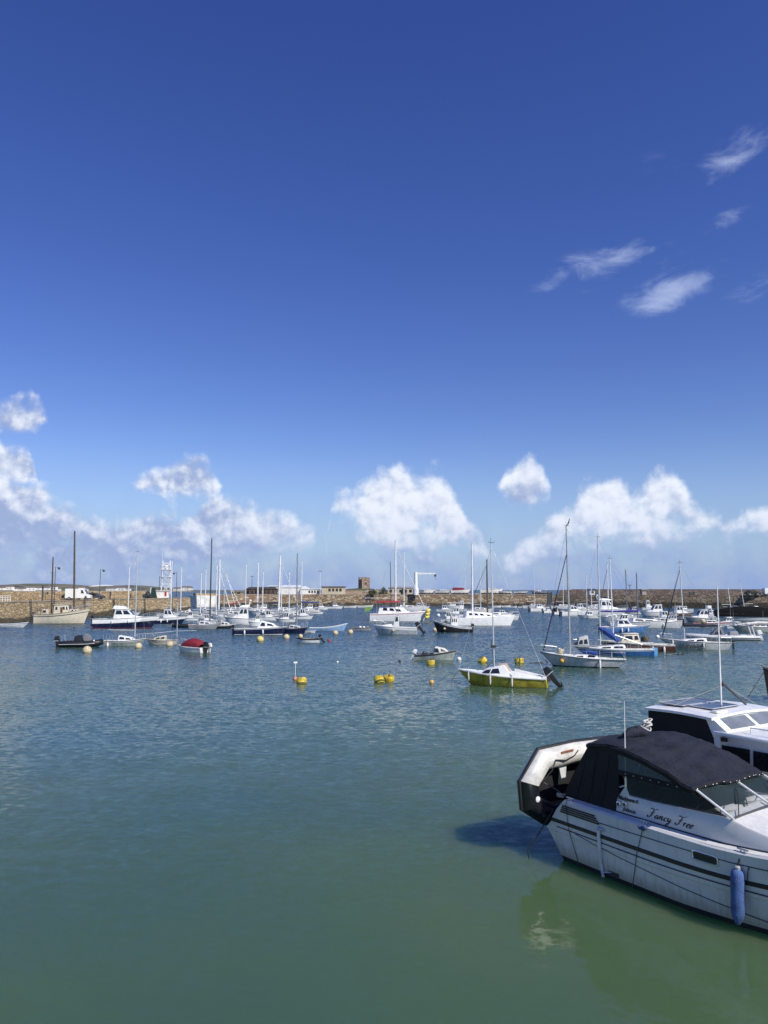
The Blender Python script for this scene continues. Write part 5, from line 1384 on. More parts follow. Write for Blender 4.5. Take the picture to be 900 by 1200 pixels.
b = cruiser('grey_launch', 'grey green launch with a folded pale canopy along its side, right edge', 'motorboat', 856, 915, 741, -1, 3, top=GREENG, stripe=LGREY, fb=.10, h1=.3, ratio=.28)
f = MB(); f.tube([(X_(b, .9), b.near * b.B * .2, b.ff + .1), (X_(b, .5), b.near * b.B * .3, b.fa + .55), (X_(b, .05), b.near * b.B * .3, b.fa + .5)], [.12, .22, .2], 8); b.part(f, 'rolled_canopy', DECK)
b = tubes_boat('rigid_inflatable', 'pale grey inflatable with a grey console hood and a white outboard, right of centre', 'inflatable boat', 801, 888, 750.5, -1, -8, tube=LGREY, r=.27, ratio=.30)
b.house('console_hood', .44, .50, .58, .66, .42, .34, 1.15, .75, paint('grey_cover', (.20, .20, .21), .8), zb=.3, wins=[(.2, .8, .35, .8)], aft=False, bevel=.08)
b.house('seat', .26, .28, .38, .40, .36, .34, .65, .6, GREY, zb=.3)
b.outboard(WHITE, size=1.0, tilt=20); f = MB(); f.tube([(-b.L*.44, -.6, .4), (-b.L*.40, -.6, 1.5), (-b.L*.40, .6, 1.5), (-b.L*.44, .6, .4)], .06, 6); b.part(f, 'stern_arch', WHITE)
f = MB(); f.tube([(b.L*.1, -.3, .8), (b.L*.06, -.3, 1.9)], .015, 4); b.part(f, 'antenna', WHITE)
b = Boat('lettered_yacht', 'white grey yacht with dark lettering along its hull and a navy boom cover', 'yacht', 774, 856, 761.8, -1, -8, .31)
b.form(fb=.10, fbow=.95, rake=.13, dip=.0, tw=.62, full=.78, pw=2.0, srake=.05)
b.hull(LGREY, stripe=WHITE, rub=DGREY, n=22); b.deck(DECK, cockpit=(.05, .32), depth=.35, n=22)
b.house('coachroof', .34, .36, .66, .76, .60, .48, .36, .22, WHITE, wins=[(.1, .42, .3, .75), (.5, .8, .3, .72)])
b.mast(802.5, 660, r=.055, mat=ALU, zb=.25, spread=(), lean=-2.5, boom=(3.3, 1.0), cover=NAVYC, stay=NAVYC)
b.rails(True, True, True, h=.5, r=.016); b.fenders((.42, .84), b.near, l=.5, r=.07, drop=0)
vs, fs = text_mb('LUNATEE', .52, .18, .006, 1.05)
sgn = b.near; m_ = MB()
V = []
for (x, y, z) in vs:
    u = .76 - x / b.L if sgn > 0 else .5 + x / b.L
    u = max(.02, min(.97, u)); h = b.sh(u); zz = .16 + y
    w = b.hb(u) * lerp(.93, .99, min(1, zz / h)) + .02 + (z * 1.5)
    V.append(((u - .5) * b.L, sgn * w, zz))
m_.add(V, fs); m_.build('lettering', DGREY, b.root, smooth=False)
b.outboard(BLACK, size=.6, y=.3)
b = open_boat('dark_hulled_boat', 'tall dark hulled boat with a grey bulwark, only its bow inside the right edge', 'fishing boat', 886, 1010, 824, -1, 10, top=BLACK, inner=GREY, fb=.15, fbow=1.75, rake=.05, ratio=.33, stripe=GREY)
b.part(MB().tube([(b.px(.98, 1), 0, b.sh(.98) - .2), (b.px(.98, 1) + 1.4, .4, .1)], .02, 5), 'mooring_line', DGREY)

# --- boats laid up on the far wall
def laid_up(x0, x1, label, top, cover=None, mast=None, bow=1, fb=.14, cab=.5):
    b = yacht('laid_up_boat', label, 'boat', x0, x1, 0, bow, 0, top=top, fb=fb, cab=cab, life=False, depth=266.5, z=ZF + .62, mast=mast, mastm=MW, spread=(), group='boats laid up ashore on the far wall', rub=DGREY, ratio=.28)
    f = MB()
    for u in (.2, .42, .65, .82):
        for sg in (-1, 1):
            f.tube([((u - .5) * b.L, sg * b.hb(u) * 1.1, -.62), ((u - .5) * b.L, sg * b.hb(u) * .8, .25)], .07, 5)
    f.tube([(-b.L * .3, 0, -.55), (b.L * .3, 0, -.55)], .06, 5)
    b.part(f, 'cradle', DGREY)
    if cover: b.house('canopy', .08, .12, .62, .72, .8, .6, .9, .8, cover, bevel=.1)
    return b
laid_up(489, 511, 'plain white boat ashore right beside the white crane', WHITE)
laid_up(509, 529, 'white boat ashore between the crane side boat and the red canopied one', LGREY)
laid_up(528, 552, 'white boat ashore under a dark red canopy', WHITE, cover=REDC, mast=(545.3, 663))
laid_up(562.5, 590, 'larger white boat ashore with a low cabin, right of the red canopied one', WHITE)
laid_up(583, 600, 'low white boat ashore close right of the larger one', WHITE, cab=.2, bow=-1, fb=.10)
laid_up(602, 619, 'low flat white boat ashore, last plain hull towards the right', WHITE, cab=.15, fb=.09)
laid_up(621, 641, 'grey covered boat ashore at the right end of the row', GREY, cab=.4, bow=-1, fb=.09)

# --- more of the crowd behind
FB = 'motorboats lying two and three deep across the harbour'
for a in [
    ('white half cabin boat between flybridge cruiser and the dark blue boom cover', 304, 328, 727, 1, dict(fb=.14, h1=1.2)),
    ('white boat with a dark window band just above the dark yacht spray hood', 322, 346, 729, -1, dict(fb=.13, h1=1.1, winmat=None)),
    ('white cruiser tucked behind the bow of the dark yacht', 344, 368, 725.5, 1, dict(fb=.14, h1=1.3, stripe=BLUE)),
    ('small white boat low in the water between two rafted yachts near the white pier end', 268, 288, 726, 1, dict(fb=.14, h1=1.0)),
    ('white half cabin boat right behind the pilot boat stern', 212, 232, 727.5, -1, dict(fb=.15, h1=1.1)),
    ('white cruiser with a blue stripe behind the plain catamaran stern', 520, 546, 723, -1, dict(fb=.13, h1=1.2, stripe=BLUE)),
    ('white boat lying behind the right bow of the plain catamaran', 578, 602, 722, 1, dict(fb=.12, h1=.6)),
    ('white cruiser with grey stripe, right behind the four stern moored boats', 668, 694, 717.5, 1, dict(fb=.14, h1=1.2, stripe=GREY)),
    ('white boat with a tall square wheelhouse above the violet boom cover', 752, 768, 714.5, 1, dict(fb=.15, h1=2.0)),
    ('white sports cruiser in the right hand crowd, left of the maroon hulled one', 764, 796, 727.5, 1, dict(fb=.12, h1=1.0)),
    ('low white speedboat at the breakwater foot above the maroon hulled cruiser', 788, 812, 716.5, -1, dict(fb=.11, h1=.6)),
    ('white boat with a dark canopy between pale pilot boat and black covered boat', 822, 848, 723, 1, dict(fb=.12, h1=.7, canopy=NAVYC)),
    ('white cruiser behind the striped boat, in front of the black cover', 838, 866, 733, -1, dict(fb=.11, h1=.8)),
    ('white half cabin boat beyond the light blue cruiser', 716, 744, 731.5, -1, dict(fb=.12, h1=1.0)),
    ('white cruiser lying close behind the grey racing yacht, nearer than its rafted neighbours', 232, 256, 730.5, 1, dict(fb=.13, h1=1.0)),
    ('white boat with a red stripe among the rafted yachts behind the flybridge cruiser', 296, 320, 716.5, -1, dict(fb=.13, h1=1.1, stripe=RED)),
    ('white half cabin boat behind the blue sail cover at the right of the raft', 350, 374, 716.5, -1, dict(fb=.13, h1=1.0)),
    ('white cruiser half hidden behind the wheelhouse of the black fishing boat', 516, 538, 728.5, 1, dict(fb=.13, h1=1.2)),
    ('low white boat behind the bow of the rightmost stern moored boat', 676, 702, 724.5, -1, dict(fb=.11, h1=.7)),
    ('white sports boat before the breakwater, just right of the big flybridge cruiser', 730, 754, 719.5, -1, dict(fb=.13, h1=.9)),
    ('white cruiser with a navy canopy beyond the plain bow cruiser', 772, 802, 731.5, -1, dict(fb=.12, h1=.9, canopy=NAVYC)),
    ('white open boat between striped boat and black covered boat', 850, 880, 736.5, 1, dict(fb=.10, h1=.5)),
    ]:
    cruiser('moored_motorboat', a[0], 'motorboat', a[1], a[2], a[3], a[4], 3, group=FB, **a[5])

# ---------------------------------------------------------------- buoys
def buoy(px, wl, rpx, label, mat, kind='ball', tilt=0, name='mooring_buoy', two=None):
    p = on_water(px, wl); fac = p.y * _c + (0 - CAM_H) * _s; r = rpx / 900 * fac
    e = empty(name, (p.x, p.y + r * .5, 0), 0, label, 'buoy', 'mooring buoys'); e.rotation_euler = (R(tilt * .5), R(tilt), random.uniform(0, 3))
    m_ = MB()
    if kind == 'ball':
        m_.ball((0, 0, r * .45), r, n=14); m_.build('float', mat, e)
        MB().tube([(0, 0, r * 1.35), (0, 0, r * 1.62)], r * .16, 6).build('eye', DGREY, e)
    else:
        m_.lathe([(0, -r * .6), (r * .9, -r * .6), (r, -r * .45), (r, r * .9), (r * .92, r * 1.02), (r * .35, r * 1.05), (r * .3, r * .9), (0, r * .88)], n=18); m_.build('float', mat, e)
        MB().tube([(-r * .18, 0, r * .9), (-r * .18, 0, r * 1.35), (r * .18, 0, r * 1.35), (r * .18, 0, r * .9)], r * .07, 5).build('eye', DGREY, e)
        MB().lathe([(r * 1.005, -r * .5), (r * 1.02, -r * .45), (r * 1.02, -r * .05), (r * 1.005, 0)], n=18).build('weed_band', paint('weed_growth', (.10, .09, .03), .9), e)
    return e
YB = [(353, 801, 5.9, 'yellow barrel buoy beside the pink ball with a staff', 18), (445, 800, 6.1, 'orange yellow barrel buoy tipped over, left of a touching pair', 42), (456, 798.5, 6.0, 'yellow barrel buoy upright, right of a touching pair', -14),
      (505, 779, 4.9, 'bright yellow barrel buoy near the grey green launch', 4), (567, 776.5, 5.2, 'yellow barrel buoy leaning just behind the yellow sloop mast', -30), (609, 777, 5.4, 'yellow barrel buoy behind the stern of the yellow sloop', 3)]
for (x, w, r, lb, tl) in YB: buoy(x, w, r, lb, YEL, 'barrel', tl)
CB = [(101, 765, 5.4, 'cream ball buoy in front of the black inflatable', BUOYC), (161.5, 759.5, 4.3, 'cream ball buoy at the bow of the small white sloop', BUOYC), (198, 757.5, 4.2, 'cream ball buoy left of the wine red covered boat', BUOYC), (192.3, 754.5, 2.6, 'small teal buoy touching the cream one near the wine red covered boat', paint('teal', (.04, .22, .28), .5)),
      (304.5, 751.5, 4.3, 'pale yellow ball buoy in front of the black day boat', paint('pale_yellow', (.66, .56, .2), .5)), (335.5, 748.5, 3.6, 'cream ball buoy between the black day boat and the small dinghy', BUOYC), (393, 743.5, 3.3, 'tan ball buoy in front of the pale blue open boat', BUOYC), (410.5, 742.5, 3.3, 'cream white ball buoy left of the heaped dinghy', BUOYC),
      (385.3, 751.5, 1.8, 'tiny red buoy right of the small dinghy', RED), (292, 750.5, 1.2, 'tiny dark buoy left of the pale yellow ball', DGREY), (318.5, 750, 1.2, 'tiny dark buoy right of the pale yellow ball', DGREY), (506, 801, 3.0, 'small orange cream ball buoy below the bright yellow barrel', paint('orange_cream', (.66, .42, .14), .5)),
      (468.5, 775.5, 1.8, 'tiny dark buoy alone in open water left of the grey green launch', DGREY), (395.5, 776.5, 1.3, 'tiny pale buoy alone in open water above the touching yellow pair', WHITE), (513.8, 722.3, 2.2, 'white ball buoy, left of two near the yellow catamaran fenders', WHITE), (522.5, 723, 2.0, 'white ball buoy, right of two near the yellow catamaran fenders', WHITE),
      (538, 774, 2.8, 'small white ball buoy off the bow of the grey green launch', WHITE), (509.5, 739.5, 2.6, 'tan ball buoy under the bow of the black fishing boat', BUOYC), (764.5, 734.5, 2.4, 'white ball buoy between the violet covered yacht and plain bow cruiser', WHITE), (771, 747.5, 2.4, 'white ball buoy left of the lettered yacht', WHITE)]
for (x, w, r, lb, mt) in CB: buoy(x, w, r, lb, mt)
buoy(756.5, 751, 4.5, 'dark brown barrel buoy beyond the cream cabin boat', paint('dark_brown_buoy', (.10, .07, .03), .8), 'barrel', 4)
e = buoy(345.8, 797, 2.7, 'pink ball with a thin white staff, left of a yellow barrel', paint('pink_ball', (.62, .26, .20), .5), name='marker_buoy')
hgt = z_at(776, e.location.y)
MB().tube([(0, 0, .1), (0, 0, hgt)], .02, 5).build('staff', WHITE, e); MB().box(-.12, .12, -.02, .02, hgt - .06, hgt + .03).build('topmark', WHITE, e, smooth=False)
for k, (px, wl, lb) in enumerate([(632, 777, 'dark rope end and float off the bow of the white sloop'), (794, 767, 'dark floating rope tangle below the lettered yacht bow')]):
    p = on_water(px, wl); e = empty('floating_rope', tuple(p), 0, lb, 'rope')
    MB().tube([(-.9, 0, -.02), (-.3, .1, .03), (.2, .05, .06), (.5, .25, .2), (.7, .4, .02)], .04, 6).build('strand', DGREY, e); MB().ball((.1, .05, .04), .13, sq=.6).build('float', DGREY, e)

# ---------------------------------------------------------------- the two cruisers in the foreground
HZ = math.atan2(-.8417, .54)
GEL = paint('hero_gelcoat', (.68, .67, .65), .28, var=.05, scale=1.3, coat=.3)
def hull_gel():
    m, T, b = new_mat('hero_hull_gelcoat')
    g = T.n('ShaderNodeNewGeometry'); tc = T.n('ShaderNodeTexCoord'); sp = T.n('ShaderNodeSeparateXYZ'); T.t.links.new(g.outputs['Position'], sp.inputs[0])
    mp = T.n('ShaderNodeMapping'); T.t.links.new(tc.outputs['Object'], mp.inputs[0]); mp.inputs['Scale'].default_value = (9, 9, .7)
    streak = T.noise(mp.outputs[0], 1.6, 4, .6); soft = T.noise(tc.outputs['Object'], 1.4, 4, .55); fine = T.noise(tc.outputs['Object'], 24, 4, .65)
    c = T.mix(T.ss(soft, .3, .7), (.62, .62, .62, 1), (.71, .70, .68, 1))
    c = T.mix(T.ss(streak, .52, .74, 0, .32), c, (.40, .37, .30, 1))
    h = T.m('ADD', sp.outputs[2], T.m('MULTIPLY', T.m('SUBTRACT', streak, .5), -.55))
    c = T.mix(T.ss(h, .05, .42, .55, 0), c, (.36, .33, .22, 1))
    c = T.mix(T.ss(fine, .66, .74, 0, .35), c, (.25, .24, .21, 1))
    T.put(b.inputs['Base Color'], c); T.put(b.inputs['Roughness'], T.ss(soft, .3, .7, .16, .38)); b.inputs['Coat Weight'].default_value = .35
    return m
HULLG = hull_gel()
GELD = paint('hero_deck', (.70, .70, .67), .45, var=.10, scale=2.2)
BAND = paint('black_rub_band', (.015, .015, .018), .5)
CANV = paint('black_canvas_cloth', (.012, .012, .014), .9, var=.3, scale=4, bump=.35)
TOPC = paint('navy_canopy_cloth', (.016, .019, .031), .8, var=.25, scale=2.5, bump=.8, spec=.35)
CHROME = paint('chrome', (.72, .71, .69), .38, metal=1.0, var=.04)
def clear_mat(name, col, alpha, rough=.08):
    m, T, b = new_mat(name)
    b.inputs['Base Color'].default_value = col + (1,); b.inputs['Alpha'].default_value = alpha; b.inputs['Roughness'].default_value = rough
    tc = T.n('ShaderNodeTexCoord'); bp = T.n('ShaderNodeBump'); T.put(bp.inputs['Height'], T.noise(tc.outputs['Object'], 3, 3, .5)); bp.inputs['Strength'].default_value = .35; bp.inputs['Distance'].default_value = .03
    T.t.links.new(bp.outputs[0], b.inputs['Normal'])
    return m
VINYL = clear_mat('clear_vinyl', (.16, .18, .19), .42, .12)
TINT = clear_mat('tinted_glass', (.022, .025, .026), .76, .04)
CLEARG = clear_mat('clear_glass', (.10, .16, .16), .14, .03)

ff = empty('cabin_cruiser', (3.56, 16.50, 0), HZ, 'white cabin cruiser with navy canopy, lettered Fancy Free on its side', 'motor cruiser')
def Q(s_, t, z): return Vector((s_, -t, z))
# hull: rows from keel to sheer; centre line at t = -1.2
def ff_w(s_):
    if s_ < 3.2: return 1.32 - .03 * (1 - s_ / 3.2) ** 2
    return max(0.0, 1.32 * (1 - ((s_ - 3.2) / 4.3) ** 2.3))
SEC = [(0, -.45, .35), (.62, -.36, .30), (.90, -.08, .22), (.925, .07, .15), (.935, .09, .14), (.955, .30, .02), (.968, .54, -.16), (.985, .56, -.2), (.985, .73, -.05), (1.0, .74, -.05), (1.0, .80, -.02), (.99, .81, -.02), (.985, 1.02, .12), (.985, 1.20, .30), (.95, 1.235, .34)]
NST = 34
rows = []
for i in range(NST + 1):
    u = i / NST; s_ = 7.5 * u; w = ff_w(s_); rise = .42 * max(0, (s_ - 3.5) / 4) ** 1.6
    side = []
    for (k, z, so) in SEC:
        zz = z + rise * max(0, z / 1.2); ent = 1 - (1 - min(1, max(0, zz) / 1.3)) * .5 * max(0, (s_ - 3) / 4.5)
        side.append((s_ + so * (1 - u) ** 6 - .9 * (1 - min(1, max(0, z + .2) / 1.4)) * u ** 5, w * k * ent, zz))
    rows.append([(x, 1.2 + y, z) for x, y, z in side][::-1] + [(x, 1.2 - y, z) for x, y, z in side][1:])
K = len(SEC) - 1
def mi(i, j):
    jj = K - 1 - j if j < K else j - K       # 0 at keel .. K-1 at sheer
    return 1 if jj < 4 else (2 if jj in (8, 9, 10) else 0)
mb = MB().grid(rows, mi)
tr = rows[0]; o_ = len(mb.v); mb.v += tr
for a in range(K):
    a2 = 2 * K - a
    f = (o_ + a, o_ + a + 1, o_ + a2 - 1, o_ + a2) if a + 1 != a2 - 1 else (o_ + a, o_ + a + 1, o_ + a2)
    jj = K - 1 - a; mb.f.append(f); mb.m.append(1 if jj < 4 else (2 if jj in (8, 9, 10) else 0))
hull = mb.build('hull', [HULLG, ANTIF, BAND], ff, ang=32)
def side_pt(s_, z, out=.0):
    """point on the near side of the hull"""
    rise = .42 * max(0, (s_ - 3.5) / 4) ** 1.6
    zz0 = z / (1 + rise / 1.2)
    for a in range(len(SEC) - 1):
        if SEC[a][1] <= zz0 <= SEC[a+1][1]:
            f = (zz0 - SEC[a][1]) / max(1e-6, SEC[a+1][1] - SEC[a][1]); k = lerp(SEC[a][0], SEC[a+1][0], f); break
    else: k = SEC[-1][0]
    ent = 1 - (1 - min(1, max(0, z) / 1.3)) * .5 * max(0, (s_ - 3) / 4.5)
    return Vector((s_, 1.2 - ff_w(s_) * k * ent - out, z))
def hline(pts, r, m_, name, out=.006, parent=hull, n=5):
    P = []
    for a, b_ in zip(pts[:-1], pts[1:]):
        for k in range(8): P.append(side_pt(lerp(a[0], b_[0], k / 8), lerp(a[1], b_[1], k / 8), out))
    P.append(side_pt(*pts[-1], out))
    return MB().tube(P, r, n).build(name, m_, parent)
LINE = paint('thin_grey_line', (.07, .07, .08), .6)
hline([(1.22, 1.01), (4.0, 1.05), (6.2, 1.15)], .009, LINE, 'pinstripe')
hline([(.12, .66), (2.5, .64), (4.7, .66), (6.4, .74)], .012, LINE, 'spray_rail')
hline([(.62, .64), (1.6, .50), (3.1, .36), (4.7, .20)], .008, LINE, 'moulding_line')
for k in range(4):                                   # engine room louvres
    z = .985 + k * .042
    mb = MB(); a = side_pt(.22 + .02 * k, z - .012, -.01); b_ = side_pt(1.20 - .035 * k + .05, z - .012, -.01)
    mb.add([a, b_, b_ + Vector((.01, 0, .026)), a + Vector((.01, 0, .026)), a + Vector((0, -.03, 0)), b_ + Vector((0, -.03, 0)), b_ + Vector((.01, -.03, .026)), a + Vector((.01, -.03, .026))], [(0, 1, 2, 3), (4, 5, 6, 7), (0, 1, 5, 4), (1, 2, 6, 5), (2, 3, 7, 6), (3, 0, 4, 7)])
    mb.build('louvre', BAND, hull, smooth=False)
for (s0, s1) in ((3.32, 3.78), (4.62, 5.08)):        # hull windows with rounded chromed rims
    c = []; zc = 1.0 if s0 < 4 else 1.03; hh = .075
    for k in range(24):
        t = 2 * math.pi * k / 24; ex = .36
        cx = math.copysign(abs(math.cos(t)) ** ex, math.cos(t)); cz = math.copysign(abs(math.sin(t)) ** ex, math.sin(t))
        c.append(side_pt((s0 + s1) / 2 + cx * (s1 - s0) / 2, zc + cz * hh, .004))
    fr = MB().tube(c, .016, 6, closed=True).build('portlight', CHROME, hull)
    MB().add([p + Vector((0, -.006, 0)) for p in c], [tuple(range(24))]).build('pane', GLASS, fr, smooth=False)
# deck and cockpit
ST = [.32, .8, 1.48, 2.2, 3.0, 3.7, 4.4, 5.2, 6.0, 6.8, 7.3]
mb = MB()
def zs(s_): return 1.232 + .45 * max(0, (s_ - 3.5) / 4) ** 1.6
R1 = []
for s_ in ST:
    w = ff_w(s_) * .955; inn = max(.02, min(1.05, w - .22)); z = zs(s_)
    R1.append([Q(s_, -1.2 + w, z), Q(s_, -1.2 + inn, z + .012), Q(s_, -1.2 - inn, z + .012), Q(s_, -1.2 - w, z)])
mb.grid(R1, lambda i, j: 0)
# leave the cockpit open: drop the centre quads aft of the dash
keep = [(f, m_) for k, (f, m_) in enumerate(zip(mb.f, mb.m)) if not (k % 3 == 1 and k // 3 in (1, 2, 3))]
mb.f = [f for f, _ in keep]; mb.m = [m_ for _, m_ in keep]
mb.build('deck', GELD, ff, ang=30)
mb = MB()
for (a, b_) in (((.8, -.15), (3.0, -.15)), ((3.0, -.15), (3.0, -2.25)), ((3.0, -2.25), (.8, -2.25)), ((.8, -2.25), (.8, -.15))):
    mb.add([Q(*a, 1.24), Q(*b_, 1.24), Q(*b_, .55), Q(*a, .55)], [(0, 1, 2, 3)])
mb.add([Q(.8, -.15, .55), Q(3.0, -.15, .55), Q(3.0, -2.25, .55), Q(.8, -2.25, .55)], [(0, 1, 2, 3)])
mb.build('cockpit', DECK, ff, smooth=False)
SEATM = paint('tan_seat_vinyl', (.30, .15, .07), .6, var=.3)
for (s0, t0) in ((2.3, -.42), (2.3, -1.6)):
    st = MB().box(s0, s0 + .45, -t0, -t0 + .42, .95, 1.10).build('seat', SEATM, ff, bevel=.03)
    st.location.y = -.0
    MB().hexa([(s0 - .02, -t0, 1.1), (s0 + .1, -t0, 1.1), (s0 + .1, -t0 + .42, 1.1), (s0 - .02, -t0 + .42, 1.1), (s0 - .12, -t0, 1.62), (s0 - .02, -t0, 1.62), (s0 - .02, -t0 + .42, 1.62), (s0 - .12, -t0 + .42, 1.62)]).build('backrest', SEATM, st, bevel=.03)
    MB().box(s0 + .12, s0 + .3, -t0 + .12, -t0 + .3, .55, .95).build('pedestal', DGREY, st, smooth=False)
# superstructure: coaming round the cockpit and cabin top forward
def ztop(s_):
    pts = [(1.48, 1.50), (1.56, 1.60), (1.72, 1.80), (1.80, 1.615), (2.4, 1.62), (3.81, 1.70), (4.05, 1.62), (4.55, 1.52), (5.5, 1.55), (6.4, 1.62), (6.9, 1.64)]
    for a, b_ in zip(pts[:-1], pts[1:]):
        if s_ <= b_[0]: return lerp(a[1], b_[1], (s_ - a[0]) / (b_[0] - a[0]))
    return pts[-1][1]
def tin(s_): return min(1.05, max(.03, ff_w(s_) * .955 - .20))
SS = [1.48, 1.52, 1.56, 1.64, 1.72, 1.76, 1.80, 2.2, 2.8, 3.4, 3.81, 3.95, 4.15, 4.5, 4.9, 5.3, 5.8, 6.2, 6.6, 6.9]
for sg in (1, -1):
    rws = []
    for s_ in SS:
        w = tin(s_); z0 = zs(s_) - .05; z1 = ztop(s_); aft = s_ < 1.6
        rws.append([Q(s_, -1.2 + sg * w, z0), Q(s_, -1.2 + sg * w, zs(s_) + .05), Q(s_ + .0, -1.2 + sg * (w - .015), z1 - .03), Q(s_, -1.2 + sg * (w - .04), z1), Q(s_, -1.2 + sg * (w - .10), z1), Q(s_, -1.2 + sg * (w - .12), z0)])
    m_ = MB().grid(rws); m_.add(rws[0], [(0, 1, 2, 3, 4, 5)])
    m_.build('coaming', GEL, ff, ang=40)
    P = [Q(s_, -1.2 + sg * (tin(s_) + .012), zs(s_) + .012) for s_ in [0.4, .9, 1.48, 2.2, 3.0, 3.8, 4.5, 5.3, 6.2, 6.8]]
    MB().tube(P, .016, 5).build('deck_trim', BAND, ff)
rws = []
for s_ in [3.80, 3.95, 4.15, 4.5, 4.9, 5.3, 5.8, 6.2, 6.6, 6.9]:
    w = tin(s_) - .06; z1 = ztop(s_)
    rws.append([Q(s_, -1.2 + w * math.cos(a), z1 - .004 + .09 * math.sin(a)) for a in [math.pi * k / 10 for k in range(11)]])
ct = MB().grid(rws); ct.build('cabin_top', GELD, ff, ang=50)
MB().box(5.0, 5.55, .92, 1.48, ztop(5.2) + .075, ztop(5.2) + .14).build('fore_hatch', TINT, ff, bevel=.02)
# dash and the things on it
MB().hexa([tuple(Q(2.95, -2.2, 1.2)), tuple(Q(3.85, -2.2, 1.2)), tuple(Q(3.85, -.2, 1.2)), tuple(Q(2.95, -.2, 1.2)), tuple(Q(2.98, -2.2, 1.52)), tuple(Q(3.86, -2.2, 1.68)), tuple(Q(3.86, -.2, 1.68)), tuple(Q(2.98, -.2, 1.52))]).build('dashboard', GELD, ff, bevel=.02)
c_ = Q(3.42, -1.16, 1.60)
MB().box(c_.x - .07, c_.x + .07, c_.y - .06, c_.y + .06, c_.z - .02, c_.z + .14).build('compass', BAND, ff, bevel=.015)
for (s_, t) in ((3.52, -.78), (3.66, -1.38), (3.40, -1.75)):
    f = MB(); f.tube([Q(s_ - .12, t + .16, 1.64), Q(s_, t, 1.67), Q(s_ + .1, t - .16, 1.69)], [.05, .075, .05], 8); f.build('air_vent', GELD, ff)
whl = MB(); whl.tube([Q(2.86 + .05 * math.sin(a), -.62 + .18 * math.cos(a), 1.52 + .17 * math.sin(a)) for a in [2 * math.pi * k / 16 for k in range(16)]], .014, 6, closed=True)
for a in (0.5, 2.6, 4.7): whl.tube([Q(2.88, -.62, 1.52), Q(2.86 + .05 * math.sin(a), -.62 + .18 * math.cos(a), 1.52 + .17 * math.sin(a))], .012, 5)
whl.build('steering_wheel', BAND, ff)
# windscreen: bars and glass
bars = [((3.93, -.16, 1.70), (3.17, -.18, 2.05)), ((3.98, -1.20, 1.78), (3.25, -1.20, 2.10)), ((3.93, -2.24, 1.70), (3.17, -2.22, 2.05))]
ws = MB()
for k in (0, 1):
    a, b_ = bars[k], bars[k+1]
    ws.slab([Q(*a[0]), Q(*b_[0]), Q(*b_[1]), Q(*a[1])], (1, 0, 2), .006)
wso = ws.build('windscreen', CLEARG, ff, smooth=False)
for a, b_ in bars:
    f = MB(); f.tube([Q(*a) + Vector((.03, 0, -.01)), Q(*b_)], .022, 8); f.build('frame_bar', paint('white_bar', (.78, .78, .76), .3), wso)
f = MB(); f.tube([Q(3.94, -.16, 1.70), Q(3.99, -1.2, 1.785), Q(3.94, -2.24, 1.70)], .018, 6); f.build('frame_bar', DGREY, wso)
MB().tube([Q(3.96, -.3, 1.735), Q(3.70, -.7, 1.93), Q(3.5, -.95, 2.0)], .009, 5).build('wiper', BAND, wso)
MB().tube([Q(3.97, -1.4, 1.80), Q(3.72, -1.7, 1.93), Q(3.5, -1.9, 2.0)], .009, 5).build('wiper', BAND, wso)
# canopy
def cz(s_):
    pts = [(.83, 2.40), (1.1, 2.47), (1.5, 2.49), (2.0, 2.42), (2.6, 2.27), (3.17, 2.055)]
    for a, b_ in zip(pts[:-1], pts[1:]):
        if s_ <= b_[0]: return lerp(a[1], b_[1], sst((s_ - a[0]) / (b_[0] - a[0])) * .4 + .6 * (s_ - a[0]) / (b_[0] - a[0]))
    return pts[-1][1]
rws = []; N1, N2 = 34, 26
for i in range(N1 + 1):
    s_ = .80 + 2.42 * i / N1; r_ = []
    for j in range(N2 + 1):
        v = j / N2; t = lerp(-.10, -2.30, v); a = math.sin(math.pi * v)
        wr = .006 * math.sin(s_ * 33 + v * 9 + 2 * math.sin(v * 11)) + .007 * math.sin(v * 41 - s_ * 13)
        sag = wr + .018 * math.sin(s_ * 9.0 + 1.5 * v) * a + .010 * math.sin(s_ * 21 + v * 13) * a ** .5 + .012 * math.sin(v * 17 + s_ * 3.1) * a
        seam = -.014 * math.exp(-((s_ - 1.5) / .035) ** 2) - .014 * math.exp(-((s_ - 2.35) / .035) ** 2)
        r_.append(Q(s_ + .16 * a * max(0, (s_ - 2.6) / .6), t, cz(s_) + .09 * a ** .55 + sag + seam))
    rws.append(r_)
low = [[p - Vector((0, 0, .012)) for p in r_] for r_ in rws]
mb = MB().grid(rws); mb.grid(low)
for sk in (0, -1):
    ed = [r_[sk] for r_ in rws]; mb.grid([ed, [p - Vector((0, 0, .075)) for p in ed]])
mb.grid([rws[-1], [p + Vector((.012, 0, -.07)) for p in rws[-1]]]); mb.grid([rws[0], [p - Vector((0, 0, .07)) for p in rws[0]]])
can = mb.build('canopy', TOPC, ff, ang=70, recalc=False)
per = [r_[0] - Vector((0, 0, .035)) for r_ in rws]
for ed in (per, [r_[-1] - Vector((0, 0, .035)) for r_ in rws], [p + Vector((.014, 0, -.04)) for p in rws[-1]]):
    MB().tube(ed, .017, 6).build('edge_piping', CANV, can)
f = MB()
for k in range(1, 15): p = rws[-1][int(k * 26 / 15)]; f.ball((p.x + .028, p.y, p.z - .05), .011, n=6)
stud = f; 
for k in range(1, 15):
    p = rws[-1][int(k * 26 / 15)]
    MB().ball((p.x + .03, p.y, p.z - .04), .011, n=6).build('press_stud', CHROME, can)
f = MB()
for s_ in (1.5, 2.35): f.tube([Q(s_, t, cz(s_) + .09 * max(0, math.sin(math.pi * (-t - .10) / 2.2)) ** .55 - .075) for t in [-.12 - 2.16 * k / 12 for k in range(13)]], .014, 6)
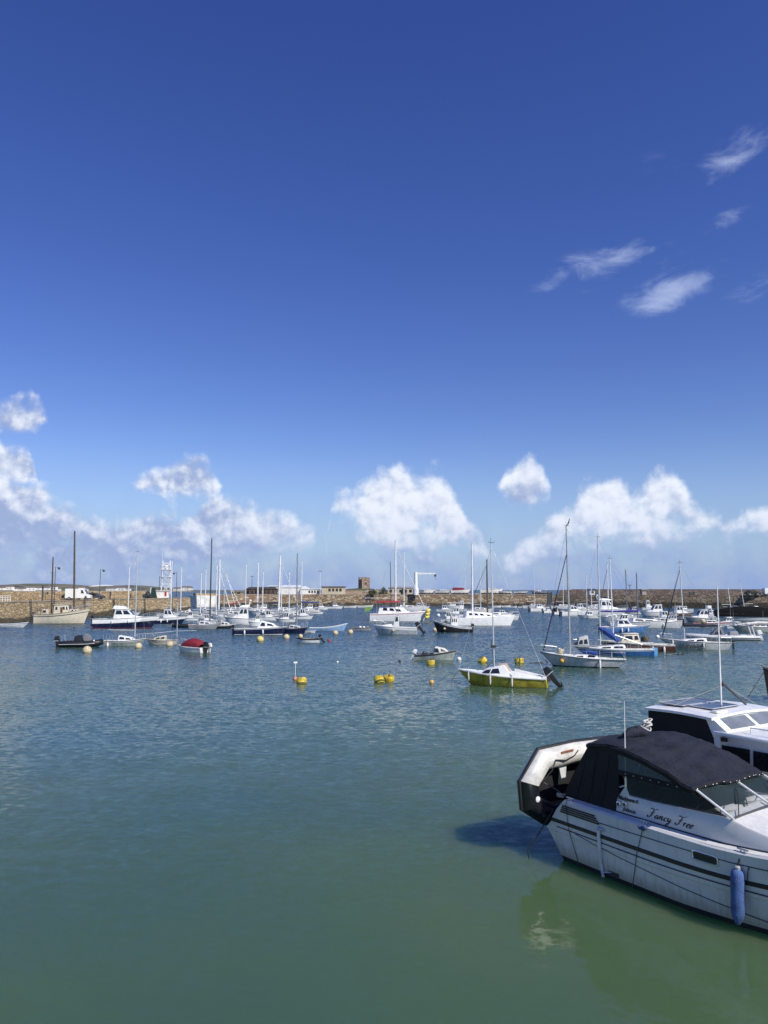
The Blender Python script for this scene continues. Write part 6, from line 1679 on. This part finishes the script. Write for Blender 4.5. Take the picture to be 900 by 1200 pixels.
f.build('canopy_frame', STEEL, can)
# side and aft curtains
def poly_panel(pts, t, th, name, mat, parent):
    f = MB(); n = len(pts)
    f.add([Q(a, t, z) for a, z in pts] + [Q(a, t - th, z) for a, z in pts], [tuple(range(n)), tuple(range(2 * n - 1, n - 1, -1))] + [(i, i + n, (i + 1) % n + n, (i + 1) % n) for i in range(n)])
    return f.build(name, mat, parent, smooth=False)
for side, t in ((1, -.135), (-1, -2.25)):
    cur = poly_panel([(.06, 1.19), (.82, 2.37), (1.1, 2.43), (1.52, 2.44), (1.57, 2.42), (1.57, 1.60), (1.50, 1.50), (1.47, 1.26)], t, .02, 'side_curtain', CANV, ff)
    poly_panel([(1.57, 2.33), (1.57, 2.42), (2.0, 2.36), (2.6, 2.21), (3.16, 2.0), (3.16, 1.96), (2.80, 2.04), (2.60, 2.13), (2.0, 2.28)], t, .018, 'window_surround', CANV, cur)
    poly_panel([(1.57, 1.95), (1.57, 2.045), (2.80, 2.045), (3.2, 1.965), (3.24, 1.94)], t, .022, 'window_band', CANV, cur)
    poly_panel([(1.57, 2.045), (1.57, 2.33), (2.0, 2.28), (2.60, 2.13), (2.80, 2.045)], t - .004, .006, 'vinyl_window', VINYL, cur)
    gl = poly_panel([(1.80, 1.61), (1.62, 1.95), (3.24, 1.94), (3.80, 1.70), (2.4, 1.62)], t - .03, .008, 'side_glass', TINT, ff)
    MB().tube([Q(1.80, t - .034, 1.62), Q(2.4, t - .034, 1.63), Q(3.82, t - .034, 1.705)], .014, 5).build('glass_rail', DGREY, gl)
    for k in range(7):
        MB().ball((1.75 + k * .19, -t - .012, 2.0), .010, n=6).build('press_stud', CHROME, cur)
    for k in range(3):     # folds of the cloth
        s_ = .45 + k * .32
        MB().tube([Q(s_, t + .0, 1.20), Q(s_ + .12, t + .005, 1.6), Q(s_ + .28, t, min(2.3, 1.2 + (s_ + .2) * 1.2))], [.012, .02, .006], 6).build('fold', CANV, cur)
f = MB()
g_ = []
for i in range(9):
    u = i / 8; g_.append([Q(lerp(.08, .83, u) - .03 * math.sin(math.pi * u), lerp(-.14, -2.25, j / 16), lerp(1.19, 2.38, u) + .10 * u * math.sin(math.pi * j / 16) + .01 * math.sin(j * 2.3)) for j in range(17)])
f.grid(g_).build('aft_curtain', CANV, ff, ang=60)
# antenna, rings, lettering
f = MB().tube([Q(1.72, -.16, 1.78), Q(1.73, -.16, 2.5), Q(1.745, -.16, 3.36)], [.014, .011, .006], 7); f.build('whip_antenna', WHITE, ff)
MB().tube([Q(1.72, -.16, 1.72), Q(1.72, -.16, 1.92)], .022, 8).build('antenna_base', CHROME, ff)
def ring(s_, z, r, name='ring_fitting'):
    f = MB(); f.lathe([(0, 0), (r, 0), (r, .02), (r * .7, .03), (0, .03)], Q(s_, -.152, z), (0, -1, 0), 14); o = f.build(name, CHROME, ff)
    MB().lathe([(0, .031), (r * .55, .031), (r * .5, .036), (0, .036)], Q(s_, -.152, z), (0, -1, 0), 10).build('socket', BAND, o); return o
ring(1.70, 1.43, .05); ring(1.55, 1.40, .055)
def flat_text(body, s0, z0, size, shear, spacing, dz=0.0, parent=ff, name='lettering', t=-.15, mat=None):
    vs, fs = text_mb(body, size, shear, .003, spacing)
    return MB().add([Q(s0 + x, t + .004 + z * .6, z0 + y + dz * x) for x, y, z in vs], fs).build(name, mat or BAND, parent, smooth=False)
flat_text('Madzeena 6', 1.53, 1.49, .105, .35, .92, dz=.02)
flat_text('Jolsson', 1.64, 1.30, .105, .35, 1.0, dz=-.01)
# the script name, drawn with a broad nib
GL = {'F': (2.3, [[(.1, 2.2), (.6, 2.55), (1.3, 2.35), (2.2, 2.5), (2.7, 2.85)], [(1.5, 2.4), (1.3, 1.5), (1.0, .5), (.5, -.1), (0, .05), (.05, .4), (.35, .4)], [(.6, 1.25), (1.2, 1.25), (1.9, 1.5)]]),
      'a': (1.45, [[(1.0, .85), (.6, 1.0), (.15, .6), (.15, .12), (.5, .05), (1.0, .75)], [(1.02, 1.0), (.92, .25), (1.15, .03), (1.5, .3)]]),
      'n': (1.55, [[(0, .75), (.2, .98), (.22, .5), (.15, 0)], [(.17, .4), (.6, .98), (.9, .85), (.85, .25), (1.1, .03), (1.45, .3)]]),
      'c': (1.1, [[(.85, .78), (.55, 1.0), (.15, .6), (.2, .08), (.6, .02), (1.1, .32)]]),
      'y': (1.45, [[(0, .75), (.2, .98), (.2, .3), (.5, .05), (.95, .7)], [(1.05, 1.0), (.9, .1), (.5, -.9), (.0, -1.0), (.1, -.6), (.8, -.1), (1.4, .3)]]),
      'r': (1.05, [[(0, .75), (.2, .98), (.22, .5), (.15, 0)], [(.17, .45), (.5, .95), (.85, .9)]]),
      'e': (1.05, [[(.15, .4), (.6, .55), (.75, .85), (.5, 1.0), (.15, .6), (.2, .08), (.55, .0), (1.05, .3)]])}
def cat(p, n=7):
    P = [Vector((*q, 0)) for q in p]; P = [P[0] * 2 - P[1]] + P + [P[-1] * 2 - P[-2]]; r_ = []
    for i in range(1, len(P) - 2):
        for k in range(n):
            t = k / n; a, b_, c, d = P[i-1:i+3]
            r_.append(.5 * ((2*b_) + (c - a) * t + (2*a - 5*b_ + 4*c - d) * t*t + (3*b_ - a - 3*c + d) * t**3))
    r_.append(P[-2]); return r_
mb = MB(); cx = 0; xs = .066
for ch in 'Fancy Free':
    if ch == ' ': cx += 1.25; continue
    adv, strokes = GL[ch]
    for stk in strokes:
        pts = cat(stk); L_, R_ = [], []
        for i, p in enumerate(pts):
            d = (pts[min(i+1, len(pts)-1)] - pts[max(i-1, 0)]).normalized(); nrm = Vector((-d.y, d.x, 0))
            wd = (.06 + .17 * max(0, abs(d.y * .95 - d.x * .25)) ** 1.5) * min(1, .35 + 3 * min(i, len(pts)-1-i) / len(pts))
            for lst, sg in ((L_, 1), (R_, -1)):
                q = p + nrm * wd * sg; xx = (cx + q.x + q.y * .42) * xs; lst.append(Q(2.21 + xx, -.1455, 1.325 + q.y * xs * 1.0 + .012 * xx))
        mb.grid([L_, R_])
    cx += adv
mb.build('boat_name', BAND, ff, smooth=False, recalc=False)
# lines, cleats and fittings on the side
def cleat(s_, t, z):
    f = MB(); f.tube([Q(s_ - .1, t, z + .05), Q(s_ + .1, t, z + .05)], .014, 6); f.tube([Q(s_ - .03, t, z), Q(s_ - .03, t, z + .05)], .014, 6); f.tube([Q(s_ + .03, t, z), Q(s_ + .03, t, z + .05)], .014, 6); f.build('cleat', CHROME, ff)
cleat(.45, .02, 1.235); cleat(2.3, .03, 1.235); cleat(4.2, .0, 1.25)
f = MB().tube([Q(.40, .06, 1.25), side_pt(.39, 1.15, .02), side_pt(.46, .7, .03), side_pt(.64, .02, .02)], .007, 5); f.build('thin_line', LINE, ff)
f = MB().tube([side_pt(2.31, 1.17, .02), side_pt(2.16, .7, .02), side_pt(1.96, .02, .02)], .007, 5); f.build('thin_line', LINE, ff)
f = MB(); rr = random.Random(5)
for k in range(6): f.ball(side_pt(2.31 + rr.uniform(-.05, .06), 1.19 + rr.uniform(-.03, .03), .03), rr.uniform(.025, .045), n=7)
f.build('tied_rag', paint('dull_blue_rag', (.05, .09, .20), .9), ff)
f = MB(); f.tube([side_pt(1.28, .90, .05), side_pt(1.28, .4, .06), side_pt(1.26, -.15, .10)], [.035, .030, .030], 10)
p_ = f.build('pole', paint('pale_pole', (.78, .78, .76), .3), ff)
MB().tube([side_pt(1.22, .92, .0), side_pt(1.28, .93, .07), side_pt(1.40, .90, .01)], .02, 6).build('clamp', CHROME, p_)
MB().tube([side_pt(1.28, .10, .07), side_pt(1.42, .13, .04), side_pt(1.5, .15, .0)], .014, 6).build('bracket', CHROME, p_)
c0 = side_pt(1.52, .15, 0); MB().box(c0.x - .1, c0.x + .14, c0.y - .015, c0.y + .05, .10, .17).build('exhaust_outlet', BAND, ff, bevel=.015)
f = MB(); f.tube([Q(-.05, .0, .95), Q(-.20, .42, .35), Q(-.32, .5, .14), Q(-.2, .55, -.1)], .012, 6); f.build('stern_line', BAND, ff)
f = MB(); rr = random.Random(2)
f.tube([Q(.15 + .07 * math.cos(a * 1.1), -.02 + .06 * math.sin(a), 1.25 + a * .004) for a in [k * .6 for k in range(24)]], .014, 5); f.build('rope_coil', ROPE, ff)
f = MB().box(.02, .30, 1.9, 2.3, 1.22, 1.25)
# blue fender hanging at the side
bf = empty('blue_fender', (0, 0, 0), 0, 'blue cylindrical fender hanging on a black rope over the side of the navy canopied cruiser', 'fender')
mat4 = Matrix.Translation((3.56, 16.50, 0)) @ Matrix.Rotation(HZ, 4, 'Z')
pf = side_pt(4.14, .58, .13); wp = mat4 @ pf
bf.location = wp; bf.rotation_euler = (R(-2), R(1), HZ)
f = MB(); prof = [(.0, -.45), (.035, -.44), (.05, -.40), (.085, -.34), (.104, -.26), (.108, .20), (.104, .33), (.085, .39), (.05, .41), (.0, .415)]
f.lathe(prof, n=22)
for i, v in enumerate(f.v):
    a = math.atan2(v[1], v[0]); w = 1 + .05 * math.sin(3 * a + 1) * max(0, min(1, (-v[2]) * 3)); f.v[i] = (v[0] * w, v[1] * w, v[2])
f.build('fender_cover', paint('fender_blue_cloth', (.07, .13, .32), .8, var=.25, scale=6, bump=.5), bf, ang=60)
MB().lathe([(.0, .41), (.045, .41), (.05, .45), (.03, .47), (0, .47)], n=12).build('end_eye', paint('grey_eye', (.4, .42, .45), .5), bf)
f = MB(); f.tube([(0, 0, .46), (.01, .03, .55), (.0, .12, .66)], .012, 6).ball((0, .11, .655), .028, n=7).tube([(0, .11, .65), (-.02, .2, .67), (.02, .3, .67)], .012, 6)
f.tube([(.08, .12, .66), (.16, .13, .60), (.15, .05, .42), (.14, .05, .25)], .009, 5); f.build('fender_rope', BAND, bf)

# inflatable stowed on edge across the stern
dg = empty('stowed_dinghy', (3.56, 16.50, 0), HZ, 'black and white inflatable dinghy stowed on its side across the stern of the cruiser', 'inflatable boat')
SD = -.36
pt = [(-1.95, 1.93), (-.9, 1.95), (.02, 1.90), (.42, 1.47), (.38, 1.08), (-.08, .82), (-1.0, .80), (-1.95, .80)]
TWH = paint('dinghy_white', (.66, .65, .60), .45, var=.15); TBL = paint('dinghy_shade_black', (.015, .016, .020), .22, var=.2, coat=.3)
def seg(pts, name, mat, r=.225):
    f = MB(); f.tube([Q(SD, a, z) for a, z in pts], [r] * len(pts), 18); return f.build(name, mat, dg, ang=32)
def mid(a, b_, t): return (lerp(a[0], b_[0], t), lerp(a[1], b_[1], t))
# mitred tube: white upper panels, the lower ones coloured black to paint in shade
def mitre_tube(P, r, n, mats_of):
    f = MB(); rws = []; V3 = [Vector((0, -a, z)) for a, z in P]
    for i, p in enumerate(V3):
        d0 = (p - V3[i-1]).normalized() if i else (V3[1] - V3[0]).normalized(); d1 = (V3[i+1] - p).normalized() if i < len(V3) - 1 else d0
        tdir = (d0 + d1).normalized(); side_ = Vector((1, 0, 0)); up_ = side_.cross(tdir).normalized(); sc = 1 / max(.6, tdir.dot(d0))
        rws.append([Vector((SD, 0, 0)) + p + side_ * r * math.cos(2*math.pi*k/n) + up_ * r * sc * math.sin(2*math.pi*k/n) for k in range(n + 1)])
    f.grid(rws, lambda i, j: mats_of(i)); f.add(rws[0][:-1], [tuple(range(n))], 0); f.add(rws[-1][:-1], [tuple(range(n))], 1); return f
f = mitre_tube(pt, .225, 22, lambda i: 0 if i < 3 else 1); tb_ = f.build('tube', [TWH, TBL], dg, ang=30)
out = []
for i, (a, z) in enumerate(pt):
    cxm, czm = -1.0, 1.37; 
    pass
offp = [(-1.95, 2.155), (-.9, 2.175), (.12, 2.125), (.655, 1.53), (.615, .98), (-.03, .585), (-1.0, .57), (-1.95, .57)]
f = MB(); V3 = [Q(SD, a, z) for a, z in offp]
f.tube(V3, .045, 8); f.build('rubbing_strake', BAND, dg, ang=30)
f = MB(); f.add([Q(SD - .12, a, z) for a, z in [(-1.95, 1.8), (.0, 1.78), (.28, 1.45), (.26, 1.12), (-.1, .95), (-1.95, .95)]] + [Q(SD - .16, a, z) for a, z in [(-1.95, 1.8), (.0, 1.78), (.28, 1.45), (.26, 1.12), (-.1, .95), (-1.95, .95)]], [(0, 1, 2, 3, 4, 5), (11, 10, 9, 8, 7, 6)]); f.build('floor', CANV, dg, smooth=False)
f = MB()
f.tube([Q(SD + .225, .22, 1.52), Q(SD + .25, .18, 1.56), Q(SD + .25, -.05, 1.72), Q(SD + .245, -.16, 1.92), Q(SD + .25, -.45, 1.88), Q(SD + .25, -.72, 1.95), Q(SD + .225, -.86, 2.04)], .011, 6); f.build('grab_line', BAND, dg)
f = MB(); f.box(SD + .225, SD + .24, -.30, -.14, 1.50, 1.66)
f = MB().lathe([(0, 0), (.06, 0), (.06, .02), (.035, .035), (0, .035)], Q(SD + .215, .36, 1.18), (1, 0, 0), 14); f.build('valve', WHITE, dg)
f = MB(); f.slab([Q(SD + .04, -.42, 1.76), Q(SD + .04, -.66, 1.80), Q(SD + .04, -.62, 1.48), Q(SD + .04, -.50, 1.42)], (1, 0, 0), .03); f.build('seat_strap', LGREY, dg, smooth=False)
f = MB(); f.slab([Q(SD + .215, -.36, 2.06), Q(SD + .215, -.72, 2.08), Q(SD + .205, -.72, 2.03), Q(SD + .205, -.36, 2.01)], (1, 0, 0), .012); f.build('name_patch', paint('faded_red_patch', (.38, .16, .10), .7), dg, smooth=False)
f = MB().tube([Q(SD + .24, .20, 1.50), Q(-.02, -.05, 1.35), Q(.25, -.02, 1.27)], .013, 6); f.build('lashing', LINE, dg)
# bundle and coil on the canopy
def world_of(v): return mat4 @ v
p_ = Q(1.42, -.86, 2.565); e = empty('canvas_bundle', world_of(p_), HZ, 'rolled navy canvas bundle lying on the top of the navy canopy', 'canvas roll')
f = MB(); pts = [(-.05, -.30, .03), (-.02, -.12, .09), (.0, .08, .10), (.02, .26, .05)]; f.tube(pts, [.06, .11, .12, .07], 12); f.build('roll', TOPC, e, ang=60)
f = MB(); f.tube([(-.02, -.05, .02), (-.06, -.05, .2), (.06, -.04, .2), (.1, -.04, .02)], .008, 5); f.build('tie', BAND, e)
p_ = Q(1.33, -1.28, 2.575); e = empty('rope_bundle', world_of(p_), HZ, 'bundle of white rope and fittings on the canopy beside the rolled canvas', 'rope')
f = MB(); rr = random.Random(9)
for k in range(5): f.tube([(.10 * math.cos(a) * (1 - .1 * k), .09 * math.sin(a) + .02 * k, .06 + .10 * abs(math.sin(a * .5 + k)) + .03 * k) for a in [2 * math.pi * q / 12 for q in range(12)]], .015, 5, closed=True)
f.build('coil', paint('white_rope', (.60, .58, .54), .8), e)

# ---- second cruiser, with the square wheelhouse
sc = empty('wheelhouse_cruiser', (3.56, 16.50, 0), HZ, 'white cruiser with a flat roofed square wheelhouse and solar panels, behind the navy canopied one', 'motor cruiser')
T0 = -3.10
rows = []
for i in range(25):
    u = i / 24; s_ = -1.6 + 8.6 * u; w = 1.35 * (1 - max(0, (u - .4) / .6) ** 2.2) * (1 - .08 * (1 - min(1, u / .3)))
    rise = .35 * max(0, (u - .4) / .6) ** 1.6; side = [(s_ + .3 * (1 - u) ** 6 * (1 - max(0, z)) , w * k, z + rise * max(0, z)) for (k, z) in ((0, -.45), (.6, -.35), (.9, -.05), (.92, .08), (.96, .6), (.985, .95), (1.0, 1.0), (1, 1.3), (.97, 1.33))]
    cyl = -T0 + 1.35
    rows.append([(x, cyl + y, z) for x, y, z in side][::-1] + [(x, cyl - y, z) for x, y, z in side][1:])
def mi2(i, j):
    jj = 7 - j if j < 8 else j - 8
    return 1 if jj < 3 else (2 if jj == 5 else 0)
mb = MB().grid(rows, mi2); o_ = len(mb.v); mb.v += rows[0]; 
for a in range(8):
    a2 = 16 - a; mb.f.append((o_ + a, o_ + a + 1, o_ + a2 - 1, o_ + a2) if a + 1 != a2 - 1 else (o_ + a, o_ + a + 1, o_ + a2)); mb.m.append(0)
mb.build('hull', [WHITE, ANTIF, BAND], sc, ang=35)
dk = MB()
for i in range(24): dk.add([rows[i][0], rows[i+1][0], rows[i+1][-1], rows[i][-1]], [(0, 1, 2, 3)])
dk.build('deck', GELD, sc, smooth=False)
# main cabin with dark side windows, then the wheelhouse over its after end
TS = -3.28; TP = -5.62
cb_ = MB(); cb_.hexa([tuple(Q(-.3, TP, 1.3)), tuple(Q(5.4, TP + .45, 1.6)), tuple(Q(5.4, TS - .45, 1.6)), tuple(Q(-.3, TS, 1.3)), tuple(Q(-.3, TP + .08, 2.36)), tuple(Q(5.0, TP + .5, 2.36)), tuple(Q(5.0, TS - .5, 2.36)), tuple(Q(-.3, TS - .02, 2.36))])
cb_.v = [tuple(v) for v in cb_.v]
# the near side stays straight as far as the photograph shows
cb_ = MB(); pl = [(1.52, TS), (3.4, TS), (5.3, TS - .7), (5.3, TP + .7), (3.4, TP), (1.52, TP)]
n_ = len(pl); cb_.add([Q(a, t, 1.30) for a, t in pl] + [Q(a, t + (.04 if t < -4 else -.04), 2.40) for a, t in pl], [tuple(range(n_)), tuple(range(2*n_-1, n_-1, -1))] + [(i, i + n_, (i+1) % n_ + n_, (i+1) % n_) for i in range(n_)])
cabo = cb_.build('cabin', GEL, sc, bevel=.05)
ov = MB(); ov.add([Q(a, t + (-.07 if t < -4 else .07), 2.40) for a, t in pl] + [Q(a, t + (-.05 if t < -4 else .05), 2.47) for a, t in pl], [tuple(range(n_)), tuple(range(2*n_-1, n_-1, -1))] + [(i, i + n_, (i+1) % n_ + n_, (i+1) % n_) for i in range(n_)])
ov.build('cabin_roof', WHITE, sc, bevel=.02)
for (a, b_) in ((1.68, 2.31), (2.39, 3.25)):
    MB().slab([Q(a, TS + .006, 1.82), Q(b_, TS + .006, 1.84), Q(b_, TS - .02, 2.20), Q(a, TS - .02, 2.19)], (0, -1, .03), .012).build('window', GLASS, cabo, smooth=False)
MB().box(1.70, 1.82, -TS - .06, -TS + .01, 2.28, 2.36).build('side_lamp', BAND, sc, smooth=False)
# wheelhouse
wh = MB()
z0, z1 = 2.46, 2.70
wf = [(1.78, 2.47), (1.42, 2.72)]
fr = MB(); fr.add([Q(1.85, TS, 2.46), Q(1.85, TP, 2.46), Q(1.45, TP + .06, 2.74), Q(1.45, TS - .02, 2.74), Q(1.72, TS, 2.46), Q(1.72, TP, 2.46), Q(1.33, TP + .06, 2.74), Q(1.33, TS - .02, 2.74)], [(0, 1, 2, 3), (7, 6, 5, 4), (0, 4, 5, 1), (1, 5, 6, 2), (2, 6, 7, 3), (3, 7, 4, 0)])
who = fr.build('wheelhouse', WHITE, sc, bevel=.02)
def on_front(v, t): return Q(lerp(1.85, 1.45, v), t, lerp(2.46, 2.74, v))
for (ta, tb2) in ((TS - .22, -4.42), (-4.56, TP + .22)):
    MB().slab([on_front(.18, ta), on_front(.18, tb2), on_front(.86, tb2), on_front(.86, ta)], (.57, 0, .82), .01).build('front_window', paint('light_glass', (.20, .22, .24), .08, spec=.9), who, smooth=False)
pil = MB()
for t, sg in ((TS, 1), (TP, -1)):
    pil.add([Q(1.85, t, 2.44), Q(1.46, t, 2.74), Q(1.30, t, 2.74), Q(1.38, t, 2.55), Q(1.50, t, 2.30), Q(1.52, t, 1.9), Q(1.62, t, 1.9), Q(1.66, t, 2.40)] + [Q(a, t - .1 * sg, z) for a, z in [(1.85, 2.44), (1.46, 2.74), (1.30, 2.74), (1.38, 2.55), (1.50, 2.30), (1.52, 1.9), (1.62, 1.9), (1.66, 2.40)]],
            [tuple(range(8)), tuple(range(15, 7, -1))] + [(i, i + 8, (i + 1) % 8 + 8, (i + 1) % 8) for i in range(8)])
    pil.build('corner_pillar', WHITE, who, smooth=False); pil = MB()
rf = MB(); rr_ = []
for i in range(13):
    s_ = lerp(-.24, 1.52, i / 12); rr_.append([Q(s_, lerp(TS + .08, TP - .08, j / 10), 2.74 + .055 * math.sin(math.pi * j / 10) + .03 * math.sin(math.pi * i / 12)) for j in range(11)])
rf.grid(rr_); rf.grid([[p - Vector((0, 0, .055)) for p in r_] for r_ in rr_])
for r_ in (rr_[0], rr_[-1], [q[0] for q in rr_], [q[-1] for q in rr_]): rf.grid([r_, [p - Vector((0, 0, .055)) for p in r_]])
rfo = rf.build('wheelhouse_roof', WHITE, sc, ang=40)
PANEL = paint('solar_panel', (.035, .045, .085), .18, var=.2, scale=2)
for (a, b_, t0, t1) in ((-.16, .50, -3.62, -4.95), (.56, 1.16, -3.78, -4.75)):
    pn = MB().hexa([tuple(Q(a, t1, 2.825)), tuple(Q(b_, t1, 2.825)), tuple(Q(b_, t0, 2.815)), tuple(Q(a, t0, 2.815)), tuple(Q(a, t1, 2.85)), tuple(Q(b_, t1, 2.85)), tuple(Q(b_, t0, 2.84)), tuple(Q(a, t0, 2.84))]).build('solar_panel', PANEL, sc, smooth=False)
    MB().tube([Q(a, t0, 2.845), Q(b_, t0, 2.845), Q(b_, t1, 2.855), Q(a, t1, 2.855)], .011, 5, closed=True).build('panel_frame', ALU, pn)
MB().box(1.22, 1.38, 3.6, 4.0, 2.79, 2.83).build('roof_pad', WHITE, sc, bevel=.01)
cl = poly_panel([(-.18, 1.30), (-.18, 2.70), (1.32, 2.70), (1.40, 2.52), (1.50, 2.28), (1.50, 1.30)], TS + .01, .02, 'side_curtain', CANV, sc)
f = MB(); f.add([Q(-.2, TS, 1.3), Q(-.2, TP, 1.3), Q(-.2, TP, 2.71), Q(-.2, TS, 2.71)], [(0, 1, 2, 3)]); f.build('aft_curtain', CANV, sc, smooth=False)
poly_panel([(-.18, 1.30), (-.18, 2.70), (1.32, 2.70), (1.50, 1.30)], TP - .0, .02, 'side_curtain', CANV, sc)
# folding mast and its stays
mt = MB().tube([Q(.92, -4.45, 2.80), Q(.92, -4.46, 3.4), Q(.98, -4.40, 5.58)], [.022, .020, .012], 8).build('pole_mast', MW, sc)
MB().ball(Q(.95, -4.52, 3.32), .06, n=8).build('block', DGREY, mt)
MB().tube([Q(1.16, -5.04, 2.84), Q(.96, -4.55, 3.30)], .028, 7).build('strut', DGREY, mt)
MB().tube([Q(.95, -4.52, 3.30), Q(.34, -3.52, 2.84)], .006, 5).tube([Q(.95, -4.52, 3.30), Q(1.30, -5.25, 2.84)], .006, 5).build('stay', ROPE, mt)
MB().lathe([(0, 0), (.09, 0), (.10, .03), (.03, .06), (0, .06)], Q(.92, -4.45, 2.79), n=12).build('mast_foot', CHROME, mt)
f = MB(); f.tube([Q(2.2, TS - .25, 2.48), Q(2.2, TS - .25, 2.60), Q(3.8, TS - .25, 2.62), Q(3.8, TS - .25, 2.50)], .013, 6); f.build('grab_rail', CHROME, sc)
vs, fs = text_mb('ARTY', .26, .3, .003, 1.0)
MB().add([Vector((2.25 + x, -T0 - .006 - z, 1.06 + y)) for x, y, z in vs], fs).build('lettering', LINE, sc, smooth=False)
